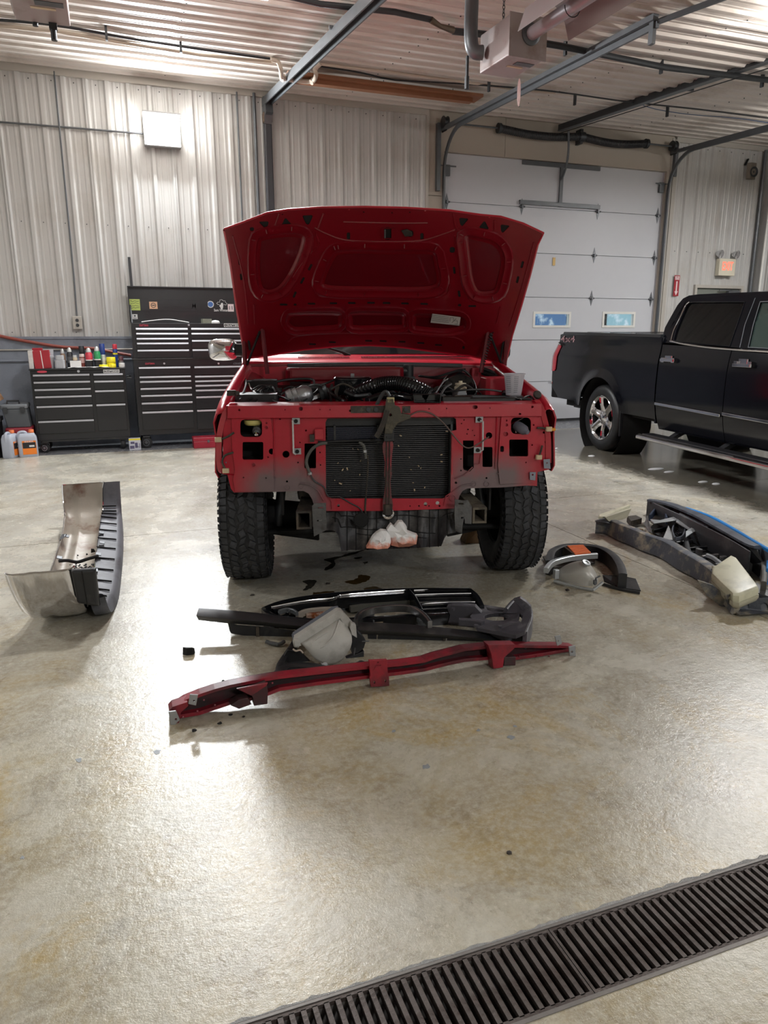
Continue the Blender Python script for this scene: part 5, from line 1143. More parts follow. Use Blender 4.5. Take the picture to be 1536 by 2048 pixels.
cable([(890,797,.1), (930,793,.14), (980,793,.14), (1040,797,.12), (1065,800,.1)], .009); cable([(1040,800,.1), (1058,792,.2), (1066,800,.15)], .007)
cable([(745,762,.7), (790,757,.8), (835,760,.8)], .006); cable([(560,790,.3), (590,775,.5), (640,770,.6), (668,760,.6)], .007)
cable([(690,783,.34), (712,792,.3), (740,790,.2)], .014); cable([(480,800,.12), (492,770,.5), (486,745,.85)], .006)
for k in range(26):
    u = random.uniform(500, 1000); y = random.uniform(.25, .75); v = random.uniform(778, 803); du = random.uniform(15, 50)*random.choice((-1, 1))
    cable([(u, v, y), (u+du*.5, v-random.uniform(3, 14), y), (u+du, v+random.uniform(-4, 6), y)], random.uniform(.003, .009), random.choice((M_BHOSE, M_BHOSE, M_DKST, M_GRIME)))
b = MB(); p = t(1074,790,.12); b.lathe(p, (0, -1, .3), [(.018, 0), (.026, .006), (.02, .02), (.0, .022)], 14); TO('fender_bumper', b, M_GRIME, smooth=True)
TO('corner_bracket', MB().plate([c6(1395,1020), c6(1450,1015), c6(1455,1100), c6(1400,1095)], [circ(760+1425/4.267, 680+1050/4.267, 1.5, n=8)], lambda u, v: t(u, v, -.03), (0, .006, 0)).plate([c8(1278,275), c8(1330,275), c8(1325,345), c8(1280,340)], [circ(760+1303/4.267, 880+297/4.267, 2, n=8)], lambda u, v: t(u, v, -.03), (0, .006, 0)), mat('grey_zinc', C(136, 140, 152), .5, .4), kind='stuff')
TO('fender_bracket', MB().box(t(463,786,.08), (.05, .02, .03)).cyl(t(475,788,.08), t(475,786,.05), .012, n=10), M_GRIME, kind='stuff')
# lamp connectors dangling at the fender edges
M_CREAM = mat('cream_connector', C(206, 186, 152), .5)
for nm, pts, c, m in (('marker_wire', [c5(205,790), c5(150,825), c5(90,850)], c5(70,850), M_CREAM), ('marker_wire', [c5(200,960), c5(130,985), c5(105,1040), c5(130,1100)], c5(135,1115), M_CREAM), ('marker_wire', [c6(1340,750), c6(1380,750), c6(1420,758)], c6(1440,760), M_CREAM), ('marker_wire', [c6(1385,900), c6(1375,940), c6(1360,985)], c6(1355,1000), M_CREAM)):
    w_ = TO(nm, MB().tube(spl([t(u, v, -.03) for u, v in pts], 5), .006, 7), M_GRIME, smooth=True)
    TO('plug', MB().cbox(t(*c, -.035), (.036, .024, .026), .005), m, w_, bevel=.002)
TO('amber_bulb', MB().lathe(t(1106,859,-.03), (1, 0, 0), [(.006, -.012), (.010, 0), (.008, .012), (.0, .016)], 12), mat('amber_glass', C(226, 150, 40), .2), smooth=True)
# ---- things resting on the truck
cp_ = [t(1027,746,.30), t(1027,793,.30)]; zt2, zb2 = t(1027,747,.30).z, t(1027,790,.30).z
cb_ = MT @ V((t(1027,790,.30).x, .30, zb2)); r0, r1 = .045, .062
cup = empty('mixing_cup', cb_, 0, 'clear plastic mixing cup with printed scale standing on the right fender', 'cup')
M_CUP = mat('frosted_clear_plastic', C(216, 214, 222), .2, 0, .02, 5, alpha=.72)
obj('cup_body', MB().lathe(cb_, (0, 0, 1), [(0, .002), (r0, .002), (r0+.001, 0), (r1, zt2-zb2), (r1+.004, zt2-zb2), (r1+.004, zt2-zb2-.006), (r1-.001, zt2-zb2-.006), (r0-.001, .004), (0, .004)], 28, cap=False), M_CUP, cup, smooth=True)
b = MB(); hh = zt2-zb2; toC = (V((0, 0, cb_.z))-cb_); ang0 = math.atan2(toC.y, toC.x)
for k in range(9):
    z = .02+hh*.8*k/9; r = r0+(r1-r0)*z/hh+.0012
    for (a0, a1) in ((-.9, -.35), (.0, .45)): b.tube([V((cb_.x+r*math.cos(ang0+a), cb_.y+r*math.sin(ang0+a), cb_.z+z)) for a in [a0+(a1-a0)*i/4 for i in range(5)]], .0011, 4)
obj('printed_scale', b, M_DKST, cup, kind='stuff')
def tissue(name, base_px, y, pts, lab, m):
    pass
M_TIS = mat('stained_tissue', C(248, 248, 248), .85, 0, .02, 10, bump=.15)
nt = M_TIS.node_tree; N = nt.nodes; L = nt.links; bs = N['Principled BSDF']; src = bs.inputs['Base Color'].links[0].from_socket
tc = N.new('ShaderNodeTexCoord'); sp_ = N.new('ShaderNodeSeparateXYZ'); L.new(tc.outputs['Generated'], sp_.inputs[0]); nn = N.new('ShaderNodeTexNoise'); nn.inputs['Scale'].default_value = 6; nn.inputs['Detail'].default_value = 6; L.new(tc.outputs['Generated'], nn.inputs['Vector'])
ma = N.new('ShaderNodeMath'); ma.operation = 'MULTIPLY_ADD'; L.new(nn.outputs['Fac'], ma.inputs[0]); ma.inputs[1].default_value = -.5; L.new(sp_.outputs['Z'], ma.inputs[2])
mr_ = N.new('ShaderNodeMapRange'); L.new(ma.outputs[0], mr_.inputs['Value']); mr_.inputs['From Min'].default_value = .22; mr_.inputs['From Max'].default_value = .0
mx_ = N.new('ShaderNodeMix'); mx_.data_type = 'RGBA'; L.new(mr_.outputs['Result'], mx_.inputs['Factor']); L.new(src, mx_.inputs['A']); mx_.inputs['B'].default_value = (*C(232, 160, 138), 1); L.new(mx_.outputs['Result'], bs.inputs['Base Color'])
def crumple(outline, y, seed, depth):
    """folded paper: fan of creased facets between an outline and a ridge"""
    random.seed(seed); O = [t(u, v, y+random.uniform(-.01, .02)) for u, v in outline]; c = V((0, 0, 0))
    for p in O: c += p/len(O)
    mid = [V((p.x*.55+c.x*.45+random.uniform(-.008, .008), y-depth*random.uniform(.4, 1.1), p.z*.55+c.z*.45+random.uniform(-.008, .008))) for p in O]
    n = len(O); b = MB(); b.add(O+mid+[c+V((0, -depth*.8, 0))], [(i, (i+1) % n, n+(i+1) % n, n+i) for i in range(n)]+[(n+i, n+(i+1) % n, 2*n) for i in range(n)])
    b.add([p+V((0, .05, 0)) if i < n else p for i, p in enumerate(O+[c+V((0, .05, 0))])], [((i+1) % n, i, n) for i in range(n)])
    b.add(O+[p+V((0, .05, 0)) for p in O], [(i, n+i, n+(i+1) % n, (i+1) % n) for i in range(n)])
    return b
obj('paper_towel', crumple([c8(95,900), c8(98,840), c8(60,770), c8(95,720), c8(125,745), c8(160,700), c8(195,700), c8(228,740), c8(225,780), c8(290,805), c8(322,815), c8(310,890), c8(250,910), c8(160,915)], -.14, 3, .05).xf(MT), M_TIS, label='larger white paper towel stained pink, tucked under the front of the red truck', cat='paper towel')
obj('paper_towel', crumple([c8(-115,925), c8(-100,900), c8(-60,830), c8(-30,800), c8(10,775), c8(60,780), c8(92,820), c8(95,870), c8(85,910), c8(20,925), c8(-50,930)], -.15, 9, .06).xf(MT), M_TIS, label='smaller crumpled pink-soaked paper towel left of the larger one', cat='paper towel')
# ================================================================== BLACK PICKUP by the overhead door
AZ = math.radians(7); BX = V((math.cos(AZ), -math.sin(AZ), 0)); BY = V((math.sin(AZ), math.cos(AZ), 0))
B0 = FZ(1180, 897)
BT = empty('black_pickup_truck', B0, -AZ, 'clean black crew-cab pickup truck with chrome wheels parked at the right', 'truck')
MB_ = MW[BT]; MBI = MB_.inverted()
def q_(u, v, x=0.0): return MBI @ cut(u, v, BX, B0.dot(BX)+x)
def BO(name, mb, m, parent=None, **k): return obj(name, mb.xf(MB_), m, parent or BT, **k)
M_BPAINT = mat('black_paint', C(10, 11, 17), .14, 0, .1, 3)
M_BPAINT.node_tree.nodes['Principled BSDF'].inputs['Specular IOR Level'].default_value = .32
WID = 2.12
def xs_(z):   # body side section
    pts = [(.40, .09), (.55, .035), (.75, .0), (.95, -.005), (1.15, .0), (1.28, .015), (1.36, .035), (1.46, .03), (1.60, .05)]
    for (a, c) in zip(pts, pts[1:]):
        if a[0] <= z <= c[0]: return a[1]+(c[1]-a[1])*(z-a[0])/(c[0]-a[0])
    return pts[0][1] if z < .4 else pts[-1][1]
AC = -.16; AR = .55
def rear_(y, z): return .17*max(0, min(1, (1.50-z)/.28))*max(0, min(1, (y-.62)/.45))
def side(y0, y1, zt, low, sgn, arch=None, n=14):
    P = []; m = 12
    for i in range(n+1):
        y = y0+(y1-y0)*i/n; lo = low(y) if callable(low) else low
        if arch is not None and abs(y-arch) < AR: lo = max(lo, .43+math.sqrt(AR*AR-(y-arch)**2)*.98)
        top = zt(y); row = []
        for j in range(m+1):
            z = lo+(top-lo)*j/m; x = xs_(z)
            if arch is not None:
                d = math.hypot(y-arch, z-.43); x -= .035*math.exp(-((d-AR)/.06)**2) if d < AR+.2 else 0
            row.append(V((x if sgn < 0 else WID-x, y+(rear_(y, z) if arch == AC else 0), z)))
        P.append(row)
    return MB().grid(P, ((.012 if sgn < 0 else -.012), 0, 0))
for s in (-1, 1):
    BO('bed_side', side(1.10, -1.40, lambda y: 1.525-.02*(1.1-y), lambda y: .55+.05*(y > .6), s, AC, 40), M_BPAINT, smooth=True, ang=50)
    for (y0, y1) in ((-1.425, -2.58), (-2.59, -3.75)):
        d_ = BO('door', side(y0, y1, lambda y: 1.40-.04*(-y-1.4)/1.6, .44, s, None, 12), M_BPAINT, smooth=True, ang=50)
        if s < 0:
            yc = -1.60 if y0 > -2 else -2.80
            for k, (dx, w, h) in enumerate(((-.045, .26, .030), )):
                BO('door_handle', MB().cbox((xs_(1.23)-.035, yc-.02, 1.232-.012*(y0 < -2)), (.03, w, h), .012).box((xs_(1.23)-.012, yc-.11, 1.232), (.04, .05, .05)).box((xs_(1.23)-.012, yc+.08, 1.232), (.04, .05, .05)).cbox((xs_(1.23)-.004, yc, 1.25), (.02, .13, .06), .008), M_CHROME, d_, bevel=.006)
        BO('chrome_strip', MB().hexa([V((xs_(.73)*1+(-.018 if s < 0 else 0)+(WID-2*xs_(.73)+.0 if s > 0 else 0), yy, z)) for z in (.700, .738) for yy in ()] or [V(q) for q in (((-.02 if s < 0 else WID), y0-.01, .722), ((.005 if s < 0 else WID+.02), y0-.01, .722), ((.005 if s < 0 else WID+.02), y1+.01, .700), ((-.02 if s < 0 else WID), y1+.01, .700), ((-.02 if s < 0 else WID), y0-.01, .752), ((.005 if s < 0 else WID+.02), y0-.01, .752), ((.005 if s < 0 else WID+.02), y1+.01, .730), ((-.02 if s < 0 else WID), y1+.01, .730))]), M_CHROME, d_, bevel=.004)
    BO('front_fender', side(-3.76, -5.05, lambda y: 1.30-.05*(-y-3.76), .50, s, -4.25, 26), M_BPAINT, smooth=True, ang=50)
# greenhouse side frames, inclined planes
GH = [(1322,685),(1330,655),(1338,640),(1355,610),(1366,597),(1378,591),(1398,588.5),(1450,586),(1536,583),(1640,579),(1700,600),(1800,712),(1640,708),(1536,701),(1413,690)]
W1 = [(1347,681),(1352,662),(1362,637),(1373,613),(1379,606),(1388,604.5),(1440,604),(1490,604),(1478,640),(1460,693),(1413,688),(1365,684)]
W2 = [(1521,604),(1640,600),(1672,612),(1745,703),(1640,703),(1497,695),(1507,650)]
gn = (BX*math.cos(.42)+V((0, 0, 1))*math.sin(-.42)*0+V((0,0,-1))*math.sin(.42)*-0)
# plane through belt (x=.035,z=1.38) and roof (x=.27,z=1.90)
pb, pr_ = MB_ @ V((.035, 0, 1.38)), MB_ @ V((.25, 0, 1.90)); gn = BY.cross((pr_-pb).normalized()).normalized(); gc = gn.dot(pb)
def g_(u, v, d=0): return MBI @ cut(u, v, gn, gc)+ (MBI.to_3x3() @ gn)*d
sg_ = 1 if (MBI.to_3x3() @ gn).x > 0 else -1
def mirror(b): 
    c = MB(); c.v = [V((WID-p.x, p.y, p.z)) for p in b.v]; c.f = [f[::-1] for f in b.f]; return c
TN = (MBI.to_3x3() @ gn)*sg_
gh = MB().plate(GH, [W1, W2], lambda u, v: g_(u, v), TN*.02); 
BO('window_frame', MB().add(gh.v, gh.f), M_BPAINT); BO('window_frame', mirror(gh), M_BPAINT)
M_BGL = mat('dark_side_glass', C(10, 11, 12), .03, 0, .02, 3)
M_CGL = mat('green_tint_glass', C(52, 66, 62), .03, 0, .1, 3, coat=.8)
for k, w in enumerate((W1, W2)):
    gl = MB().plate(w, [], lambda u, v: g_(u, v)+TN*.012, TN*.006)
    BO('side_window', MB().add(gl.v, gl.f), (M_BGL, M_CGL)[k]); BO('side_window', mirror(gl), (M_BGL, M_CGL)[k])
    fr = MB().tube([g_(u, v)-TN*.004 for u, v in w]+[g_(*w[0])-TN*.004], .0045, 5, False); BO('window_seal', fr, (M_BLKG, M_GALV)[k])
BO('belt_chrome', MB().tube(spl([g_(u, v)-TN*.012 for u, v in ((1342,683),(1365,688),(1413,695),(1470,700),(1536,704),(1640,709))], 4), .010, 8).tube(spl([g_(u, v)-TN*.010 for u, v in ((1343,682),(1349,660),(1362,634),(1372,612),(1380,604.5))], 4), .005, 6), M_CHROME, smooth=True)
BO('pillar_seam', MB().tube([g_(1511,596)-TN*.002, g_(1490,650)-TN*.002, g_(1480,695)-TN*.002], .003, 5), M_GALV)
# roof + cab back
ry0, ry1 = g_(1378,591).y, g_(1660,585).y; P = []
for i in range(9):
    y = ry0+(ry1-ry0)*i/8; e = (.05 if i in (0, 8) else 0)
    P.append([V((.25+(WID-.5)*j/10, y, 1.905-e+.06*math.sin(PI*j/10)*(1-.5*(i in (0, 8))))) for j in range(11)])
BO('roof', MB().grid(P, (0, 0, -.02)), M_BPAINT, smooth=True)
a, c = g_(1322,685), g_(1378,591)
BO('cab_back', MB().hexa([V(k) for k in ((a.x, a.y, .5), (WID-a.x, a.y, .5), (WID-a.x, a.y-.03, .5), (a.x, a.y-.03, .5), (a.x, a.y, a.z), (WID-a.x, a.y, a.z), (WID-a.x, a.y-.03, a.z), (a.x, a.y-.03, a.z))]).hexa([V(k) for k in ((a.x, a.y, a.z), (WID-a.x, a.y, a.z), (WID-a.x, a.y-.03, a.z), (a.x, a.y-.03, a.z), (c.x, c.y, c.z), (WID-c.x, c.y, c.z), (WID-c.x, c.y-.03, c.z), (c.x, c.y-.03, c.z))]), M_BPAINT)
b = MB().hexa([V(k) for k in ((.08, -3.1, 1.36), (WID-.08, -3.1, 1.36), (WID-.05, -4.05, 1.26), (.05, -4.05, 1.26), (.3, ry1, 1.90), (WID-.3, ry1, 1.90), (WID-.3, ry1-.02, 1.90), (.3, ry1-.02, 1.90))]); BO('windshield', b, M_BGL)
BO('hood', MB().hexa([V(k) for k in ((.08, -3.75, 1.10), (WID-.08, -3.75, 1.10), (WID-.1, -5.1, 1.05), (.1, -5.1, 1.05), (.06, -3.75, 1.31), (WID-.06, -3.75, 1.31), (WID-.08, -5.1, 1.20), (.08, -5.1, 1.20))]), M_BPAINT, bevel=.04)
BO('grille', MB().bb(.15, WID-.15, -5.16, -5.06, .72, 1.15), M_CHROME, bevel=.02); BO('front_bumper', MB().bb(.02, WID-.02, -5.24, -5.05, .45, .72), M_CHROME, bevel=.04)
BO('interior_block', MB().bb(.10, WID-.10, -3.7, -1.5, .5, 1.30), M_DARK)
# bed: cover, floor, tailgate, lamps, bumper
ct = MB(); n = 8
z0 = 1.555
tc_ = BO('bed_cover', MB().hexa([V(k) for k in ((.03, 1.06, 1.515), (WID-.03, 1.06, 1.515), (WID-.03, -1.36, 1.475), (.03, -1.36, 1.475), (.04, 1.05, z0), (WID-.04, 1.05, z0), (WID-.04, -1.36, 1.515), (.04, -1.36, 1.515))]), mat('tonneau_vinyl', C(36, 38, 40), .12, 0, .3, 4, bump=.15, bscale=5), bevel=.006)
b = MB()
for y in (.45, -.15, -.75): b.bb(.1, WID-.1, y-.012, y+.012, z0-.02*(1.05-y)/1.2-.004, z0-.0167*(1.05-y)+.004)
BO('cover_seam', b, M_DARK, tc_, kind='stuff')
BO('tailgate', MB().bb(.06, WID-.06, 1.20, 1.26, .62, 1.38).bb(.06, WID-.06, 1.08, 1.20, 1.36, 1.52), M_BPAINT, bevel=.01); BO('bed_front_wall', MB().bb(.05, WID-.05, -1.39, -1.37, .6, 1.48), M_BLK)
def tl(sgn):
    b = MB(); R = []
    for z, w in ((.99, .02), (1.02, .055), (1.14, .065), (1.20, .058), (1.25, .066), (1.34, .06), (1.37, .03)):
        x = xs_(z)
        dy = .17*min(1, (1.50-z)/.28); row = [V((x-.012, 1.03-w+dy, z)), V((x-.02, 1.05+dy, z)), V((x-.010, 1.11+dy, z)), V((x+.03, 1.145+dy, z)), V((x+.12, 1.15+dy, z)), V((x+.12, 1.05+dy, z))]
        R.append(row if sgn < 0 else [V((WID-p.x, p.y, p.z)) for p in row])
    return b.rings(R)
M_TL = mat('red_lens', C(170, 24, 44), .12, 0, .05, 5, coat=.6)
BO('tail_lamp', tl(-1), M_TL, smooth=True, ang=50); BO('tail_lamp', tl(1), M_TL, smooth=True, ang=50)
BO('tail_lamp_cap', MB().box((.02, 1.08, 1.385), (.06, .08, .02), Matrix.Rotation(.4, 3, 'X')), M_CHROME, bevel=.006)
b = MB(); R = []
for x, y, z0_, z1_ in ((.02, 1.02, .60, .80), (.0, 1.16, .60, .83), (.05, 1.28, .60, .83), (.3, 1.32, .58, .80), (WID-.3, 1.32, .58, .80), (WID-.05, 1.28, .60, .83), (WID, 1.16, .60, .83), (WID-.02, 1.02, .60, .80)):
    y += .10; R.append([V((x, y, z0_)), V((x, y, z1_)), V((x*.96+.04*WID/2, y-.10, z1_)), V((x*.96+.04*WID/2, y-.10, z0_))])
bp_ = BO('rear_bumper', b.rings(R), M_BPAINT, bevel=.012); BO('bumper_corner_cap', MB().cbox((.02, 1.32, .815), (.07, .16, .05), .02), M_CHROME, bp_, bevel=.01)
BO('exhaust_outlet', MB().box((.25, .75, .50), (.10, .34, .05)), M_DKST); BO('hitch', MB().box((WID/2, 1.1, .46), (.9, .10, .09)), M_DKST)
BO('frame_rail', MB().bb(.45, .53, -4.8, 1.1, .48, .62).bb(WID-.53, WID-.45, -4.8, 1.1, .48, .62), M_DKST, kind='stuff'); BO('rear_axle', MB().cyl((.1, AC, .43), (WID-.1, AC, .43), .05, n=12), M_DKST, smooth=True)
for s in (0, 1):
    x0, x1 = (.13, .15) if s == 0 else (WID-.15, WID-.13)
    for yc in (AC, -4.25):
        BO('wheel_well', MB().lathe((x0 if s == 0 else x1, yc, .43), ((1 if s == 0 else -1), 0, 0), [(AR+.02, -.10), (AR+.02, .30), (.0, .30)], 28, cap=False, a0=0, a1=2*PI), M_DARK, smooth=True)
        # tyre, outer face towards x=0
        f = -1 if s == 0 else 1; cx = (.03+.135) if s == 0 else WID-.165; R = .435; h = .135
        Mx = Matrix.Translation((cx, yc, R))
        w_ = BO('wheel', MB().lathe((0,0,0), (1,0,0), [(R*.66, -h*.85), (R*.70, -h*.95), (R*.82, -h*1.03), (R*.93, -h*.97), (R*.985, -h*.8), (R, -h*.6), (R, -h*.32), (R*.98, -h*.30), (R*.98, -h*.27), (R, -h*.25), (R, h*.25), (R*.98, h*.27), (R*.98, h*.30), (R, h*.32), (R, h*.6), (R*.985, h*.8), (R*.93, h*.97), (R*.82, h*1.03), (R*.70, h*.95), (R*.66, h*.85)], 56, cap=False).xf(Mx), mat('wet_tyre', C(24, 25, 27), .45, 0, .2, 14, bump=.1), smooth=True, ang=50)
        BO('rim_barrel', MB().lathe((0,0,0), (1,0,0), [(R*.67, f*h*.97), (R*.66, f*h*.90), (R*.63, f*h*.5), (R*.60, -f*h*.4), (.0, -f*h*.4)], 48, cap=False).xf(Mx), mat('rim_inner', C(70, 70, 72), .35, .8), w_, smooth=True)
        BO('rim_lip', MB().lathe((0,0,0), (1,0,0), [(R*.605, f*h*.84), (R*.665, f*h*.98), (R*.68, f*h*.95), (R*.62, f*h*.70)], 48, cap=False).xf(Mx), M_CHROME, w_, smooth=True)
        for k in range(6):
            sp = MB(); a0 = 2*PI*k/6+.35
            prof = [(.08, .060, .62), (.16, .046, .78), (.22, .052, .84), (.268, .066, .86)]
            Rg = []
            for r, wd, dx in prof:
                cc, ss = math.cos(a0), math.sin(a0); tv = V((0, -ss, cc)); rv = V((0, cc, ss))
                Rg.append([V((f*h*dx-f*.0, 0, 0))+rv*r-tv*wd, V((f*h*dx+f*.014, 0, 0))+rv*r-tv*wd*.35, V((f*h*dx-f*.004, 0, 0))+rv*r, V((f*h*dx+f*.014, 0, 0))+rv*r+tv*wd*.35, V((f*h*dx, 0, 0))+rv*r+tv*wd, V((f*h*(dx-.30), 0, 0))+rv*r+tv*wd*.8, V((f*h*(dx-.30), 0, 0))+rv*r-tv*wd*.8])
            BO('spoke', sp.rings(Rg).xf(Mx), M_CHROME, w_, smooth=True, ang=25)
        BO('hub_cap', MB().lathe((0,0,0), (f,0,0), [(.095, h*.45), (.095, h*.66), (.06, h*.74), (.045, h*.80), (.0, h*.84)], 28, cap=False).xf(Mx), M_CHROME, w_, smooth=True)
        ln = MB()
        for k in range(6): a0 = 2*PI*(k+.5)/6+.35; ln.cyl((f*h*.6, .068*math.cos(a0), .068*math.sin(a0)), (f*h*.80, .068*math.cos(a0), .068*math.sin(a0)), .011, n=6)
        BO('lug_nut', ln.xf(Mx), M_CHROME, w_, kind='stuff')
        if yc == AC: BO('mud_flap', MB().hexa([V(k) for k in ((cx-.16, yc-.53, .26), (cx+.13, yc-.53, .26), (cx+.13, yc-.54, .26), (cx-.16, yc-.54, .26), (cx-.15, yc-.50, .62), (cx+.13, yc-.50, .62), (cx+.13, yc-.51, .62), (cx-.15, yc-.51, .62))]), M_BLK)
# running board
st = [q_(u, v, -.12) for u, v in ((1284, 868), (1536, 925))]
z_ = .36
rb = BO('running_board', MB().rings([[V((-.18+o, y, z_-.03)), V((.02+o, y, z_-.035)), V((.02+o, y, z_+.02)), V((-.14+o, y, z_+.025)), V((-.18+o, y, z_+.005))] for y, o in ((-1.36, .0), (-3.80, .0))]), M_CHROME, bevel=.008)
BO('step_pad', MB().rings([[V((-.13, y, z_+.022)), V((.01, y, z_+.022)), V((.01, y, z_+.032)), V((-.13, y, z_+.032))] for y in (-1.42, -3.75)]), M_BLK, rb)
for y in (-1.75, -2.6, -3.4): BO('step_bracket', MB().hexa([V(k) for k in ((-.06, y-.04, .31), (.25, y-.04, .46), (.25, y+.04, .46), (-.06, y+.04, .31), (-.06, y-.04, .345), (.25, y-.04, .52), (.25, y+.04, .52), (-.06, y+.04, .345))]), M_BLK, rb)
BO('underbody', MB().bb(.15, WID-.15, -4.9, 1.05, .50, .60), M_DARK)
# decal: outlined lettering
p0_ = q_(1122, 672, xs_(1.45)-.001); p1_ = q_(1150, 684, xs_(1.45)-.001); pc = (p0_+p1_)/2; cw_ = MB_ @ V((xs_(1.45)-.0035, pc.y, pc.z))
for nm, s_, mm in (('decal_outline', 1.0, mat('decal_rose', C(236, 190, 196), .4)), ('decal_fill', .93, mat('decal_maroon', C(60, 16, 24), .4))):
    Mx = facing(cw_-BX*(.0 if s_ == 1 else .0012), -BY); obj(nm, textmb('4x4', .085*s_, Mx, .0, bold=(s_ == 1), w=.42*s_), mm, BT)
# ================================================================== TOOL CABINETS
M_CAB = mat('cabinet_black', C(27, 28, 31), .32, 0, .1, 5, coat=.2); M_HAND = mat('brushed_alu_handle', C(196, 198, 204), .3, .7, .03, 8)
M_LOGO = mat('logo_white', C(220, 220, 218), .5); M_LRED = mat('logo_red', C(190, 60, 78), .5)
def cabinet(name, x0, x1, yf, z0, z1, dep, cols, label, fr=.035, cast=True, base=.0):
    r = empty(name, ((x0+x1)/2, yf+dep/2, base), 0, label, 'tool chest')
    b = MB()
    b.bb(x0, x1, yf+.006, yf+dep, z0, z1); obj('body', b, M_CAB, r, bevel=.006)
    for (u0, u1, vs, vb) in cols:   # handle rows in photo px on the front plane
        zs = [FY((u0+u1)/2, v, yf).z for v in vs]+[FY((u0+u1)/2, vb, yf).z-.014]
        xa, xb = FY(u0, (vs[0]+vb)/2, yf).x, FY(u1, (vs[0]+vb)/2, yf).x
        xa = FY(u0, vs[0], yf).x if xa is None else (FY(u0, vs[0], yf).x); xb = FY(u1, vs[0], yf).x
        for a, c in zip(zs, zs[1:]):
            d = obj('drawer', MB().bb(xa-.004, xb+.004, yf-.016, yf+.005, c+.026, a+.014), M_CAB, r, bevel=.003)
            obj('handle', MB().hexa([V(k) for k in ((xa, yf-.030, a-.010), (xb, yf-.030, a-.010), (xb, yf-.017, a-.012), (xa, yf-.017, a-.012), (xa, yf-.026, a+.012), (xb, yf-.026, a+.012), (xb, yf-.016, a+.014), (xa, yf-.016, a+.014))]), M_HAND, d, bevel=.002)
    return r
def caster(r, x, y, R, fixed=False, m=None):
    b = obj('caster_fork', MB().bb(x-.045, x+.045, y-.04, y+.04, R*2+.0, R*2+.02).bb(x-.035, x-.029, y-.03, y+.03, R*.8, R*2).bb(x+.029, x+.035, y-.03, y+.03, R*.8, R*2), M_DKST, r)
    rz = Matrix.Translation((x, y, R)) @ Matrix.Rotation(0 if fixed else 1.2, 4, 'Z')
    obj('caster_wheel', MB().lathe((0,0,0), (1,0,0), [(.015,-.026),(R*.6,-.026),(R*.92,-.022),(R,-.012),(R,.012),(R*.92,.022),(R*.6,.026),(.015,.026)], 24).xf(rz), M_RUB, b, smooth=True, ang=40)
    obj('caster_hub', MB().lathe((0,0,0), (1,0,0), [(.0,-.030),(R*.25,-.030),(R*.3,-.024),(R*.62,-.028),(R*.66,-.024),(R*.66,.024),(R*.3,.03),(.0,.03)], 20).xf(rz), m or M_GALV, b, smooth=True, ang=40)
YC = 10.45
c1 = cabinet('tool_cabinet', -1.075, .085, YC, .16, 1.075, .48, [(66, 179, [750.3,764.4,779,793.4,812.8,842.5], 868), (187, 245.5, [748.8,762.8,782,809.7], 863)], 'low black rolling tool cabinet with spray cans and boxes standing on top')
obj('worktop', MB().bb(-1.085, .095, YC-.012, YC+.49, 1.075, 1.098), M_CAB, c1, bevel=.006); obj('plinth', MB().bb(-1.03, .08, YC-.01, YC+.47, .145, .165), M_CAB, c1)
for x, y, R in ((-1.0, YC+.05, .062), (-.02, YC+.05, .062), (-1.0, YC+.42, .062), (-.02, YC+.42, .062)): caster(c1, x, y, R, x > -.5, M_HAND if x < -.5 else None)
def badge(par, u0, v0, u1, v1, y, txt, m, frame=True, bold=True):
    a, c = FY(u0, v1, y), FY(u1, v0, y); ctr = V(((a.x+c.x)/2, y-.0065, (a.z+c.z)/2)); w, h = c.x-a.x, c.z-a.z
    pl = obj('badge', MB().bb(a.x, c.x, y-.004, y, a.z, c.z), M_BLKG if frame else M_CAB, par)
    if frame:
        b = MB().plate([(a.x, a.z), (c.x, a.z), (c.x, c.z), (a.x, c.z)], [[(a.x+.007, a.z+.007), (c.x-.007, a.z+.007), (c.x-.007, c.z-.007), (a.x+.007, c.z-.007)]], lambda x, z: (x, y-.006, z), (0, .002, 0)); obj('badge_border', b, m, pl)
    obj('badge_lettering', textmb(txt, h*(.5 if frame else .7), facing(ctr, (1, 0, 0)), bold=bold, w=w*(.86 if frame else .95)), m, pl)
badge(c1, 207, 739, 238.5, 746, YC+.0, 'CRAFTSMAN', M_LOGO)
p = FY(84, 743.5, YC); obj('oval_emblem', MB().plate(circ(p.x, p.z, .06, .016, 20), [], lambda x, z: (x, YC-.004, z), (0, .004, 0)), M_LRED, c1)
p = FY(157, 742.5, YC); obj('lock', MB().cyl((p.x, YC-.012, p.z), (p.x, YC+.006, p.z), .017, n=18), M_HAND, c1)
obj('side_handle', MB().tube([(.10, YC+.03, .96), (.15, YC+.03, .96), (.15, YC+.42, .96), (.10, YC+.42, .96)], .013, 8), M_BLK, c1, smooth=True)
YH = 10.40; X0, X1 = .21, 1.80
c2 = cabinet('rolling_tool_chest', X0-.01, X1+.01, YH, .18, 1.21, .50, [(277.5, 380.3, [735.3,753.8,763,777,791,806,824], 860), (388.4, 497, [733.8,752.5,761.6,770.6,780,793.4,820], 858)], 'tall black rolling tool chest base behind the red truck')
obj('top_rail', MB().bb(X0-.02, X1+.02, YH-.008, YH+.505, 1.195, 1.215), M_CAB, c2, bevel=.004)
for x, y in ((.29, YH+.05), (1.70, YH+.05), (.29, YH+.44), (1.70, YH+.44)): caster(c2, x, y, .075, False)
badge(c2, 290, 724.5, 309, 730, YH-.008, 'CRAFTSMAN', M_LRED, False)
for u in (328.5, 437): p = FY(u, 727, YH-.01); obj('lock', MB().cyl((p.x, YH-.02, p.z), (p.x, YH+.0, p.z), .013, n=16), M_HAND, c2)
badge(c2, 466, 724, 500, 730, YH-.008, 'CRAFTSMAN', mat('grey_print', C(90, 90, 96), .5), False)
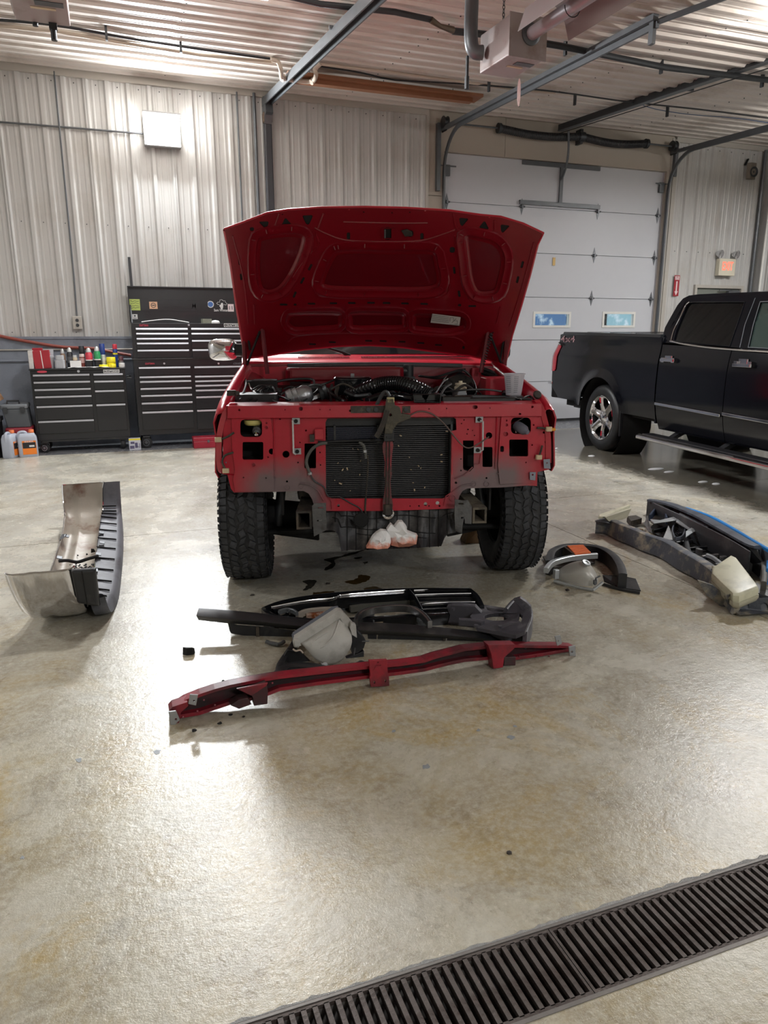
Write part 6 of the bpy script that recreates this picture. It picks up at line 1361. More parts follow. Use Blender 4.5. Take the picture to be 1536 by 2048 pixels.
c3 = cabinet('tool_chest', X0, X1, YH, 1.216, 1.675, .48, [(271.5, 375, [658,667.5,677.5,687,701], 717), (382, 492, [658,667.5,681.6,700], 717)], 'black top tool chest with its stickered lid open against the wall', base=1.216)
badge(c3, 278, 647.5, 296.5, 654, YH-.004, 'CRAFTSMAN', M_LRED, False); badge(c3, 448, 647, 487, 654, YH-.002, 'CRAFTSMAN', M_LOGO)
p = FY(377.5, 650, YH); obj('lock', MB().cyl((p.x, YH-.012, p.z), (p.x, YH+.006, p.z), .013, n=16), M_HAND, c3)
YL = YH+.45
b = MB(); b.plate([(X0, 1.675), (X1, 1.675), (X1, 2.165), (X0, 2.165)], [], lambda x, z: (x, YL, z), (0, .012, 0)); b.bb(X0, X1, YL-.06, YL+.012, 2.155, 2.17).bb(X0-.004, X0+.008, YL-.06, YL+.012, 1.70, 2.17).bb(X1-.008, X1+.004, YL-.06, YL+.012, 1.7, 2.17)
lid = obj('lid', b, M_CAB, c3)
b = MB()
for v in (598, 621, 627): z = FY(300, v, YL).z; b.bb(X0+.02, X1-.02, YL-.004, YL, z-.005, z+.005)
obj('lid_rib', b, M_CAB, lid, kind='stuff')
obj('lid_strut', MB().tube([(X0+.02, YL-.02, 1.92), (X0+.02, YH+.2, 1.68)], .009, 8), M_GALV, lid, smooth=True)
a, c = FY(320, 619, YL), FY(413, 600, YL)
obj('embossed_lettering', textmb('CRAFTSMAN', .10, facing((( a.x+c.x)/2+.03, YL-.006, (a.z+c.z)/2), (1, 0, 0)), bold=True, w=(c.x-a.x)*.95), M_CAB, lid)
def uv3(x, y): return (250+x/6.678, 570+y/6.678)
def sticker(x0, y0, x1, y1, m, k=0):
    a, c = FY(*uv3(x0, y1), YL-.005), FY(*uv3(x1, y0), YL-.005)
    return obj('sticker', MB().bb(a.x, c.x, YL-.006, YL-.0045, a.z, c.z), m, lid), (a, c)
M_GRY = mat('print_dark', C(50, 56, 60), .6)
s_, (a, c) = sticker(68, 190, 195, 338, mat('lime_sticker', C(188, 206, 110), .6))
b = MB(); random.seed(2)
for k in range(4): z = c.z-(k+.9)*(c.z-a.z)/5; x = a.x+.01; 
for k in range(4):
    z = c.z-(k+.9)*(c.z-a.z)/5; pts = [V((a.x+.012+(c.x-a.x-.024)*i/9, YL-.007, z+random.uniform(-.008, .008))) for i in range(10)]; b.tube(pts, .003, 4)
obj('sticker_print', b, M_GRY, s_, kind='stuff')
s_, (a, c) = sticker(328, 224, 430, 318, mat('peach_sticker', C(226, 184, 150), .6))
m_ = V(((a.x+c.x)/2, YL-.0075, (a.z+c.z)/2)); obj('sticker_print', MB().lathe(m_, (0, -1, 0), [(.026, 0), (.034, 0), (.034, .001), (.026, .001)], 24, cap=False).bb(m_.x-.02, m_.x+.02, YL-.0085, YL-.0075, m_.z-.006, m_.z+.006), M_GRY, s_)
p = FY(*uv3(1142, 258), YL-.005); s_ = obj('sticker', MB().cyl((p.x, YL-.006, p.z), (p.x, YL-.004, p.z), .047, n=28), M_LOGO, lid)
obj('sticker_print', MB().cyl((p.x, YL-.0075, p.z), (p.x, YL-.006, p.z), .036, n=28), mat('blue_print', C(70, 112, 176), .5), s_)
s_, (a, c) = sticker(100, 390, 165, 455, M_LOGO); m_ = (a+c)/2; obj('sticker_print', MB().bb(m_.x-.012, m_.x+.012, YL-.0075, YL-.0065, m_.z, m_.z+.02).bb(a.x+.012, c.x-.012, YL-.0075, YL-.0065, a.z+.010, a.z+.018), M_GRY, s_)
s_, (a, c) = sticker(1376, 255, 1450, 355, mat('pink_white', C(222, 206, 206), .6)); m_ = (a+c)/2; obj('sticker_print', textmb('11', .05, facing((m_.x, YL-.0068, m_.z), (1, 0, 0)), bold=True), M_GRY, s_)
# hat-and-beard head outline sticker with two-word script under it
S3 = lambda pts, r, mb: mb.tube([FY(*uv3(x, y), YL-.007) for x, y in pts], r, 5)
b = MB(); S3([(1225,245),(1240,228),(1262,232),(1268,200),(1290,195),(1320,215),(1335,208),(1345,235),(1362,245),(1350,268),(1320,262)], .003, b); S3([(1225,245),(1240,262),(1262,262)], .003, b)
b.plate([(1285,240),(1305,238),(1312,262),(1310,300),(1298,330),(1280,320),(1272,295),(1262,285),(1262,270),(1278,262)], [], lambda x, y: FY(*uv3(x, y), YL-.007), (0, .001, 0))
obj('sticker', b, M_LOGO, lid)
p = FY(*uv3(1290, 336), YL-.007); obj('sticker_lettering', textmb('Sam Winters', .038, facing((p.x, YL-.0075, p.z), (1, 0, 0)), bold=True, w=.215), M_LOGO, lid)
# bits on the chest rim
pipe('bent_white_strip', [FY(283, 644, YH+.12), FY(310, 640.5, YH+.12), FY(340, 639, YH+.12), FY(378, 645, YH+.12)], .006, M_LOGO, 'curved clear strip lying across the top edge of the tool chest', 'strip', k=4)
p = FY(413, 645, YH+.1); obj('parts_packet', MB().box((p.x, YH+.1, 1.676+.030), (.13, .06, .06), Matrix.Rotation(.3, 3, 'Z')), mat('speckled_green', C(128, 132, 118), .6, 0, .5, 60), label='small speckled packet on the rim of the open tool chest', cat='packet')
p = FY(431, 645, YH+.1); obj('white_cap', MB().lathe((p.x, YH+.1, 1.676), (0, 0, 1), [(.06, 0), (.058, .02), (.04, .038), (.0, .044)], 20), M_LOGO, smooth=True, label='white dome cap on the rim of the open tool chest', cat='cap')
# ================================================================== THINGS ON THE LOW CABINET
ZT = 1.098
def k6(x, y): return (40+x/6.98, 680+y/6.98)
def can(name, x0, x1, ytop, yv, body, cap, label, band=None, capf=.22, cat='spray can', dome=True):
    a, c = FY(*k6(x0, ytop), yv), FY(*k6(x1, ytop), yv); r = (c.x-a.x)/2; cx = (a.x+c.x)/2; zt = a.z; h = zt-ZT
    e = empty(name, (cx, yv, ZT), 0, label, cat)
    obj('body', MB().lathe((cx, yv, ZT), (0, 0, 1), [(r*.94, 0), (r, .006), (r, h*(1-capf)-.02), (r*.72, h*(1-capf)), (0, h*(1-capf))], 24), body, e, smooth=True)
    z = ZT+h*(1-capf)
    obj('cap', MB().lathe((cx, yv, z-.015 if not dome else z), (0, 0, 1), ([(r*.75, 0), (r*.70, h*capf*.5), (r*.45, h*capf*.85), (r*.2, h*capf), (0, h*capf)] if dome else [(r*1.0, 0), (r*.98, h*capf+.01), (r*.9, h*capf+.015), (0, h*capf+.015)]), 20), cap, e, smooth=True, ang=50)
    if band:
        for (f0, f1, m) in band: obj('label_band', MB().lathe((cx, yv, ZT), (0, 0, 1), [(r+.0012, h*f0), (r+.0012, h*f1)], 24, cap=False), m, e, smooth=True)
    return e
R_ = lambda n, r, g, b, **k: mat(n, C(r, g, b), .35, **k)
M_CR, M_CG, M_CK, M_CB, M_CY = R_('can_red', 190, 50, 66), R_('can_green', 30, 140, 80), R_('can_black', 28, 28, 32), R_('can_blue', 34, 60, 130), R_('tub_yellow', 232, 216, 40)
M_SIL = R_('can_silver', 190, 192, 190, metal=.4)
can('spray_can', 640, 725, 105, 10.62, M_CK, M_SIL, 'black spray can with silver dome left of the red can', [(.25, .55, R_('grey_lbl', 84, 84, 86))])
can('spray_can', 900, 1000, 110, 10.56, M_CR, M_SIL, 'red-topped black spray can with white slash left of the green can', [(.0, .36, M_CK), (.36, .41, M_LOGO)])
can('spray_can', 1018, 1112, 90, 10.56, M_CG, M_SIL, 'green-topped black spray can with white slash', [(.0, .36, M_CK), (.36, .41, M_LOGO)])
can('spray_can', 815, 893, 85, 10.70, M_CK, M_CK, 'black aerosol can with flat black cap behind the brown tin', dome=False, capf=.3)
can('spray_can', 1098, 1178, 52, 10.72, M_SIL, M_CB, 'silver can with tall blue cap right of the green can', dome=False, capf=.42)
can('spray_can', 1285, 1350, 58, 10.66, M_CB, M_CR, 'blue aerosol with red cap behind the yellow tubs', [(.55, .62, M_CY)], capf=.16, dome=False)
can('paint_tin', 728, 795, 212, 10.62, R_('tin_cream', 206, 190, 160), M_SIL, 'small cream and brown tin behind the standing receipt', [(.2, .6, R_('tin_brown', 92, 40, 34))], capf=.08, cat='tin', dome=False)
can('brown_tin', 822, 895, 195, 10.58, R_('tin_rust', 120, 56, 48), R_('tin_lid', 200, 186, 180), 'brown-red tin with pale lid in front of the black aerosol', [(.35, .7, R_('tin_pale', 180, 150, 146))], capf=.12, cat='tin', dome=False)
can('silver_tin', 1125, 1188, 205, 10.60, M_SIL, M_SIL, 'plain silver tin standing under the blue-capped can', capf=.1, cat='tin', dome=False)
can('yellow_tub', 1200, 1330, 240, 10.60, M_CY, M_CY, 'larger yellow screw-lid tub on the low cabinet', [(.45, .52, R_('yl2', 180, 166, 30))], capf=.35, cat='tub', dome=False)
can('yellow_tub', 1102, 1228, 345, 10.52, M_CY, M_CY, 'flat yellow tub in front of the silver can', capf=.35, cat='tub', dome=False)
can('yellow_tub', 1232, 1340, 338, 10.51, M_CY, M_CY, 'small yellow tub at the foot of the larger yellow tub', capf=.35, cat='tub', dome=False)
can('white_cap', 1378, 1462, 320, 10.52, M_LOGO, M_LOGO, 'white plastic cap at the right end of the low cabinet', capf=.2, cat='cap', dome=False)
can('grey_spool', 1372, 1440, 228, 10.64, R_('spool', 120, 112, 116), R_('spool2', 96, 60, 66), 'grey roll with reddish middle behind the white cap', capf=.3, cat='roll', dome=False)
can('spray_bottle', 550, 622, 122, 10.70, R_('amber_bt', 130, 104, 84), M_SIL, 'amber bottle with silver top behind the clear containers', capf=.25, cat='bottle')
M_CLR = mat('clear_plastic', C(190, 192, 196), .25, 0, .15, 20, alpha=.8)
for x0, x1, y0, yv, lb, n in ((345, 475, 220, 10.58, 'clear plastic cup with paper band beside the red box', 3), (315, 465, 132, 10.68, 'tall stack of clear cups behind the red box', 8)):
    a, c = FY(*k6(x0, y0), yv), FY(*k6(x1, y0), yv); r = (c.x-a.x)/2; cx = (a.x+c.x)/2; h = a.z-ZT
    pr = [(0, 0), (r*.72, 0)]
    for k in range(n): z = h*(.45+.55*k/(n-1)) if n > 3 else h*(.9+.05*k); pr += [(r*(.72+.26*z/h), z-.006), (r*(.78+.26*z/h)*.97, z-.004), (r*(.78+.26*z/h)*.97, z)]
    obj('plastic_cup', MB().lathe((cx, yv, ZT), (0, 0, 1), pr+[(r, h)], 24), M_CLR, smooth=True, label=lb, cat='cup')
for x0, x1, y0, y1, yv, lb in ((483, 625, 280, 380, 10.55, 'shallow clear container under another on the low cabinet'),):
    a, c = FY(*k6(x0, y0), yv), FY(*k6(x1, y0), yv); obj('plastic_container', MB().cbox(((a.x+c.x)/2, yv, (a.z+ZT)/2), (c.x-a.x, .13, a.z-ZT), .02), M_CLR, bevel=.004, label=lb, cat='container'); zt9 = a.z
    a, c = FY(*k6(495, 215), yv), FY(*k6(610, 215), yv); obj('plastic_container', MB().cbox(((a.x+c.x)/2, yv, (a.z+zt9)/2+.001), (c.x-a.x, .12, a.z-zt9-.002), .02), M_CLR, bevel=.004, label='smaller clear container stacked on the shallow one', cat='container')
a, c = FY(*k6(112, 190), 10.52), FY(*k6(345, 400), 10.52)
rbx = empty('red_box', ((a.x+c.x)/2, 10.56, ZT), 0, 'red and white carton standing at the left end of the low cabinet', 'box')
bz = Matrix.Rotation(-.06, 3, 'Y')
obj('carton', MB().box((a.x+.155, 10.58, ZT+.115), (.20, .12, .23), bz), M_CR if False else mat('box_red', C(158, 32, 44), .5), rbx, bevel=.003)
obj('white_side', MB().box((a.x+.025, 10.575, ZT+.115), (.055, .115, .23)), mat('box_pale', C(200, 196, 192), .5, 0, .2, 30), rbx, bevel=.003)
obj('white_stripe', MB().box((a.x+.155, 10.5185, ZT+.115), (.010, .002, .225), bz), M_LOGO, rbx)
obj('carton', MB().box((a.x+.10, 10.70, ZT+.13), (.12, .10, .26)), MATS['box_red'], label='second red carton behind the first at the left end of the cabinet', cat='box', bevel=.003)
p = FY(*k6(782, 370), 10.51); obj('receipt', MB().box((p.x, 10.51, ZT+.050), (.135, .003, .092), Matrix.Rotation(.15, 3, 'X')).tube([(p.x-.04, 10.507, ZT+.07), (p.x+.04, 10.507, ZT+.072)], .001, 4), M_LOGO, label='small white receipt propped against the tins', cat='paper', kind=None)
P = []
for i in range(9): P.append([V((-.62+.52*i/8*1.0, 10.435+.16*j/4, ZT+.004+.010*abs(math.sin(i*1.3+j*1.7))*(1 if 0 < i < 8 else .3)-(.012 if (j == 0 and i in (2, 3)) else 0)*0)) for j in range(5)])
obj('paper_sheet', MB().grid(P, (0, 0, .002)), M_LOGO, smooth=True, label='crumpled white paper sheet along the front edge of the low cabinet', cat='paper')
# ================================================================== LEFT OF THE CABINET
def k12(x, y): return (x/12.05, 760+y/12.05)
bn = empty('storage_bin', (-1.68, 10.42, 0), 0, 'black plastic bin with grey latches at the left edge of the photo', 'bin')
b = MB(); b.hexa([V(k) for k in ((-1.92, 10.17, 0), (-1.50, 10.17, 0), (-1.50, 10.6, 0), (-1.92, 10.6, 0), (-1.96, 10.15, .44), (-1.49, 10.15, .44), (-1.49, 10.64, .44), (-1.96, 10.64, .44))]); obj('tub', b, M_BLK, bn, bevel=.015)
obj('bin_lid', MB().bb(-1.98, -1.475, 10.13, 10.65, .44, .50), mat('grey_lid', C(96, 96, 98), .5), bn, bevel=.01); obj('latch', MB().bb(-1.56, -1.50, 10.12, 10.14, .38, .46), M_HAND, bn)
cbx = empty('cardboard_box', (-1.70, 10.42, .50), 0, 'tilted brown cardboard box with black letters on the black bin', 'box')
Rb = Matrix.Rotation(-.42, 3, 'Y'); M_CARD = mat('cardboard', C(134, 100, 70), .8, 0, .12, 8)
ctr = V((-1.72, 10.42, .74)); obj('carton', MB().box(ctr, (.50, .40, .28), Rb), M_CARD, cbx, bevel=.004)
obj('flap', MB().box(ctr+Rb @ V((.05, -.10, .145)), (.46, .30, .006), Rb @ Matrix.Rotation(.25, 3, 'X')), M_CARD, cbx)
obj('box_lettering', textmb('Des', .10, Matrix.Translation(ctr+Rb @ V((.10, -.202, -.04))) @ (Rb.to_4x4() @ facing((0, 0, 0), (1, 0, 0))), bold=True, w=.17), M_DARK, cbx)
jc = empty('red_tool_case', (-1.22, 10.52, 0), 0, 'dull red metal case on the floor under the grey case', 'case')
obj('case_body', MB().bb(-1.42, -1.125, 10.34, 10.72, 0, .20), mat('case_red', C(140, 34, 48), .5), jc, bevel=.02); obj('case_lid', MB().bb(-1.43, -1.115, 10.33, 10.73, .20, .36), MATS['case_red'], jc, bevel=.02)
gc_ = empty('grey_case', (-1.25, 10.5, .361), 0, 'dark grey hard case with handle stacked on the red case', 'case')
b = MB(); b.hexa([V(k) for k in ((-1.40, 10.36, .361), (-1.13, 10.36, .361), (-1.13, 10.68, .361), (-1.40, 10.68, .361), (-1.44, 10.34, .60), (-1.15, 10.34, .60), (-1.15, 10.7, .60), (-1.44, 10.7, .60))]); M_GC = mat('case_grey', C(76, 80, 84), .55); obj('case_body', b, M_GC, gc_, bevel=.012)
obj('case_lid', MB().bb(-1.46, -1.14, 10.33, 10.71, .60, .66), mat('case_lid_grey', C(104, 108, 112), .5), gc_, bevel=.02); obj('handle', MB().tube([(-1.38, 10.42, .66), (-1.38, 10.42, .70), (-1.24, 10.42, .70), (-1.24, 10.42, .66)], .012, 8), M_BLK, gc_, smooth=True)
for nm in (-1.40, -1.20): obj('latch', MB().box((nm, 10.325, .59), (.05, .015, .07)), M_DKST, gc_)
def jug(cx, cy, rz, lab):
    e = empty('coolant_jug', (cx, cy, 0), rz, lab, 'jug'); Mx = MW[e]; w, d = .115, .07
    def ring(sx, sy, z, ox=0): return [V((x*sx+ox, y*sy, z)) for x, y in rrect(-w, -d, w, d, .028, 4)]
    M_J = mat('pale_grey_jug', C(168, 174, 186), .38, 0, .03, 6)
    body = MB().rings([ring(.95, .93, 0), ring(1, 1, .012), ring(1, 1, .20), ring(.97, .95, .25), ring(.78, .80, .292, .0), ring(.70, .62, .30, 0)])
    obj('body', body.xf(Mx), M_J, e, smooth=True, ang=50)
    obj('neck', MB().cyl((.055, 0, .295), (.055, 0, .315), .028, n=18).xf(Mx), M_J, e, smooth=True); obj('cap', MB().lathe((.055, 0, .305), (0, 0, 1), [(.032, 0), (.032, .034), (.028, .038), (0, .038)], 20).xf(Mx), mat('orange_cap', C(222, 120, 70), .4), e, smooth=True, ang=50)
    obj('handle', MB().tube(spl([V((-.10, 0, .20)), V((-.105, 0, .27)), V((-.085, 0, .312)), V((-.03, 0, .318)), V((.0, 0, .296))], 4), .017, 10).xf(Mx), M_J, e, smooth=True)
    obj('handle_hollow', MB().cbox((-.045, -d*.74, .262), (.07, .01, .035), .003, Matrix.Rotation(-.35, 3, 'X')).xf(Mx), mat('hollow_dark', C(86, 62, 72), .7), e)
    lb = obj('label_panel', MB().box((.015, -d-.001, .12), (.16, .003, .175)).xf(Mx), mat('label_orange', C(232, 128, 40), .5), e)
    obj('label_band', MB().box((.015, -d-.0035, .15), (.15, .002, .075)).xf(Mx), M_CK, lb); obj('label_text', textmb('50/50', .03, Mx @ facing((.015, -d-.003, .19), (1, 0, 0)), bold=True, w=.10), M_LOGO, lb)
    obj('label_car', MB().cbox((.045, -d-.006, .140), (.06, .002, .022), .0005).xf(Mx), M_LOGO, lb)
    return e
jug(-1.175, 10.24, .10, 'grey coolant jug with full orange label facing the room, right of the pair')
jug(-1.37, 10.22, 1.2, 'grey coolant jug turned sideways, left of the pair')
bx_ = empty('product_box', (.13, 10.36, 0), 0, 'small white and yellow printed box on the floor between the cabinets', 'box')
obj('carton', MB().bb(.055, .205, 10.30, 10.40, 0, .155), mat('carton_pale', C(196, 198, 206), .6), bx_, bevel=.002); obj('yellow_band', MB().bb(.055, .205, 10.298, 10.2995, .135, .155), M_CY, bx_)
obj('printed_picture', MB().bb(.065, .12, 10.298, 10.2995, .02, .06).bb(.13, .165, 10.298, 10.2995, .03, .10).bb(.075, .125, 10.298, 10.2995, .085, .115).tube([(.165, 10.298, .05), (.19, 10.298, .03), (.19, 10.298, .09)], .004, 5), mat('print_slate', C(84, 80, 110), .6), bx_, kind='stuff')
rt = empty('red_toolbox', (.98, 10.27, 0), 0, 'flat red metal toolbox on the floor in front of the tall tool chest', 'toolbox')
a = FY(388, 897, 10.15); obj('box_body', MB().bb(a.x, a.x+.55, 10.14, 10.34, 0, .095), mat('toolbox_red', C(150, 30, 50), .4), rt, bevel=.006); obj('box_lid', MB().bb(a.x-.004, a.x+.554, 10.136, 10.344, .095, .150), MATS['toolbox_red'], rt, bevel=.008); obj('clasp', MB().box((a.x+.2, 10.13, .095), (.03, .01, .035)), M_GALV, rt)
# ================================================================== LOOSE PARTS ON THE FLOOR
def lerp(a, b, f): return a+(b-a)*f
# ---- chrome bumper lying face down, ends curling up
SP = [(3.86, .335), (3.885, .25), (3.91, .16), (3.955, .07), (4.05, .022), (4.30, .004), (4.75, .0), (5.25, .0), (5.70, .008), (5.98, .04), (6.12, .10), (6.18, .19), (6.20, .29), (6.21, .345)]
LX = [-.620, -.610, -.590, -.565, -.545, -.515, -.500, -.492, -.490, -.492, -.495, -.500, -.500, -.497]
RX = [-.300, -.285, -.272, -.258, -.250, -.245, -.242, -.238, -.230, -.220, -.212, -.205, -.198, -.185]
bmp = empty('chrome_bumper', (-.35, 5.0, 0), 0, 'chrome pickup bumper lying hollow side up on the floor left of the red truck', 'bumper')
def normal(i):
    a = V((0, *SP[max(i-1, 0)])); c = V((0, *SP[min(i+1, len(SP)-1)])); t = (c-a).normalized(); return V((0, -t.z, t.y))
def section(i, lift):
    y, z = SP[i]; n = normal(i); o = []; w = RX[i]-LX[i]
    for f, h in ((0, .075), (.03, .035), (.10, .008), (.28, .0), (.34, .014), (.42, .014), (.5, .0), (.8, .0), (.93, .010), (.985, .045), (1, .085)):
        k = 1.0 if 3 < i < 10 else .35
        o.append(V((LX[i]+w*f, y, z))+n*(h*k+lift))
    return o
def dense(rows, k=3):
    cols = list(zip(*rows)); sm = [spl(list(c), k) for c in cols]; return [list(r) for r in zip(*sm)]
obj('chrome_shell', MB().grid(dense([section(i, .004) for i in range(len(SP))])), M_CHROME, bmp, smooth=True, ang=70)
M_RUST = mat('stained_back_of_chrome', C(146, 138, 126), .45, .1, .12, 4, bump=.1, dirt=C(98, 66, 50), dscale=3.2, dlo=.50, dhi=.64)
obj('inner_skin', MB().grid(dense([section(i, .009) for i in range(len(SP))])), M_RUST, bmp, smooth=True, ang=70)
obj('rolled_edge', MB().tube([p for p in spl([section(i, .006)[0] for i in range(len(SP))], 3)], .006, 6).tube([p for p in spl([section(i, .006)[-1] for i in range(len(SP))], 3)], .005, 6).tube(section(0, .006), .006, 6).tube(section(len(SP)-1, .006), .004, 6), M_CHROME, bmp, smooth=True, kind='stuff')
# plastic lower valance clipped along the right edge
PR = [-.195, -.185, -.178, -.165, -.150, -.120, -.100, -.085, -.080, -.080, -.082, -.080, -.078, -.075]
def vsec(i, lift=0):
    y, z = SP[i]; n = normal(i); k = 1.0 if 3 < i < 10 else .4; x0 = RX[i]-.004; x1 = PR[i]
    return [V((x0, y, z))+n*(.085*k+lift), V((lerp(x0, x1, .25), y, z))+n*(.080*k+lift), V((lerp(x0, x1, .8), y, z))+n*(.060*k+lift), V((x1, y, z))+n*(.045*k+lift), V((x1+.012, y, z))+n*(-.005+lift*.3), V((x1-.01, y, z))+n*(-.012), V((lerp(x0, x1, .3), y, z))+n*(-.012)]
M_VAL = mat('weathered_plastic', C(84, 86, 92), .55, 0, .15, 6, dirt=C(46, 46, 50), dscale=3)
rows = [vsec(i) for i in range(2, len(SP))]
obj('plastic_valance', MB().grid(dense(rows, 3)), M_VAL, bmp, smooth=True, ang=60)
b = MB(); y0 = V((RX[0]-.02, 3.845, .25))
b.rings([[V((-.315, 3.862, .345)), V((-.19, 3.862, .34)), V((-.19, 3.93, .10)), V((-.305, 3.90, .14))], [V((-.31, 3.835, .335)), V((-.20, 3.835, .33)), V((-.20, 3.89, .11)), V((-.30, 3.875, .15))]])
obj('end_pad', b, M_BLK, bmp, bevel=.01)
obj('end_pad_seam', MB().tube([V((-.262, 3.832, .335)), V((-.255, 3.885, .12))], .003, 5), M_DARK, bmp)
for k in range(15):
    f = k/14; i = 3.2+7.2*f; i0 = int(i); fr = i-i0; A, B2 = vsec(i0, .003), vsec(i0+1, .003)
    a, c = A[0].lerp(B2[0], fr), A[2].lerp(B2[2], fr); obj('rib', MB().prism([a, c, c+V((0, .006, 0)), a+V((0, .006, 0))], (0, 0, .010)), M_DARK, bmp)
a, c = section(7, .03)[0], section(7, .02)[-1]
cs_ = spl([FZ(118, 1122, .11), FZ(135, 1121, .10), FZ(155, 1124, .07), FZ(175, 1118, .09), FZ(196, 1112, .11)], 5); obj('rubber_strap', MB().tube(cs_, .011, 8), M_DARK, bmp, smooth=True)
for u, v, z in ((119, 1115, .11), (133, 1072, .10), (203, 1065, .10), (197, 1108, .11), (204, 1085, .10), (190, 1140, .10)):
    p = FZ(u, v, z); obj('clip', MB().box(p, (.035, .06, .006), Matrix.Rotation(.3, 3, 'Y')), M_GALV, bmp, bevel=.002)
obj('top_flange', MB().hexa([FZ(118, 1080, .08), FZ(128, 1076, .10), FZ(134, 1068, .10), FZ(124, 1068, .08)]+[FZ(118, 1080, .09), FZ(128, 1076, .11), FZ(134, 1068, .11), FZ(124, 1068, .09)]), M_GALV, bmp)
b = MB(); random.seed(8)
for k in range(34):
    u, v = random.uniform(140, 192), random.uniform(1128, 1142); p = FZ(u, v, .02); b.box(p, (random.uniform(.006, .02), random.uniform(.004, .012), .006), Matrix.Rotation(random.uniform(0, 3), 3, 'Z'))
obj('dirt_crumbs', b, M_DARK, bmp, kind='stuff')
for u, v, s in ((182, 1106, .03), (172, 1111, .014), (154, 1113, .012)):
    p = FZ(u, v, .02); obj('dirt_flake', MB().prism([p, p+V((s, .0, .005)), p+V((s*.7, 0, s*.9)), p+V((.1*s, 0, s))], (0, s*.4, 0)), M_DARK, bmp)
# ---- red header bar
def rbp(u, v, y=2.74): return FY(u, v, y)
ST = [(340, 1420, 1446), (370, 1400, 1438), (400, 1388, 1430), (430, 1378, 1420), (460, 1370, 1410), (500, 1362, 1402), (535, 1356, 1392), (560, 1352, 1382), (640, 1343, 1370), (740, 1332, 1357), (800, 1327, 1350), (850, 1320, 1343), (872, 1312, 1337), (900, 1305, 1330), (930, 1297, 1324), (975, 1292, 1320), (1032, 1290, 1320), (1080, 1291, 1320), (1120, 1291, 1319), (1150, 1293, 1317)]
bar_ = empty('red_header_bar', FZ(757, 1365), 0, 'long bowed red steel bar with brackets lying in front of the other parts', 'bar')
M_RBAR = mat('bar_red', C(140, 20, 38), .45, 0, .1, 6, dirt=C(84, 26, 34), dscale=4, dlo=.45, dhi=.6); M_BARD = mat('bar_dull_maroon', C(74, 26, 34), .6, 0, .2, 8, dirt=C(46, 36, 36), dscale=6, dlo=.4, dhi=.6)
R = []
T_, Bt, TW, BW = [], [], [], []
for u, v0, v1 in ST:
    a, c = rbp(u, v0), rbp(u, v1); c.z = max(c.z, .008)
    T_.append(a+V((0, -.0, 0))); Bt.append(c); TW.append(V((a.x, a.y+.055, a.z-.004))); BW.append(V((c.x, c.y+.055, c.z+.0)))
lip = .013
obj('top_flange', MB().grid([[p+V((0, 0, -lip)) for p in T_], T_, TW, [p+V((0, 0, -.01)) for p in TW]], (0, .003, -.002)), M_RBAR, bar_, ang=50)
obj('web', MB().grid([TW, BW], (0, .003, 0)), M_BARD, bar_)
obj('bottom_flange', MB().grid([[p+V((0, 0, lip)) for p in Bt], Bt, BW], (0, .002, .002)), M_RBAR, bar_)
def vplate(name, pts, y, th, m, par, holes=(), bevel=.002, **k): return obj(name, MB().plate(pts, list(holes), lambda u, v: FY(u, v, y), (0, th, 0)), m, par, bevel=bevel, **k)
vplate('centre_bracket', [(738, 1321), (774, 1319), (776, 1348), (778, 1353), (779, 1372), (742, 1374), (739, 1355), (741, 1350)], 2.71, .012, M_RBAR, bar_, [rrect(751, 1329, 762, 1332, 1), circ(756, 1325, 1.6, n=8), circ(749, 1365, 1.5, 3, n=8), circ(771, 1362, 1.5, 3, n=8)])
vplate('leg', [(499, 1384), (503, 1378), (533, 1368), (536, 1382), (535, 1408), (508, 1412), (506, 1396)], 2.70, .06, M_BARD, bar_)
vplate('leg_web', [(473, 1378), (536, 1366), (533, 1372), (503, 1392)], 2.698, .01, M_RBAR, bar_)
vplate('leg_foot', [(461, 1411), (478, 1400), (496, 1396), (503, 1409), (478, 1418)], 2.70, .05, M_BARD, bar_)
vplate('leg', [(976, 1290), (1031, 1289), (1029, 1297), (1009, 1315), (1006, 1335), (987, 1338), (983, 1310)], 2.70, .05, M_RBAR, bar_)
vplate('leg_foot', [(1009, 1314), (1032, 1314), (1031, 1331), (1008, 1331)], 2.71, .04, M_BARD, bar_)
M_ZN = mat('zinc_tab', C(150, 152, 154), .45, .5)
vplate('clip_tab', [(380, 1389), (396, 1390), (392, 1411), (377, 1408)], 2.70, .006, M_ZN, bar_, [circ(388, 1402, 2.4, n=8)]); vplate('clip_tab', [(337, 1424), (352, 1422), (360, 1440), (350, 1450), (341, 1450)], 2.695, .008, M_ZN, bar_, [circ(352, 1439, 2.4, n=8)])
vplate('clip_tab', [(1110, 1273), (1121, 1271), (1124, 1287), (1115, 1292)], 2.70, .006, M_ZN, bar_, [circ(1116, 1282, 2, n=8)]); vplate('clip_tab', [(1138, 1294), (1151, 1291), (1152, 1313), (1140, 1312)], 2.695, .008, M_ZN, bar_, [circ(1144, 1304, 2.2, n=8)])
vplate('end_cap', [(338, 1422), (345, 1414), (375, 1404), (377, 1412), (362, 1425), (358, 1446), (348, 1450)], 2.72, .06, M_RBAR, bar_)
b = MB()
for u, v in ((366, 1434), (395, 1422), (430, 1410), (1040, 1313), (1074, 1313), (1098, 1313), (1128, 1313), (408, 1400), (545, 1366)): b.cyl(FY(u, v, 2.735), FY(u, v, 2.745), .004, n=6)
obj('rivet', b, M_RBAR, bar_, kind='stuff')
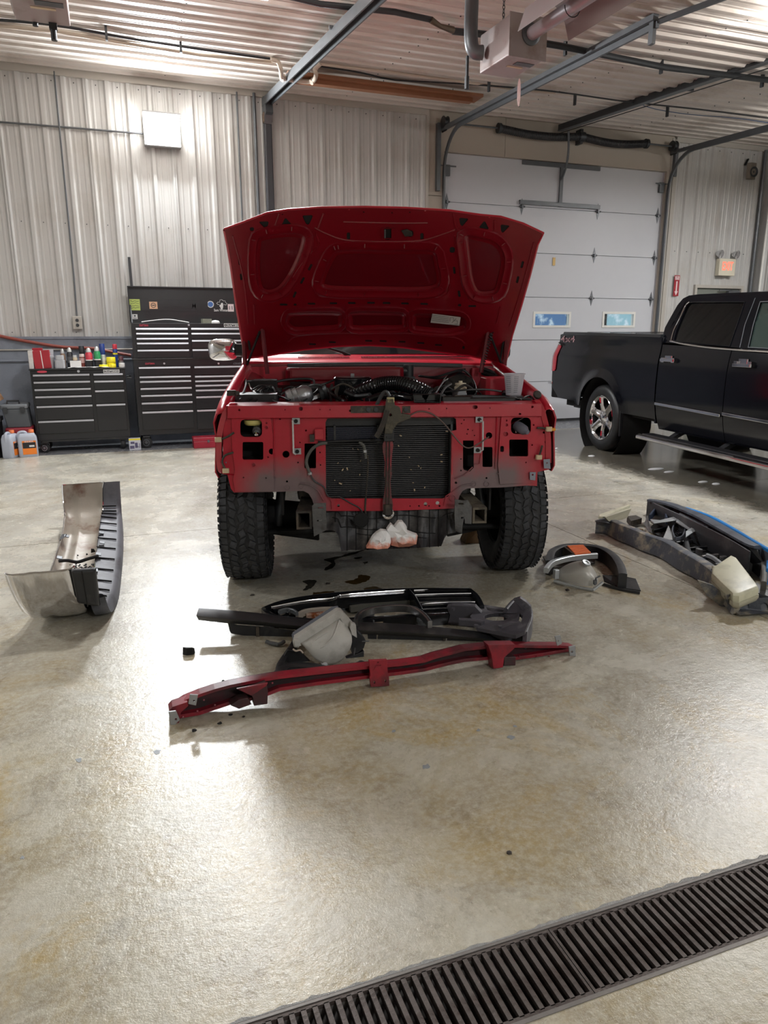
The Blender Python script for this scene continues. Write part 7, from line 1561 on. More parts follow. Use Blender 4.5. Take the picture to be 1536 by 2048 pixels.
# ---- vertical-plane helper through two floor points
def vplane(p, q):
    p, q = V(p), V(q); d = (q-p).normalized(); n = V((-d.y, d.x, 0)); n = n if n.y > 0 else -n
    return n, n.dot(p)
class VP:
    def __init__(s, p, q): s.n, s.c = vplane(p, q)
    def __call__(s, u, v, d=0): return cut(u, v, s.n, s.c+d)
    def plate(s, name, pts, d, th, m, par, holes=(), bevel=.002, **k): return obj(name, MB().plate(pts, list(holes), lambda u, v: s(u, v, d), s.n*th), m, par, bevel=bevel, **k)
# ---- long black filler panel
VF = VP(FZ(460, 1270), FZ(1050, 1284))
fp = empty('black_filler_panel', FZ(757, 1302), 0, 'long black plastic filler strip with hanging flap, lying behind the red bar', 'panel')
top = [(397, 1217), (460, 1222), (530, 1229), (590, 1237), (650, 1243), (765, 1247), (850, 1253), (930, 1261), (1000, 1270), (1040, 1280)]; mid = [(397, 1240), (460, 1247), (530, 1252), (590, 1258), (650, 1265), (765, 1270), (850, 1274), (930, 1280), (1000, 1286), (1040, 1292)]
tp, md = [VF(u, v, .0) for u, v in top], [VF(u, v, -.02) for u, v in mid]
mm = [(a+c)/2-VF.n*.035+V((0, 0, .006)) for a, c in zip(tp, md)]
obj('rounded_strip', MB().grid(dense([list(r) for r in zip(tp, mm, md)], 2), VF.n*.01), M_BLK, fp, smooth=True, ang=60)
VF.plate('flap', [(455, 1244), (474, 1250), (530, 1254), (596, 1262), (592, 1287), (530, 1279), (462, 1267), (459, 1262)], -.004, .005, M_BLK, fp)
VF.plate('flap', [(596, 1262), (660, 1266), (700, 1269), (700, 1292), (592, 1287)], -.008, .005, M_BLK, fp)
VF.plate('flap', [(735, 1269), (753, 1269), (753, 1298), (738, 1298)], -.008, .005, M_BLK, fp); VF.plate('flap', [(756, 1269), (850, 1274), (892, 1277), (890, 1302), (753, 1299)], -.006, .005, M_BLK, fp); VF.plate('flap', [(894, 1277), (985, 1285), (1035, 1290), (1010, 1293), (980, 1297), (892, 1303)], -.004, .005, M_BLK, fp)
for pts in ([(512, 1252), (518, 1252), (519, 1278), (512, 1277)], [(886, 1274), (891, 1274), (890, 1298), (885, 1298)], [(762, 1286), (768, 1286), (768, 1298), (762, 1298)], [(973, 1283), (976, 1283), (976, 1296), (973, 1296)]): VF.plate('mounting_clip', pts, -.014, .004, M_GRIME, fp)
VF.plate('clip_head', [(512, 1249), (525, 1249), (525, 1252), (512, 1252)], -.018, .004, M_ZN, fp)
# ---- gloss black grille shell lying behind
gsx = empty('black_grille_shell', FZ(740, 1215), 0, 'gloss black truck grille frame lying flat beneath the loose headlamp', 'grille')
def strip3(name, pts, z, w, h, m, par, smooth=True, k=4):   # flat bar following photo points at height z
    P = spl([FZ(u, v, z) for u, v in pts], k); R = []
    for i, p in enumerate(P):
        t_ = (P[min(i+1, len(P)-1)]-P[max(i-1, 0)]).normalized(); s = V((t_.y, -t_.x, 0)).normalized()
        R.append([p-s*w/2+V((0, 0, -h)), p+s*w/2+V((0, 0, -h)), p+s*w/2, p+s*w/4+V((0, 0, .004)), p-s*w/4+V((0, 0, .004)), p-s*w/2])
    return obj(name, MB().rings(R), m, par, smooth=smooth, ang=40)
strip3('frame_top', [(528, 1216), (560, 1204), (610, 1194), (680, 1186), (760, 1180), (850, 1178), (938, 1178)], .10, .03, .10, M_BLKG, gsx)
strip3('frame_end', [(938, 1178), (950, 1188), (958, 1200), (963, 1212)], .10, .03, .10, M_BLKG, gsx); strip3('frame_end', [(528, 1216), (538, 1226), (552, 1232)], .09, .03, .09, M_BLKG, gsx)
strip3('grille_bar', [(545, 1218), (600, 1207), (660, 1200), (680, 1197), (760, 1191), (816, 1187)], .085, .05, .05, M_BLKG, gsx); strip3('chrome_edge', [(542, 1214), (600, 1203), (665, 1196), (684, 1190), (760, 1184), (816, 1180)], .098, .008, .01, M_CHROME, gsx)
strip3('grille_bar', [(826, 1184), (880, 1183), (936, 1183)], .09, .07, .03, M_BLKG, gsx); strip3('grille_bar', [(830, 1194), (885, 1192), (944, 1191)], .08, .06, .03, M_BLKG, gsx); strip3('grille_bar', [(838, 1207), (890, 1204), (950, 1202)], .07, .08, .03, M_BLKG, gsx); strip3('grille_bar', [(838, 1222), (880, 1219), (915, 1218)], .06, .07, .03, M_BLKG, gsx)
for pts in ([(828, 1181), (880, 1179), (932, 1178)], [(830, 1190), (885, 1188), (942, 1187)], [(842, 1212), (850, 1208), (900, 1205), (950, 1204)]): strip3('chrome_edge', pts, .098, .006, .008, M_CHROME, gsx)
strip3('frame_divider', [(818, 1180), (828, 1192), (836, 1206), (842, 1218)], .10, .02, .08, M_BLKG, gsx)
strip3('grille_bar', [(700, 1213), (760, 1205), (822, 1201)], .05, .03, .03, mat('olive_plastic', C(76, 76, 70), .5), gsx)
strip3('frame_bottom', [(552, 1232), (640, 1240), (720, 1236), (840, 1230), (960, 1222)], .06, .03, .06, M_BLKG, gsx)
strip3('bow_tie_arch', [(580, 1222), (572, 1219), (566, 1221), (555, 1225)], .08, .012, .02, M_CHROME, gsx)
strip3('inner_arc', [(558, 1221), (572, 1217), (586, 1219), (594, 1224)], .09, .014, .02, M_GALV, gsx)
strip3('pale_liner', [(594, 1228), (610, 1220), (640, 1216), (666, 1215)], .07, .02, .03, mat('liner_beige', C(150, 142, 132), .5), gsx); strip3('amber_piece', [(612, 1228), (640, 1226), (668, 1224)], .05, .05, .02, mat('burnt_amber', C(120, 62, 28), .4, 0, .4, 30, dirt=C(200, 190, 176), dscale=16), gsx)
# ---- chrome lamp ring with bracket
rg = empty('lamp_ring', FZ(790, 1240), 0, 'grey metallic lamp trim arch with triangular gusset right of the loose headlamp', 'trim ring')
strip3('arch', [(712, 1240), (718, 1226), (740, 1216), (775, 1211), (815, 1211), (838, 1220), (852, 1232), (860, 1243)], .11, .022, .035, mat('dull_chrome', C(140, 140, 142), .22, .9), rg)
vg = VP(FZ(712, 1255), FZ(860, 1258)); vg.plate('gusset', [(714, 1225), (753, 1218), (742, 1248), (738, 1249)], .01, .004, M_PLT, rg)
vg.plate('mount_plate', [(722, 1246), (766, 1245), (764, 1262), (716, 1262)], -.02, .03, mat('rusty_cream', C(172, 160, 136), .7, 0, .2, 20, dirt=C(120, 84, 50), dscale=14, dlo=.5, dhi=.6), rg)
strip3('inner_lip', [(745, 1240), (790, 1232), (825, 1230), (843, 1243)], .05, .014, .02, M_GALV, rg)
# ---- grey plastic header bracket on the right
hb_ = empty('plastic_lamp_bracket', FZ(980, 1270), 0, 'dark grey moulded plastic lamp bracket with oval hole at the right end of the heap', 'bracket'); M_HB = mat('scuffed_grey_plastic', C(66, 64, 70), .5, 0, .15, 10, bump=.1, dirt=C(120, 118, 122), dscale=5, dlo=.55, dhi=.75)
def zplate(name, pts, th, m, par, holes=(), bevel=.002, **k):   # pts (u,v,z) roughly planar; drops by th
    P = [FZ(*p) for p in pts]; c = sum(P, V((0,0,0)))/len(P); n = geometry.normal(P); n = n if n.z > 0 else -n
    return obj(name, MB().prism(P, -n*th), m, par, bevel=bevel, **k)
b = MB(); H = lambda u, v: .10+(.0) 
outer_ = [(960, 1208), (1012, 1216), (1026, 1200), (1038, 1196), (1048, 1200), (1060, 1214), (1063, 1232), (1050, 1262), (1032, 1270), (990, 1262), (955, 1255), (940, 1232)]
b.plate(outer_, [circ(993, 1234, 25, 7.5, 18), [(1008, 1220), (972, 1214), (975, 1220), (1005, 1224)], [(1040, 1226), (1046, 1232), (1042, 1244), (1036, 1240)]], lambda u, v: FZ(u, v, .085+.0012*max(0, u-1000)), (0, 0, -.02)); obj('bracket_plate', b, M_HB, hb_, bevel=.003)
vh = VP(FZ(890, 1268), FZ(1058, 1285)); vh.plate('bracket_wall', [(893, 1214), (903, 1210), (950, 1213), (968, 1232), (962, 1258), (895, 1248), (900, 1230)], .12, .04, M_HB, hb_)
vh.plate('bracket_wall', [(1026, 1200), (1040, 1196), (1052, 1204), (1062, 1214), (1063, 1232), (1052, 1270), (1044, 1272), (1050, 1240), (1046, 1222)], .08, .03, M_HB, hb_)
strip3('bracket_rim', [(1012, 1218), (1022, 1206), (1032, 1198), (1046, 1200), (1058, 1212), (1062, 1232), (1050, 1264)], .12, .02, .09, M_HB, hb_)
strip3('bracket_leg', [(985, 1262), (1020, 1270), (1048, 1268)], .05, .05, .05, M_HB, hb_); strip3('cross_bar', [(918, 1238), (950, 1240), (966, 1244)], .10, .03, .03, M_HB, hb_)
for u, v in ((906, 1220), (952, 1254), (1000, 1256)): p = FZ(u, v, .11); obj('boss', MB().cyl(p, p+V((0, 0, .012)), .010, n=10), M_HB, hb_)
# ---- loose headlamp on black base, seen from behind
hl = empty('loose_headlamp', FZ(650, 1325), 0, 'white bowl-backed headlamp housing resting tilted on the central heap', 'headlamp'); M_HL = mat('dusty_white_housing', C(186, 184, 178), .5, 0, .04, 8, bump=.08, dirt=C(150, 146, 138), dscale=5)
vl = VP(FZ(600, 1330), FZ(720, 1318))
# rim plate: rectangle seen tilted; bowl swells towards the viewer
rim = [(588, 1284), (590, 1275), (676, 1222), (686, 1224), (712, 1252), (716, 1262), (706, 1272), (600, 1296), (590, 1295)]
vl.plate('lens_rim', [(587, 1287), (589, 1279), (676, 1222), (684, 1223), (713, 1256), (711, 1270), (700, 1272), (680, 1238), (601, 1288), (598, 1296), (588, 1295)], .0, .05, M_HL, hl, bevel=.004)
vl.plate('lens', [(585, 1280), (588, 1274), (668, 1222), (680, 1220), (678, 1226), (590, 1284)], .03, .06, mat('lens_grey', C(120, 124, 134), .15, 0, .1, 5, coat=.5), hl, bevel=.003)
prof = [(604, 1289), (616, 1302), (628, 1316), (644, 1326), (664, 1330), (684, 1320), (698, 1302), (704, 1284), (703, 1268)]
top_ = [(604, 1284), (622, 1272), (640, 1260), (655, 1250), (668, 1241), (680, 1238), (692, 1246), (700, 1256), (703, 1264)]
rows = []
for j in range(9):
    f = j/8; rows.append([vl(lerp(a[0], c[0], f), lerp(a[1], c[1], f), .01-.085*math.sin(PI*min(f*.62+.0, 1))*math.sin(PI*(i+.5)/9)**.7) for i, (a, c) in enumerate(zip(top_, prof))])
rows = dense(rows, 2); rows = [spl(r, 3) for r in rows]; obj('reflector_bowl', MB().grid(rows, vl.n*.004), M_HL, hl, smooth=True, ang=80)
b = MB(); b.tube(spl([vl(604, 1287, -.01), vl(625, 1299, -.045), vl(650, 1291, -.065), vl(668, 1270, -.055), vl(679, 1240, -.01)], 5), .0028, 6); b.tube([vl(630, 1280, -.04), vl(655, 1264, -.04)], .003, 6); obj('moulding_line', b, M_HL, hl, smooth=True, kind='stuff')
vl.plate('mount_ear', [(588, 1280), (600, 1282), (602, 1292), (590, 1294)], -.03, .03, M_HL, hl); vl.plate('mount_ear', [(702, 1246), (712, 1250), (714, 1276), (704, 1270), (700, 1256)], -.03, .03, M_HL, hl)
obj('bulb_boss', MB().lathe(vl(650, 1326, -.05), V((-.1, -1, -.6)), [(.02, -.01), (.02, .012), (.014, .016), (0, .016)], 16), mat('boss_bright', C(220, 222, 226), .3), hl, smooth=True)
lb_ = empty('black_lamp_base', FZ(640, 1345), 0, 'black plastic lamp base with clips under the white headlamp', 'bracket')
strip3('base_rim', [(557, 1345), (560, 1328), (575, 1305), (585, 1290), (592, 1278)], .035, .03, .03, M_BLK, lb_); strip3('base_front', [(557, 1346), (575, 1330), (620, 1330), (660, 1338), (700, 1336), (728, 1324)], .045, .05, .045, M_BLK, lb_)
vl.plate('base_panel', [(575, 1300), (600, 1302), (622, 1325), (600, 1330), (562, 1336), (566, 1316)], .03, .02, M_BLK, lb_); vl.plate('base_panel', [(690, 1318), (728, 1302), (728, 1330), (700, 1340), (672, 1338)], .02, .03, M_BLK, lb_); vl.plate('clip_tower', [(702, 1284), (716, 1266), (724, 1272), (732, 1282), (728, 1296), (716, 1306), (704, 1308)], .02, .05, M_BLK, lb_)
obj('adjuster_screw', MB().tube([vl(724, 1283, -.02), vl(738, 1282, -.02)], .003, 6).tube([vl(710, 1296, -.03), vl(708, 1310, -.03)], .003, 6).tube([vl(678, 1330, -.06), vl(672, 1344, -.06)], .004, 6), M_GALV, lb_, kind='stuff')
obj('wire_clip', MB().tube(spl([vl(586, 1298, -.02), vl(592, 1302, -.03), vl(600, 1300, -.03), vl(606, 1306, -.03)], 3), .004, 6), M_PVC, lb_)
pipe('small_tube_piece', [FZ(532, 1283, .02), FZ(540, 1286, .015), FZ(556, 1289, .012), FZ(563, 1287, .014), FZ(568, 1283, .016)], .010, M_GALV, 'short grey tube on the floor under the long filler panel', 'tube')
# ---- floor crumbs
def chunk(name, u, v, s, m, lab, cat='fragment', n=6, h=.5, seed=1):
    random.seed(seed); p = FZ(u, v, 0); pts = [(math.cos(2*PI*k/n)*s*random.uniform(.7, 1.2), math.sin(2*PI*k/n)*s*random.uniform(.6, 1.1)) for k in range(n)]
    b = MB(); b.rings([[p+V((x, y, .0005)) for x, y in pts], [p+V((x*.9, y*.9, s*h*random.uniform(.6, 1.1))) for x, y in pts]]); return obj(name, b, m, label=lab, cat=cat)
chunk('plastic_block', 380, 1307, .030, M_DARK, 'black plastic block alone on the floor left of the heap', h=1.2, seed=4)
for k, (u, v, s, lab) in enumerate([(446, 1362, .008, 'black crumb above the left end of the red bar'), (466, 1366, .006, 'tiny black crumb touching the red bar above its left leg'), (388, 1462, .011, 'round black crumb in the shadow of the red bar'), (461, 1430, .009, 'black crumb below the left leg of the red bar'), (487, 1434, .008, 'black crumb right of the one below the left leg'), (440, 1447, .010, 'flat black crumb between the red bar and its shadow'), (505, 1191, .014, 'dark flake on the floor in front of the left tyre'), (656, 1168, .015, 'dark flake in the oil under the red truck'), (1135, 1181, .016, 'dark flake below the silver lamp reflector'), (1018, 1706, .010, 'small dark stone on the foreground concrete')]):
    chunk('floor_crumb', u, v, s, (M_DARK, M_GRIME)[k > 5], lab, seed=k+3)
# oil and fluid spots: thin irregular puddles
M_OIL = mat('brown_oil', C(70, 52, 22), .08, 0, .3, 12); M_WETF = mat('dark_fluid', C(52, 50, 44), .07, 0, .2, 8)
def puddle(pts, m, lab, name='oil_puddle', seed=0, cat='stain', h=.0012):
    random.seed(seed); L_ = smoothloop(pts, 4); L_ = [(u+random.uniform(-2, 2), v+random.uniform(-.6, .6)) for u, v in L_]
    return obj(name, MB().plate(L_, [], lambda u, v: FZ(u, v, h), (0, 0, -h*.9)), m, label=lab, cat=cat)
puddle([(690, 1163), (712, 1158), (718, 1150), (735, 1151), (742, 1155), (730, 1163), (712, 1168), (700, 1167)], M_OIL, 'brown oil puddle under the front of the red truck, upper one', seed=1)
puddle([(625, 1186), (640, 1184), (665, 1182), (672, 1190), (650, 1196), (628, 1196)], M_OIL, 'brown oil puddle just behind the black grille shell', seed=2)
puddle([(606, 1162), (630, 1160), (628, 1170), (618, 1178), (606, 1180), (614, 1170)], M_WETF, 'dark fluid patch left of the brown oil puddles', seed=3)
puddle([(728, 1178), (745, 1173), (762, 1176), (760, 1184), (738, 1186)], mat('thin_oil', C(86, 72, 48), .12), 'faint brown oil smear right of the grille shell top', seed=4)
puddle([(648, 1118), (680, 1112), (700, 1106), (735, 1098), (700, 1110), (670, 1118), (672, 1130), (655, 1140), (650, 1138), (662, 1126)], M_WETF, 'narrow dark fluid run under the splash shield', seed=5)
puddle([(706, 1116), (725, 1113), (716, 1118)], M_WETF, 'small dark drip right of the fluid run', seed=6); puddle([(726, 1125), (738, 1123), (730, 1128)], M_WETF, 'tiny dark drip nearest the paper towels', seed=7)
# melted snow lumps and chips in the paint
M_SNOW = mat('snow_slush', C(226, 228, 230), .6, 0, .03, 20, bump=.3)
for k, (u, v, a, c, lab) in enumerate([(1183, 912, .07, .04, 'small white snow lump near the pickup rear wheel'), (1312, 938, .16, .05, 'long white snow smear beside the wet floor'), (1338, 944, .10, .03, 'thin white snow smear right of the long one'), (1406, 964, .09, .03, 'white snow lump on the dry floor by the grille parts, left one'), (1432, 968, .07, .035, 'white snow lump on the dry floor by the grille parts, right one'), (1113, 897, .03, .015, 'tiny snow crumb by the red fender')]):
    p = FZ(u, v, 0); random.seed(k); obj('snow_lump', MB().lathe(p, (0, 0, 1), [(.0, .0005), (1, .001), (.8, .012), (.4, .018), (0, .02)], 14).xf(Matrix.Translation(p) @ Matrix.Diagonal((a*.7, c*.9, .6, 1)) @ Matrix.Translation(-p)), M_SNOW, smooth=True, label=lab, cat='snow')
M_CHIP = mat('paint_chip_blue_grey', C(136, 142, 146), .5, 0, .2, 40); random.seed(21)
for k, (u, v, r, lab) in enumerate([(157, 1520, 8, 'grey-blue chip mark on the concrete at lower left'), (314, 1503, 9, 'grey-blue chip mark left of the bar shadow'), (852, 1533, 9, 'grey-blue chip mark in the middle of the foreground'), (787, 1462, 5, 'small grey-blue chip mark below the centre bracket'), (1030, 1452, 5, 'grey-blue chip mark right of the middle, upper'), (1022, 1474, 8, 'grey-blue chip mark right of the middle, lower'), (957, 1460, 5, 'grey-blue chip mark between middle and right'), (45, 1715, 6, 'grey-blue chip mark at the far lower left')]):
    L_ = [(u+random.uniform(.5, 1.1)*r*math.cos(2*PI*i/11), v+random.uniform(.3, .75)*r*math.sin(2*PI*i/11)) for i in range(11)]
    obj('floor_chip', MB().plate(L_, [], lambda a, c: FZ(a, c, .0007), (0, 0, -.0006)), M_CHIP, label=lab, cat='chip')
# ---- right small group: lamp bezel + reflector
lz = empty('headlight_surround', FZ(1150, 1150), 0, 'black and chrome lamp bezel with ribbed orange marker lens beside the right tyre', 'bezel')
M_DC = mat('satin_silver', C(172, 176, 178), .3, .45)
strip3('bezel_arc', [(1100, 1122), (1101, 1110), (1108, 1099), (1130, 1090), (1165, 1089), (1200, 1094), (1225, 1108), (1240, 1128), (1246, 1148)], .10, .05, .09, M_BLK, lz)
strip3('chrome_rail', [(1092, 1137), (1105, 1122), (1135, 1113), (1165, 1109), (1194, 1107)], .11, .03, .03, M_DC, lz)
zplate('marker_lens', [(1134, 1091, .12), (1166, 1089, .12), (1182, 1105, .12), (1150, 1108, .12)], .02, mat('orange_lens', C(222, 96, 18), .35, 0, .05, 5, coat=.5), lz)
b = MB()
for k in range(7): f = (k+.5)/7; b.tube([FZ(lerp(1134, 1150, f), lerp(1091, 1108, f), .123), FZ(lerp(1166, 1182, f), lerp(1089, 1105, f), .123)], .0028, 5)
obj('lens_rib', b, mat('orange_lens_rib', C(236, 124, 40), .4), lz, kind='stuff')
zplate('bezel_side', [(1130, 1092, .12), (1150, 1108, .12), (1148, 1113, .06), (1126, 1108, .06)], .01, mat('taupe_plastic', C(88, 80, 70), .5), lz)
zplate('back_plate', [(1085, 1112, .02), (1120, 1104, .02), (1190, 1112, .02), (1190, 1125, .02), (1100, 1135, .02)], .01, M_GRIME, lz)
zplate('tab', [(1092, 1120, .06), (1100, 1106, .08), (1114, 1114, .08), (1098, 1136, .03)], .03, M_BLK, lz)
rf = empty('loose_reflector', FZ(1155, 1175), 0, 'silver lamp reflector half-dome standing in front of the bezel', 'reflector')
vr = VP(FZ(1108, 1165), FZ(1195, 1180))
rows = []
A_ = [(1112, 1160), (1113, 1148), (1120, 1138), (1132, 1130), (1148, 1124), (1165, 1122), (1178, 1128), (1188, 1140), (1194, 1152), (1196, 1162)]
B_ = [(1112, 1161), (1118, 1163), (1130, 1165), (1142, 1167), (1152, 1169), (1162, 1171), (1172, 1172), (1180, 1172), (1190, 1170), (1196, 1164)]
for j in range(8): f = j/7; rows.append([vr(lerp(a[0], c[0], f), lerp(a[1], c[1], f), .03-.06*math.sin(PI*.5*min(1, f*1.6))*math.sin(PI*(i+.4)/10)) for i, (a, c) in enumerate(zip(A_, B_))])
rows = [spl(r, 3) for r in dense(rows, 2)]; obj('dome', MB().grid(rows, vr.n*.004), mat('warm_silver', C(184, 182, 176), .38, .2, .08, 8), rf, smooth=True, ang=80)
b = MB(); P = spl([vr(1108, 1162, -.03), vr(1130, 1168, -.035), (vr(1160, 1175, -.04)), vr(1186, 1180, -.04)], 4); b.tube(P, .010, 8); obj('lower_lip', b, M_DC, rf, smooth=True)
obj('side_lip', MB().tube([vr(1186, 1180, -.04), vr(1206, 1164, -.0)], .010, 8), M_DC, rf, smooth=True)
obj('vent_cap', MB().lathe(vr(1172, 1127, -.0), V((.2, -.5, 1)), [(.026, 0), (.026, .01), (.012, .012), (.012, .006), (0, .006)], 18), M_DC, rf, smooth=True)
obj('adjuster', MB().tube([vr(1190, 1170, -.05), vr(1192, 1156, -.05), vr(1200, 1152, -.03)], .006, 6).cyl(vr(1190, 1168, -.055), vr(1190, 1160, -.055), .012, n=10), M_GALV, rf, kind='stuff')
obj('corner_ear', MB().box(vr(1112, 1148, -.02), (.03, .03, .06)), M_DC, rf, bevel=.004)
bf = empty('black_flap', FZ(1245, 1170), 0, 'black plastic flap on the floor right of the silver reflector', 'flap')
zplate('flap_panel', [(1205, 1150, .045), (1236, 1150, .055), (1272, 1157, .05), (1282, 1181, .01), (1240, 1175, .01), (1208, 1162, .02)], .008, M_BLK, bf); strip3('flap_lip', [(1205, 1166), (1225, 1173), (1255, 1180), (1280, 1184)], .014, .012, .012, M_BLK, bf)
# ---- right big group: dirty beam
bmE = empty('dirty_header_beam', FZ(1320, 1115), 0, 'long mud-stained grey plastic header beam lying diagonally at the right', 'beam')
M_MUD = mat('muddy_grey_plastic', C(70, 74, 82), .5, 0, .2, 6, bump=.25, dirt=C(142, 134, 118), dscale=9, dlo=.48, dhi=.64)
tl_ = [(1192, 1043), (1215, 1040), (1240, 1050), (1262, 1058), (1290, 1070), (1325, 1082), (1360, 1103), (1400, 1126), (1440, 1158), (1468, 1196)]   # top edge facing the viewer
zt_l = [.10, .12, .13, .13, .13, .13, .13, .12, .12, .10]; wt = [.05, .06, .06, .06, .05, .07, .07, .07, .06, .05]
R = []
for i, ((u, v), z, w) in enumerate(zip(tl_, zt_l, wt)):
    p = FZ(u, v, z); t_ = (FZ(*tl_[min(i+1, 9)], zt_l[min(i+1, 9)])-FZ(*tl_[max(i-1, 0)], zt_l[max(i-1, 0)])).normalized(); s = V((-t_.y, t_.x, 0)).normalized(); s = s if s.x > 0 else -s
    zb = .004
    R.append([V((p.x, p.y, zb)), V((p.x, p.y, zb+.012))-s*.012, V((p.x, p.y, z-.015)), p, p+s*.012+V((0, 0, .006)), p+s*w, p+s*w+V((0, 0, -.02)), V((p.x, p.y, zb+.01))+s*.03])
Rd = [list(r) for r in zip(*[spl(list(c), 3) for c in zip(*R)])]
obj('beam_body', MB().rings(Rd), M_MUD, bmE, smooth=True, ang=35)
for (u, v, z, w) in ((1282, 1072, .07, .03), (1316, 1090, .06, .02), (1373, 1120, .06, .02), (1408, 1140, .05, .02), (1238, 1058, .06, .02)):
    p = FZ(u, v, z); obj('cross_rib', MB().box(p+V((-.012, -.008, 0)), (.03, .016, .115), Matrix.Rotation(-.9, 3, 'Z')), mat('rusty_rib', C(110, 84, 56), .7, 0, .3, 20), bmE, bevel=.002)
zplate('beam_end', [(1190, 1042, .12), (1206, 1034, .12), (1216, 1046, .12), (1198, 1054, .04)], .05, M_MUD, bmE)
for nm, P3 in (('end_block', [(1450, 1190, .12), (1500, 1180, .12), (1560, 1200, .10), (1560, 1225, .02), (1480, 1230, .02), (1462, 1216, .02)]),):
    zplate(nm, P3, .03, M_MUD, bmE)
ve = VP(FZ(1462, 1222), FZ(1560, 1232)); ve.plate('end_wall', [(1455, 1198), (1470, 1202), (1560, 1192), (1560, 1228), (1480, 1234), (1468, 1228)], .0, .012, M_MUD, bmE, [rrect(1478, 1206, 1497, 1218, 3), circ(1529, 1214, 7, 8)])
ve.plate('end_side', [(1395, 1160), (1425, 1170), (1460, 1200), (1466, 1226), (1440, 1212), (1412, 1190)], .06, .012, M_MUD, bmE)
# lamps on the beam
lmp = empty('corner_lamp', FZ(1468, 1180), 0, 'pale yellowed rectangular headlamp lying on the near end of the dirty beam', 'headlamp'); M_YL = mat('yellowed_lens', C(202, 200, 176), .38, 0, .06, 3, bump=.05, dirt=C(170, 168, 146), dscale=6)
Tq = [(1426, 1134, .17), (1462, 1112, .20), (1472, 1116, .20), (1512, 1164, .17), (1516, 1176, .15), (1478, 1190, .13), (1466, 1188, .13), (1424, 1146, .16)]
Tp = [FZ(*q) for q in Tq]; nl = geometry.normal(Tp); nl = nl if nl.z > 0 else -nl; ctr = sum(Tp, V((0,0,0)))/8
Tp = [p-nl*(p-ctr).dot(nl) for p in Tp]
def scl(P, k, off): return [ctr+(p-ctr)*k+nl*off for p in P]
obj('lens', MB().rings([scl(Tp, 1.0, -.05), scl(Tp, 1.03, -.02), scl(Tp, 1.02, -.006), scl(Tp, .97, .002), scl(Tp, .90, .004)]), M_YL, lmp, smooth=True, ang=40)
obj('housing', MB().rings([scl(Tp, .8, -.11), scl(Tp, 1.0, -.08), scl(Tp, 1.04, -.055), scl(Tp, 1.04, -.045)]), mat('pale_housing', C(176, 172, 152), .45), lmp, smooth=True, ang=50)
obj('mount_ear', MB().box(FZ(1462, 1192, .10), (.05, .02, .02)).box(FZ(1432, 1138, .13), (.03, .04, .03)), mat('pale_housing', C(176, 172, 152)), lmp, kind='stuff')
obj('adjuster_screw', MB().lathe(FZ(1503, 1198, .08), (0, 0, 1), [(.022, 0), (.022, .012), (.010, .016), (.007, .045), (0, .045)], 14), M_GRIME, lmp, smooth=True)
zplate('lower_grille', [(1296, 1058, .02), (1322, 1034, .02), (1392, 1050, .02), (1470, 1096, .02), (1500, 1132, .02), (1490, 1162, .02), (1440, 1150, .02), (1370, 1104, .02)], .012, M_DARK, bmE)
for k, (a_, c_) in enumerate((((1306, 1060), (1372, 1046)), ((1330, 1072), (1404, 1056)), ((1352, 1084), (1436, 1072)), ((1376, 1096), (1458, 1088)), ((1404, 1112), (1478, 1104)), ((1430, 1128), (1490, 1120)))):
    strip3('grille_crossbar', [a_, c_], .045+.01*(k % 2), .022, .02, (M_BLKG, M_MUD, M_BLK)[k % 3], bmE)
for u, v in ((1398, 1103), (1421, 1092), (1446, 1118), (1340, 1062), (1466, 1130)):
    p = FZ(u, v, .05); obj('bracket_lug', MB().cbox(p, (.05, .03, .04), .008, Matrix.Rotation(u*.1, 3, 'Z')), M_PLT, bmE, bevel=.003)
l2 = empty('corner_lamp', FZ(1225, 1035), 0, 'pale yellowed lamp standing on the far end of the dirty beam', 'headlamp')
z8 = .12; zplate('lens', [(1199, 1028, .17), (1256, 1009, .20), (1261, 1010, .20), (1259, 1016, .18), (1206, 1033, .16), (1198, 1033, .16)], .02, M_YL, l2); zplate('housing', [(1206, 1033, .16), (1259, 1016, .18), (1250, 1034, .12), (1240, 1038, .10), (1214, 1042, .12)], .02, mat('pale_housing', C(176, 172, 152), .45), l2)
# grille shell with blue edge
gs2 = empty('chrome_grille_shell', FZ(1440, 1100), 0, 'long grey grille shell with bright blue tape edge lying behind the dirty beam', 'grille')
Rr = []
gp = [(1294, 999), (1330, 1006), (1370, 1022), (1400, 1036), (1450, 1064), (1490, 1086), (1508, 1092)]
M_GS = mat('shell_grey', C(84, 88, 96), .35, .1, .15, 6, dirt=C(54, 56, 60), dscale=8)
for i, (u, v) in enumerate(gp):
    z = .20; p = FZ(u, v, z); t_ = (FZ(*gp[min(i+1, 6)], z)-FZ(*gp[max(i-1, 0)], z)).normalized(); s = V((-t_.y, t_.x, 0)); s = s if s.x > 0 else -s; w = .05+.03*math.sin(PI*i/6)
    Rr.append([V((p.x, p.y, z-.015)), p, p+s*w, p+s*(w+.03)+V((0, 0, -.03)), p+s*(w+.04)+V((0, 0, -.12 if 0 < i else -.04)), p+s*(w+.03)+V((0, 0, -.12 if 0 < i else -.04)), p+s*(w)+V((0, 0, -.03))])
Rd = [list(r) for r in zip(*[spl(list(c), 3) for c in zip(*Rr)])]; obj('shell_top', MB().rings(Rd), M_GS, gs2, smooth=True, ang=35)
strip3('blue_tape', [(1372, 1015), (1400, 1024), (1430, 1036), (1470, 1058), (1510, 1082), (1545, 1102)], .19, .022, .03, mat('blue_tape', C(34, 118, 186), .4), gs2); strip3('shell_edge', [(1350, 1014), (1400, 1032), (1450, 1056), (1500, 1084), (1545, 1108)], .17, .03, .16, M_GS, gs2)
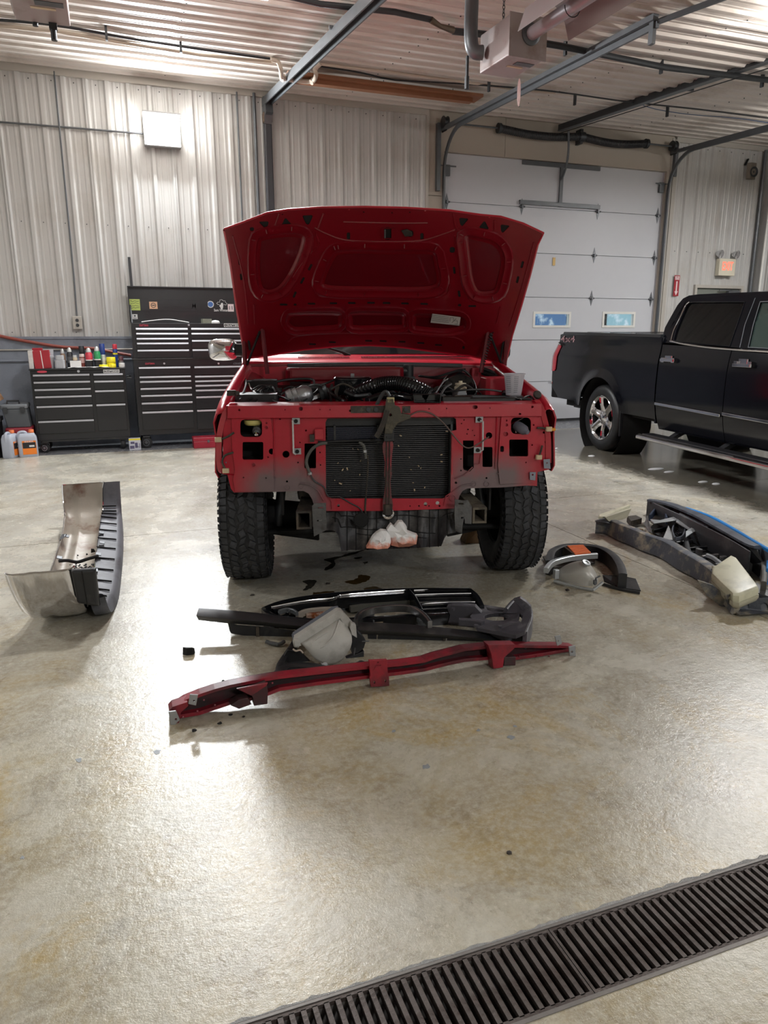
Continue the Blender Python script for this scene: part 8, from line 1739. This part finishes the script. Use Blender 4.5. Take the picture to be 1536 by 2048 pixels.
strip3('tape_end', [(1536, 1108), (1537, 1124), (1536, 1138)], .12, .02, .10, mat('blue_tape', C(34, 118, 186), .4), gs2)
vs_ = VP(FZ(1500, 1165), FZ(1530, 1166)); strip3('end_rim', [(1506, 1092), (1520, 1102), (1527, 1125), (1530, 1150), (1528, 1164)], .10, .03, .08, mat('rim_taupe', C(84, 82, 76), .45), gs2)
zplate('end_wall', [(1492, 1090, .19), (1512, 1096, .18), (1524, 1125, .10), (1522, 1160, .02), (1490, 1130, .04), (1470, 1100, .08)], .01, M_BLK, gs2)
strip3('inner_rail', [(1300, 1006), (1320, 1022), (1340, 1034), (1400, 1060), (1460, 1096), (1500, 1128)], .10, .03, .10, M_DARK, gs2)
strip3('rear_wall', [(1296, 1001), (1320, 1012), (1360, 1030), (1410, 1054), (1460, 1080), (1500, 1104)], .18, .012, .15, M_BLK, gs2)
# inner grille insert with ribs and oval, silver wings
gi = empty('grille_insert', FZ(1370, 1080), 0, 'black ribbed grille insert with silver wing brackets between beam and shell', 'grille')
zplate('wing', [(1300, 1038, .12), (1320, 1040, .13), (1352, 1032, .15), (1362, 1023, .16), (1378, 1024, .16), (1352, 1040, .14), (1308, 1046, .12)], .008, M_DC, gi)
zplate('badge_plate', [(1362, 1024, .16), (1378, 1022, .16), (1428, 1044, .14), (1416, 1054, .13), (1378, 1058, .12), (1352, 1042, .14)], .012, M_DC, gi)
zplate('wing', [(1372, 1062, .13), (1384, 1054, .13), (1428, 1043, .14), (1426, 1050, .13), (1390, 1062, .12), (1372, 1074, .11)], .008, M_DC, gi)
strip3('oval_emblem_ring', [(1350, 1075), (1345, 1062), (1348, 1050), (1358, 1044), (1368, 1048), (1370, 1060), (1364, 1072), (1352, 1076)], .10, .012, .02, M_GS, gi)
zplate('arm', [(1288, 1048, .10), (1294, 1030, .14), (1298, 1046, .12), (1304, 1066, .08), (1296, 1062, .08)], .01, M_PLT, gi); zplate('arm', [(1325, 1078, .10), (1337, 1050, .14), (1344, 1066, .11), (1346, 1080, .09)], .01, M_PLT, gi)
b = MB()
for k in range(11): f = k/10; b.tube([FZ(lerp(1368, 1406, f), lerp(1058, 1066, f), .10), FZ(lerp(1368, 1408, f), lerp(1074, 1086, f), .04)], .004, 5)
obj('grille_rib', b, M_BLK, gi, kind='stuff'); zplate('rib_backing', [(1366, 1060, .08), (1408, 1066, .08), (1412, 1082, .04), (1370, 1084, .03)], .01, M_DARK, gi)
b = MB()
for k in range(9): f = k/8; b.tube([FZ(lerp(1346, 1362, f), lerp(1072, 1050, f), .085), FZ(lerp(1352, 1368, f), lerp(1077, 1055, f), .07)], .003, 5)
obj('grille_rib', b, M_BLK, gi, kind='stuff')
strip3('lower_bar', [(1300, 1075), (1340, 1090), (1390, 1112), (1430, 1136)], .03, .03, .03, M_BLKG, gi); strip3('lower_bar', [(1390, 1080), (1430, 1100), (1470, 1126), (1496, 1150)], .04, .03, .04, M_BLK, gi); strip3('lower_bar', [(1414, 1108), (1428, 1114), (1444, 1126)], .06, .02, .02, M_DC, gi)
strip3('curved_pipe', [(1420, 1070), (1440, 1080), (1460, 1092), (1466, 1106), (1460, 1116)], .07, .02, .02, M_GS, gi); strip3('cross_strut', [(1372, 1078), (1376, 1096), (1380, 1108)], .07, .03, .07, M_BLK, gi)
strip3('side_arch', [(1300, 1030), (1310, 1018), (1322, 1016), (1330, 1024), (1334, 1036)], .14, .014, .05, mat('navy_plastic', C(44, 54, 74), .3), gi)
zplate('mount_box', [(1254, 1032, .07), (1272, 1030, .07), (1284, 1036, .07), (1262, 1042, .07)], .05, M_GRIME, gi)
zplate('rear_corner', [(1480, 1160, .05), (1516, 1166, .05), (1560, 1190, .05), (1560, 1200, .04), (1500, 1184, .04)], .04, M_PLT, bmE)
# jack stand behind the right tyre
js = empty('wheel_chock', FZ(952, 1087), 0, 'weathered tan wooden block on the floor behind the right front tyre', 'block'); p = FZ(950, 1086, 0)
obj('block', MB().hexa([p+V(k) for k in ((-.08, 0, 0), (.12, -.03, 0), (.12, .12, 0), (-.06, .14, 0), (-.03, .02, .13), (.08, .0, .14), (.08, .1, .14), (-.02, .1, .13))]), mat('tan_wood', C(116, 88, 58), .8, 0, .25, 12, dirt=C(70, 50, 36), dscale=10), js, bevel=.005)
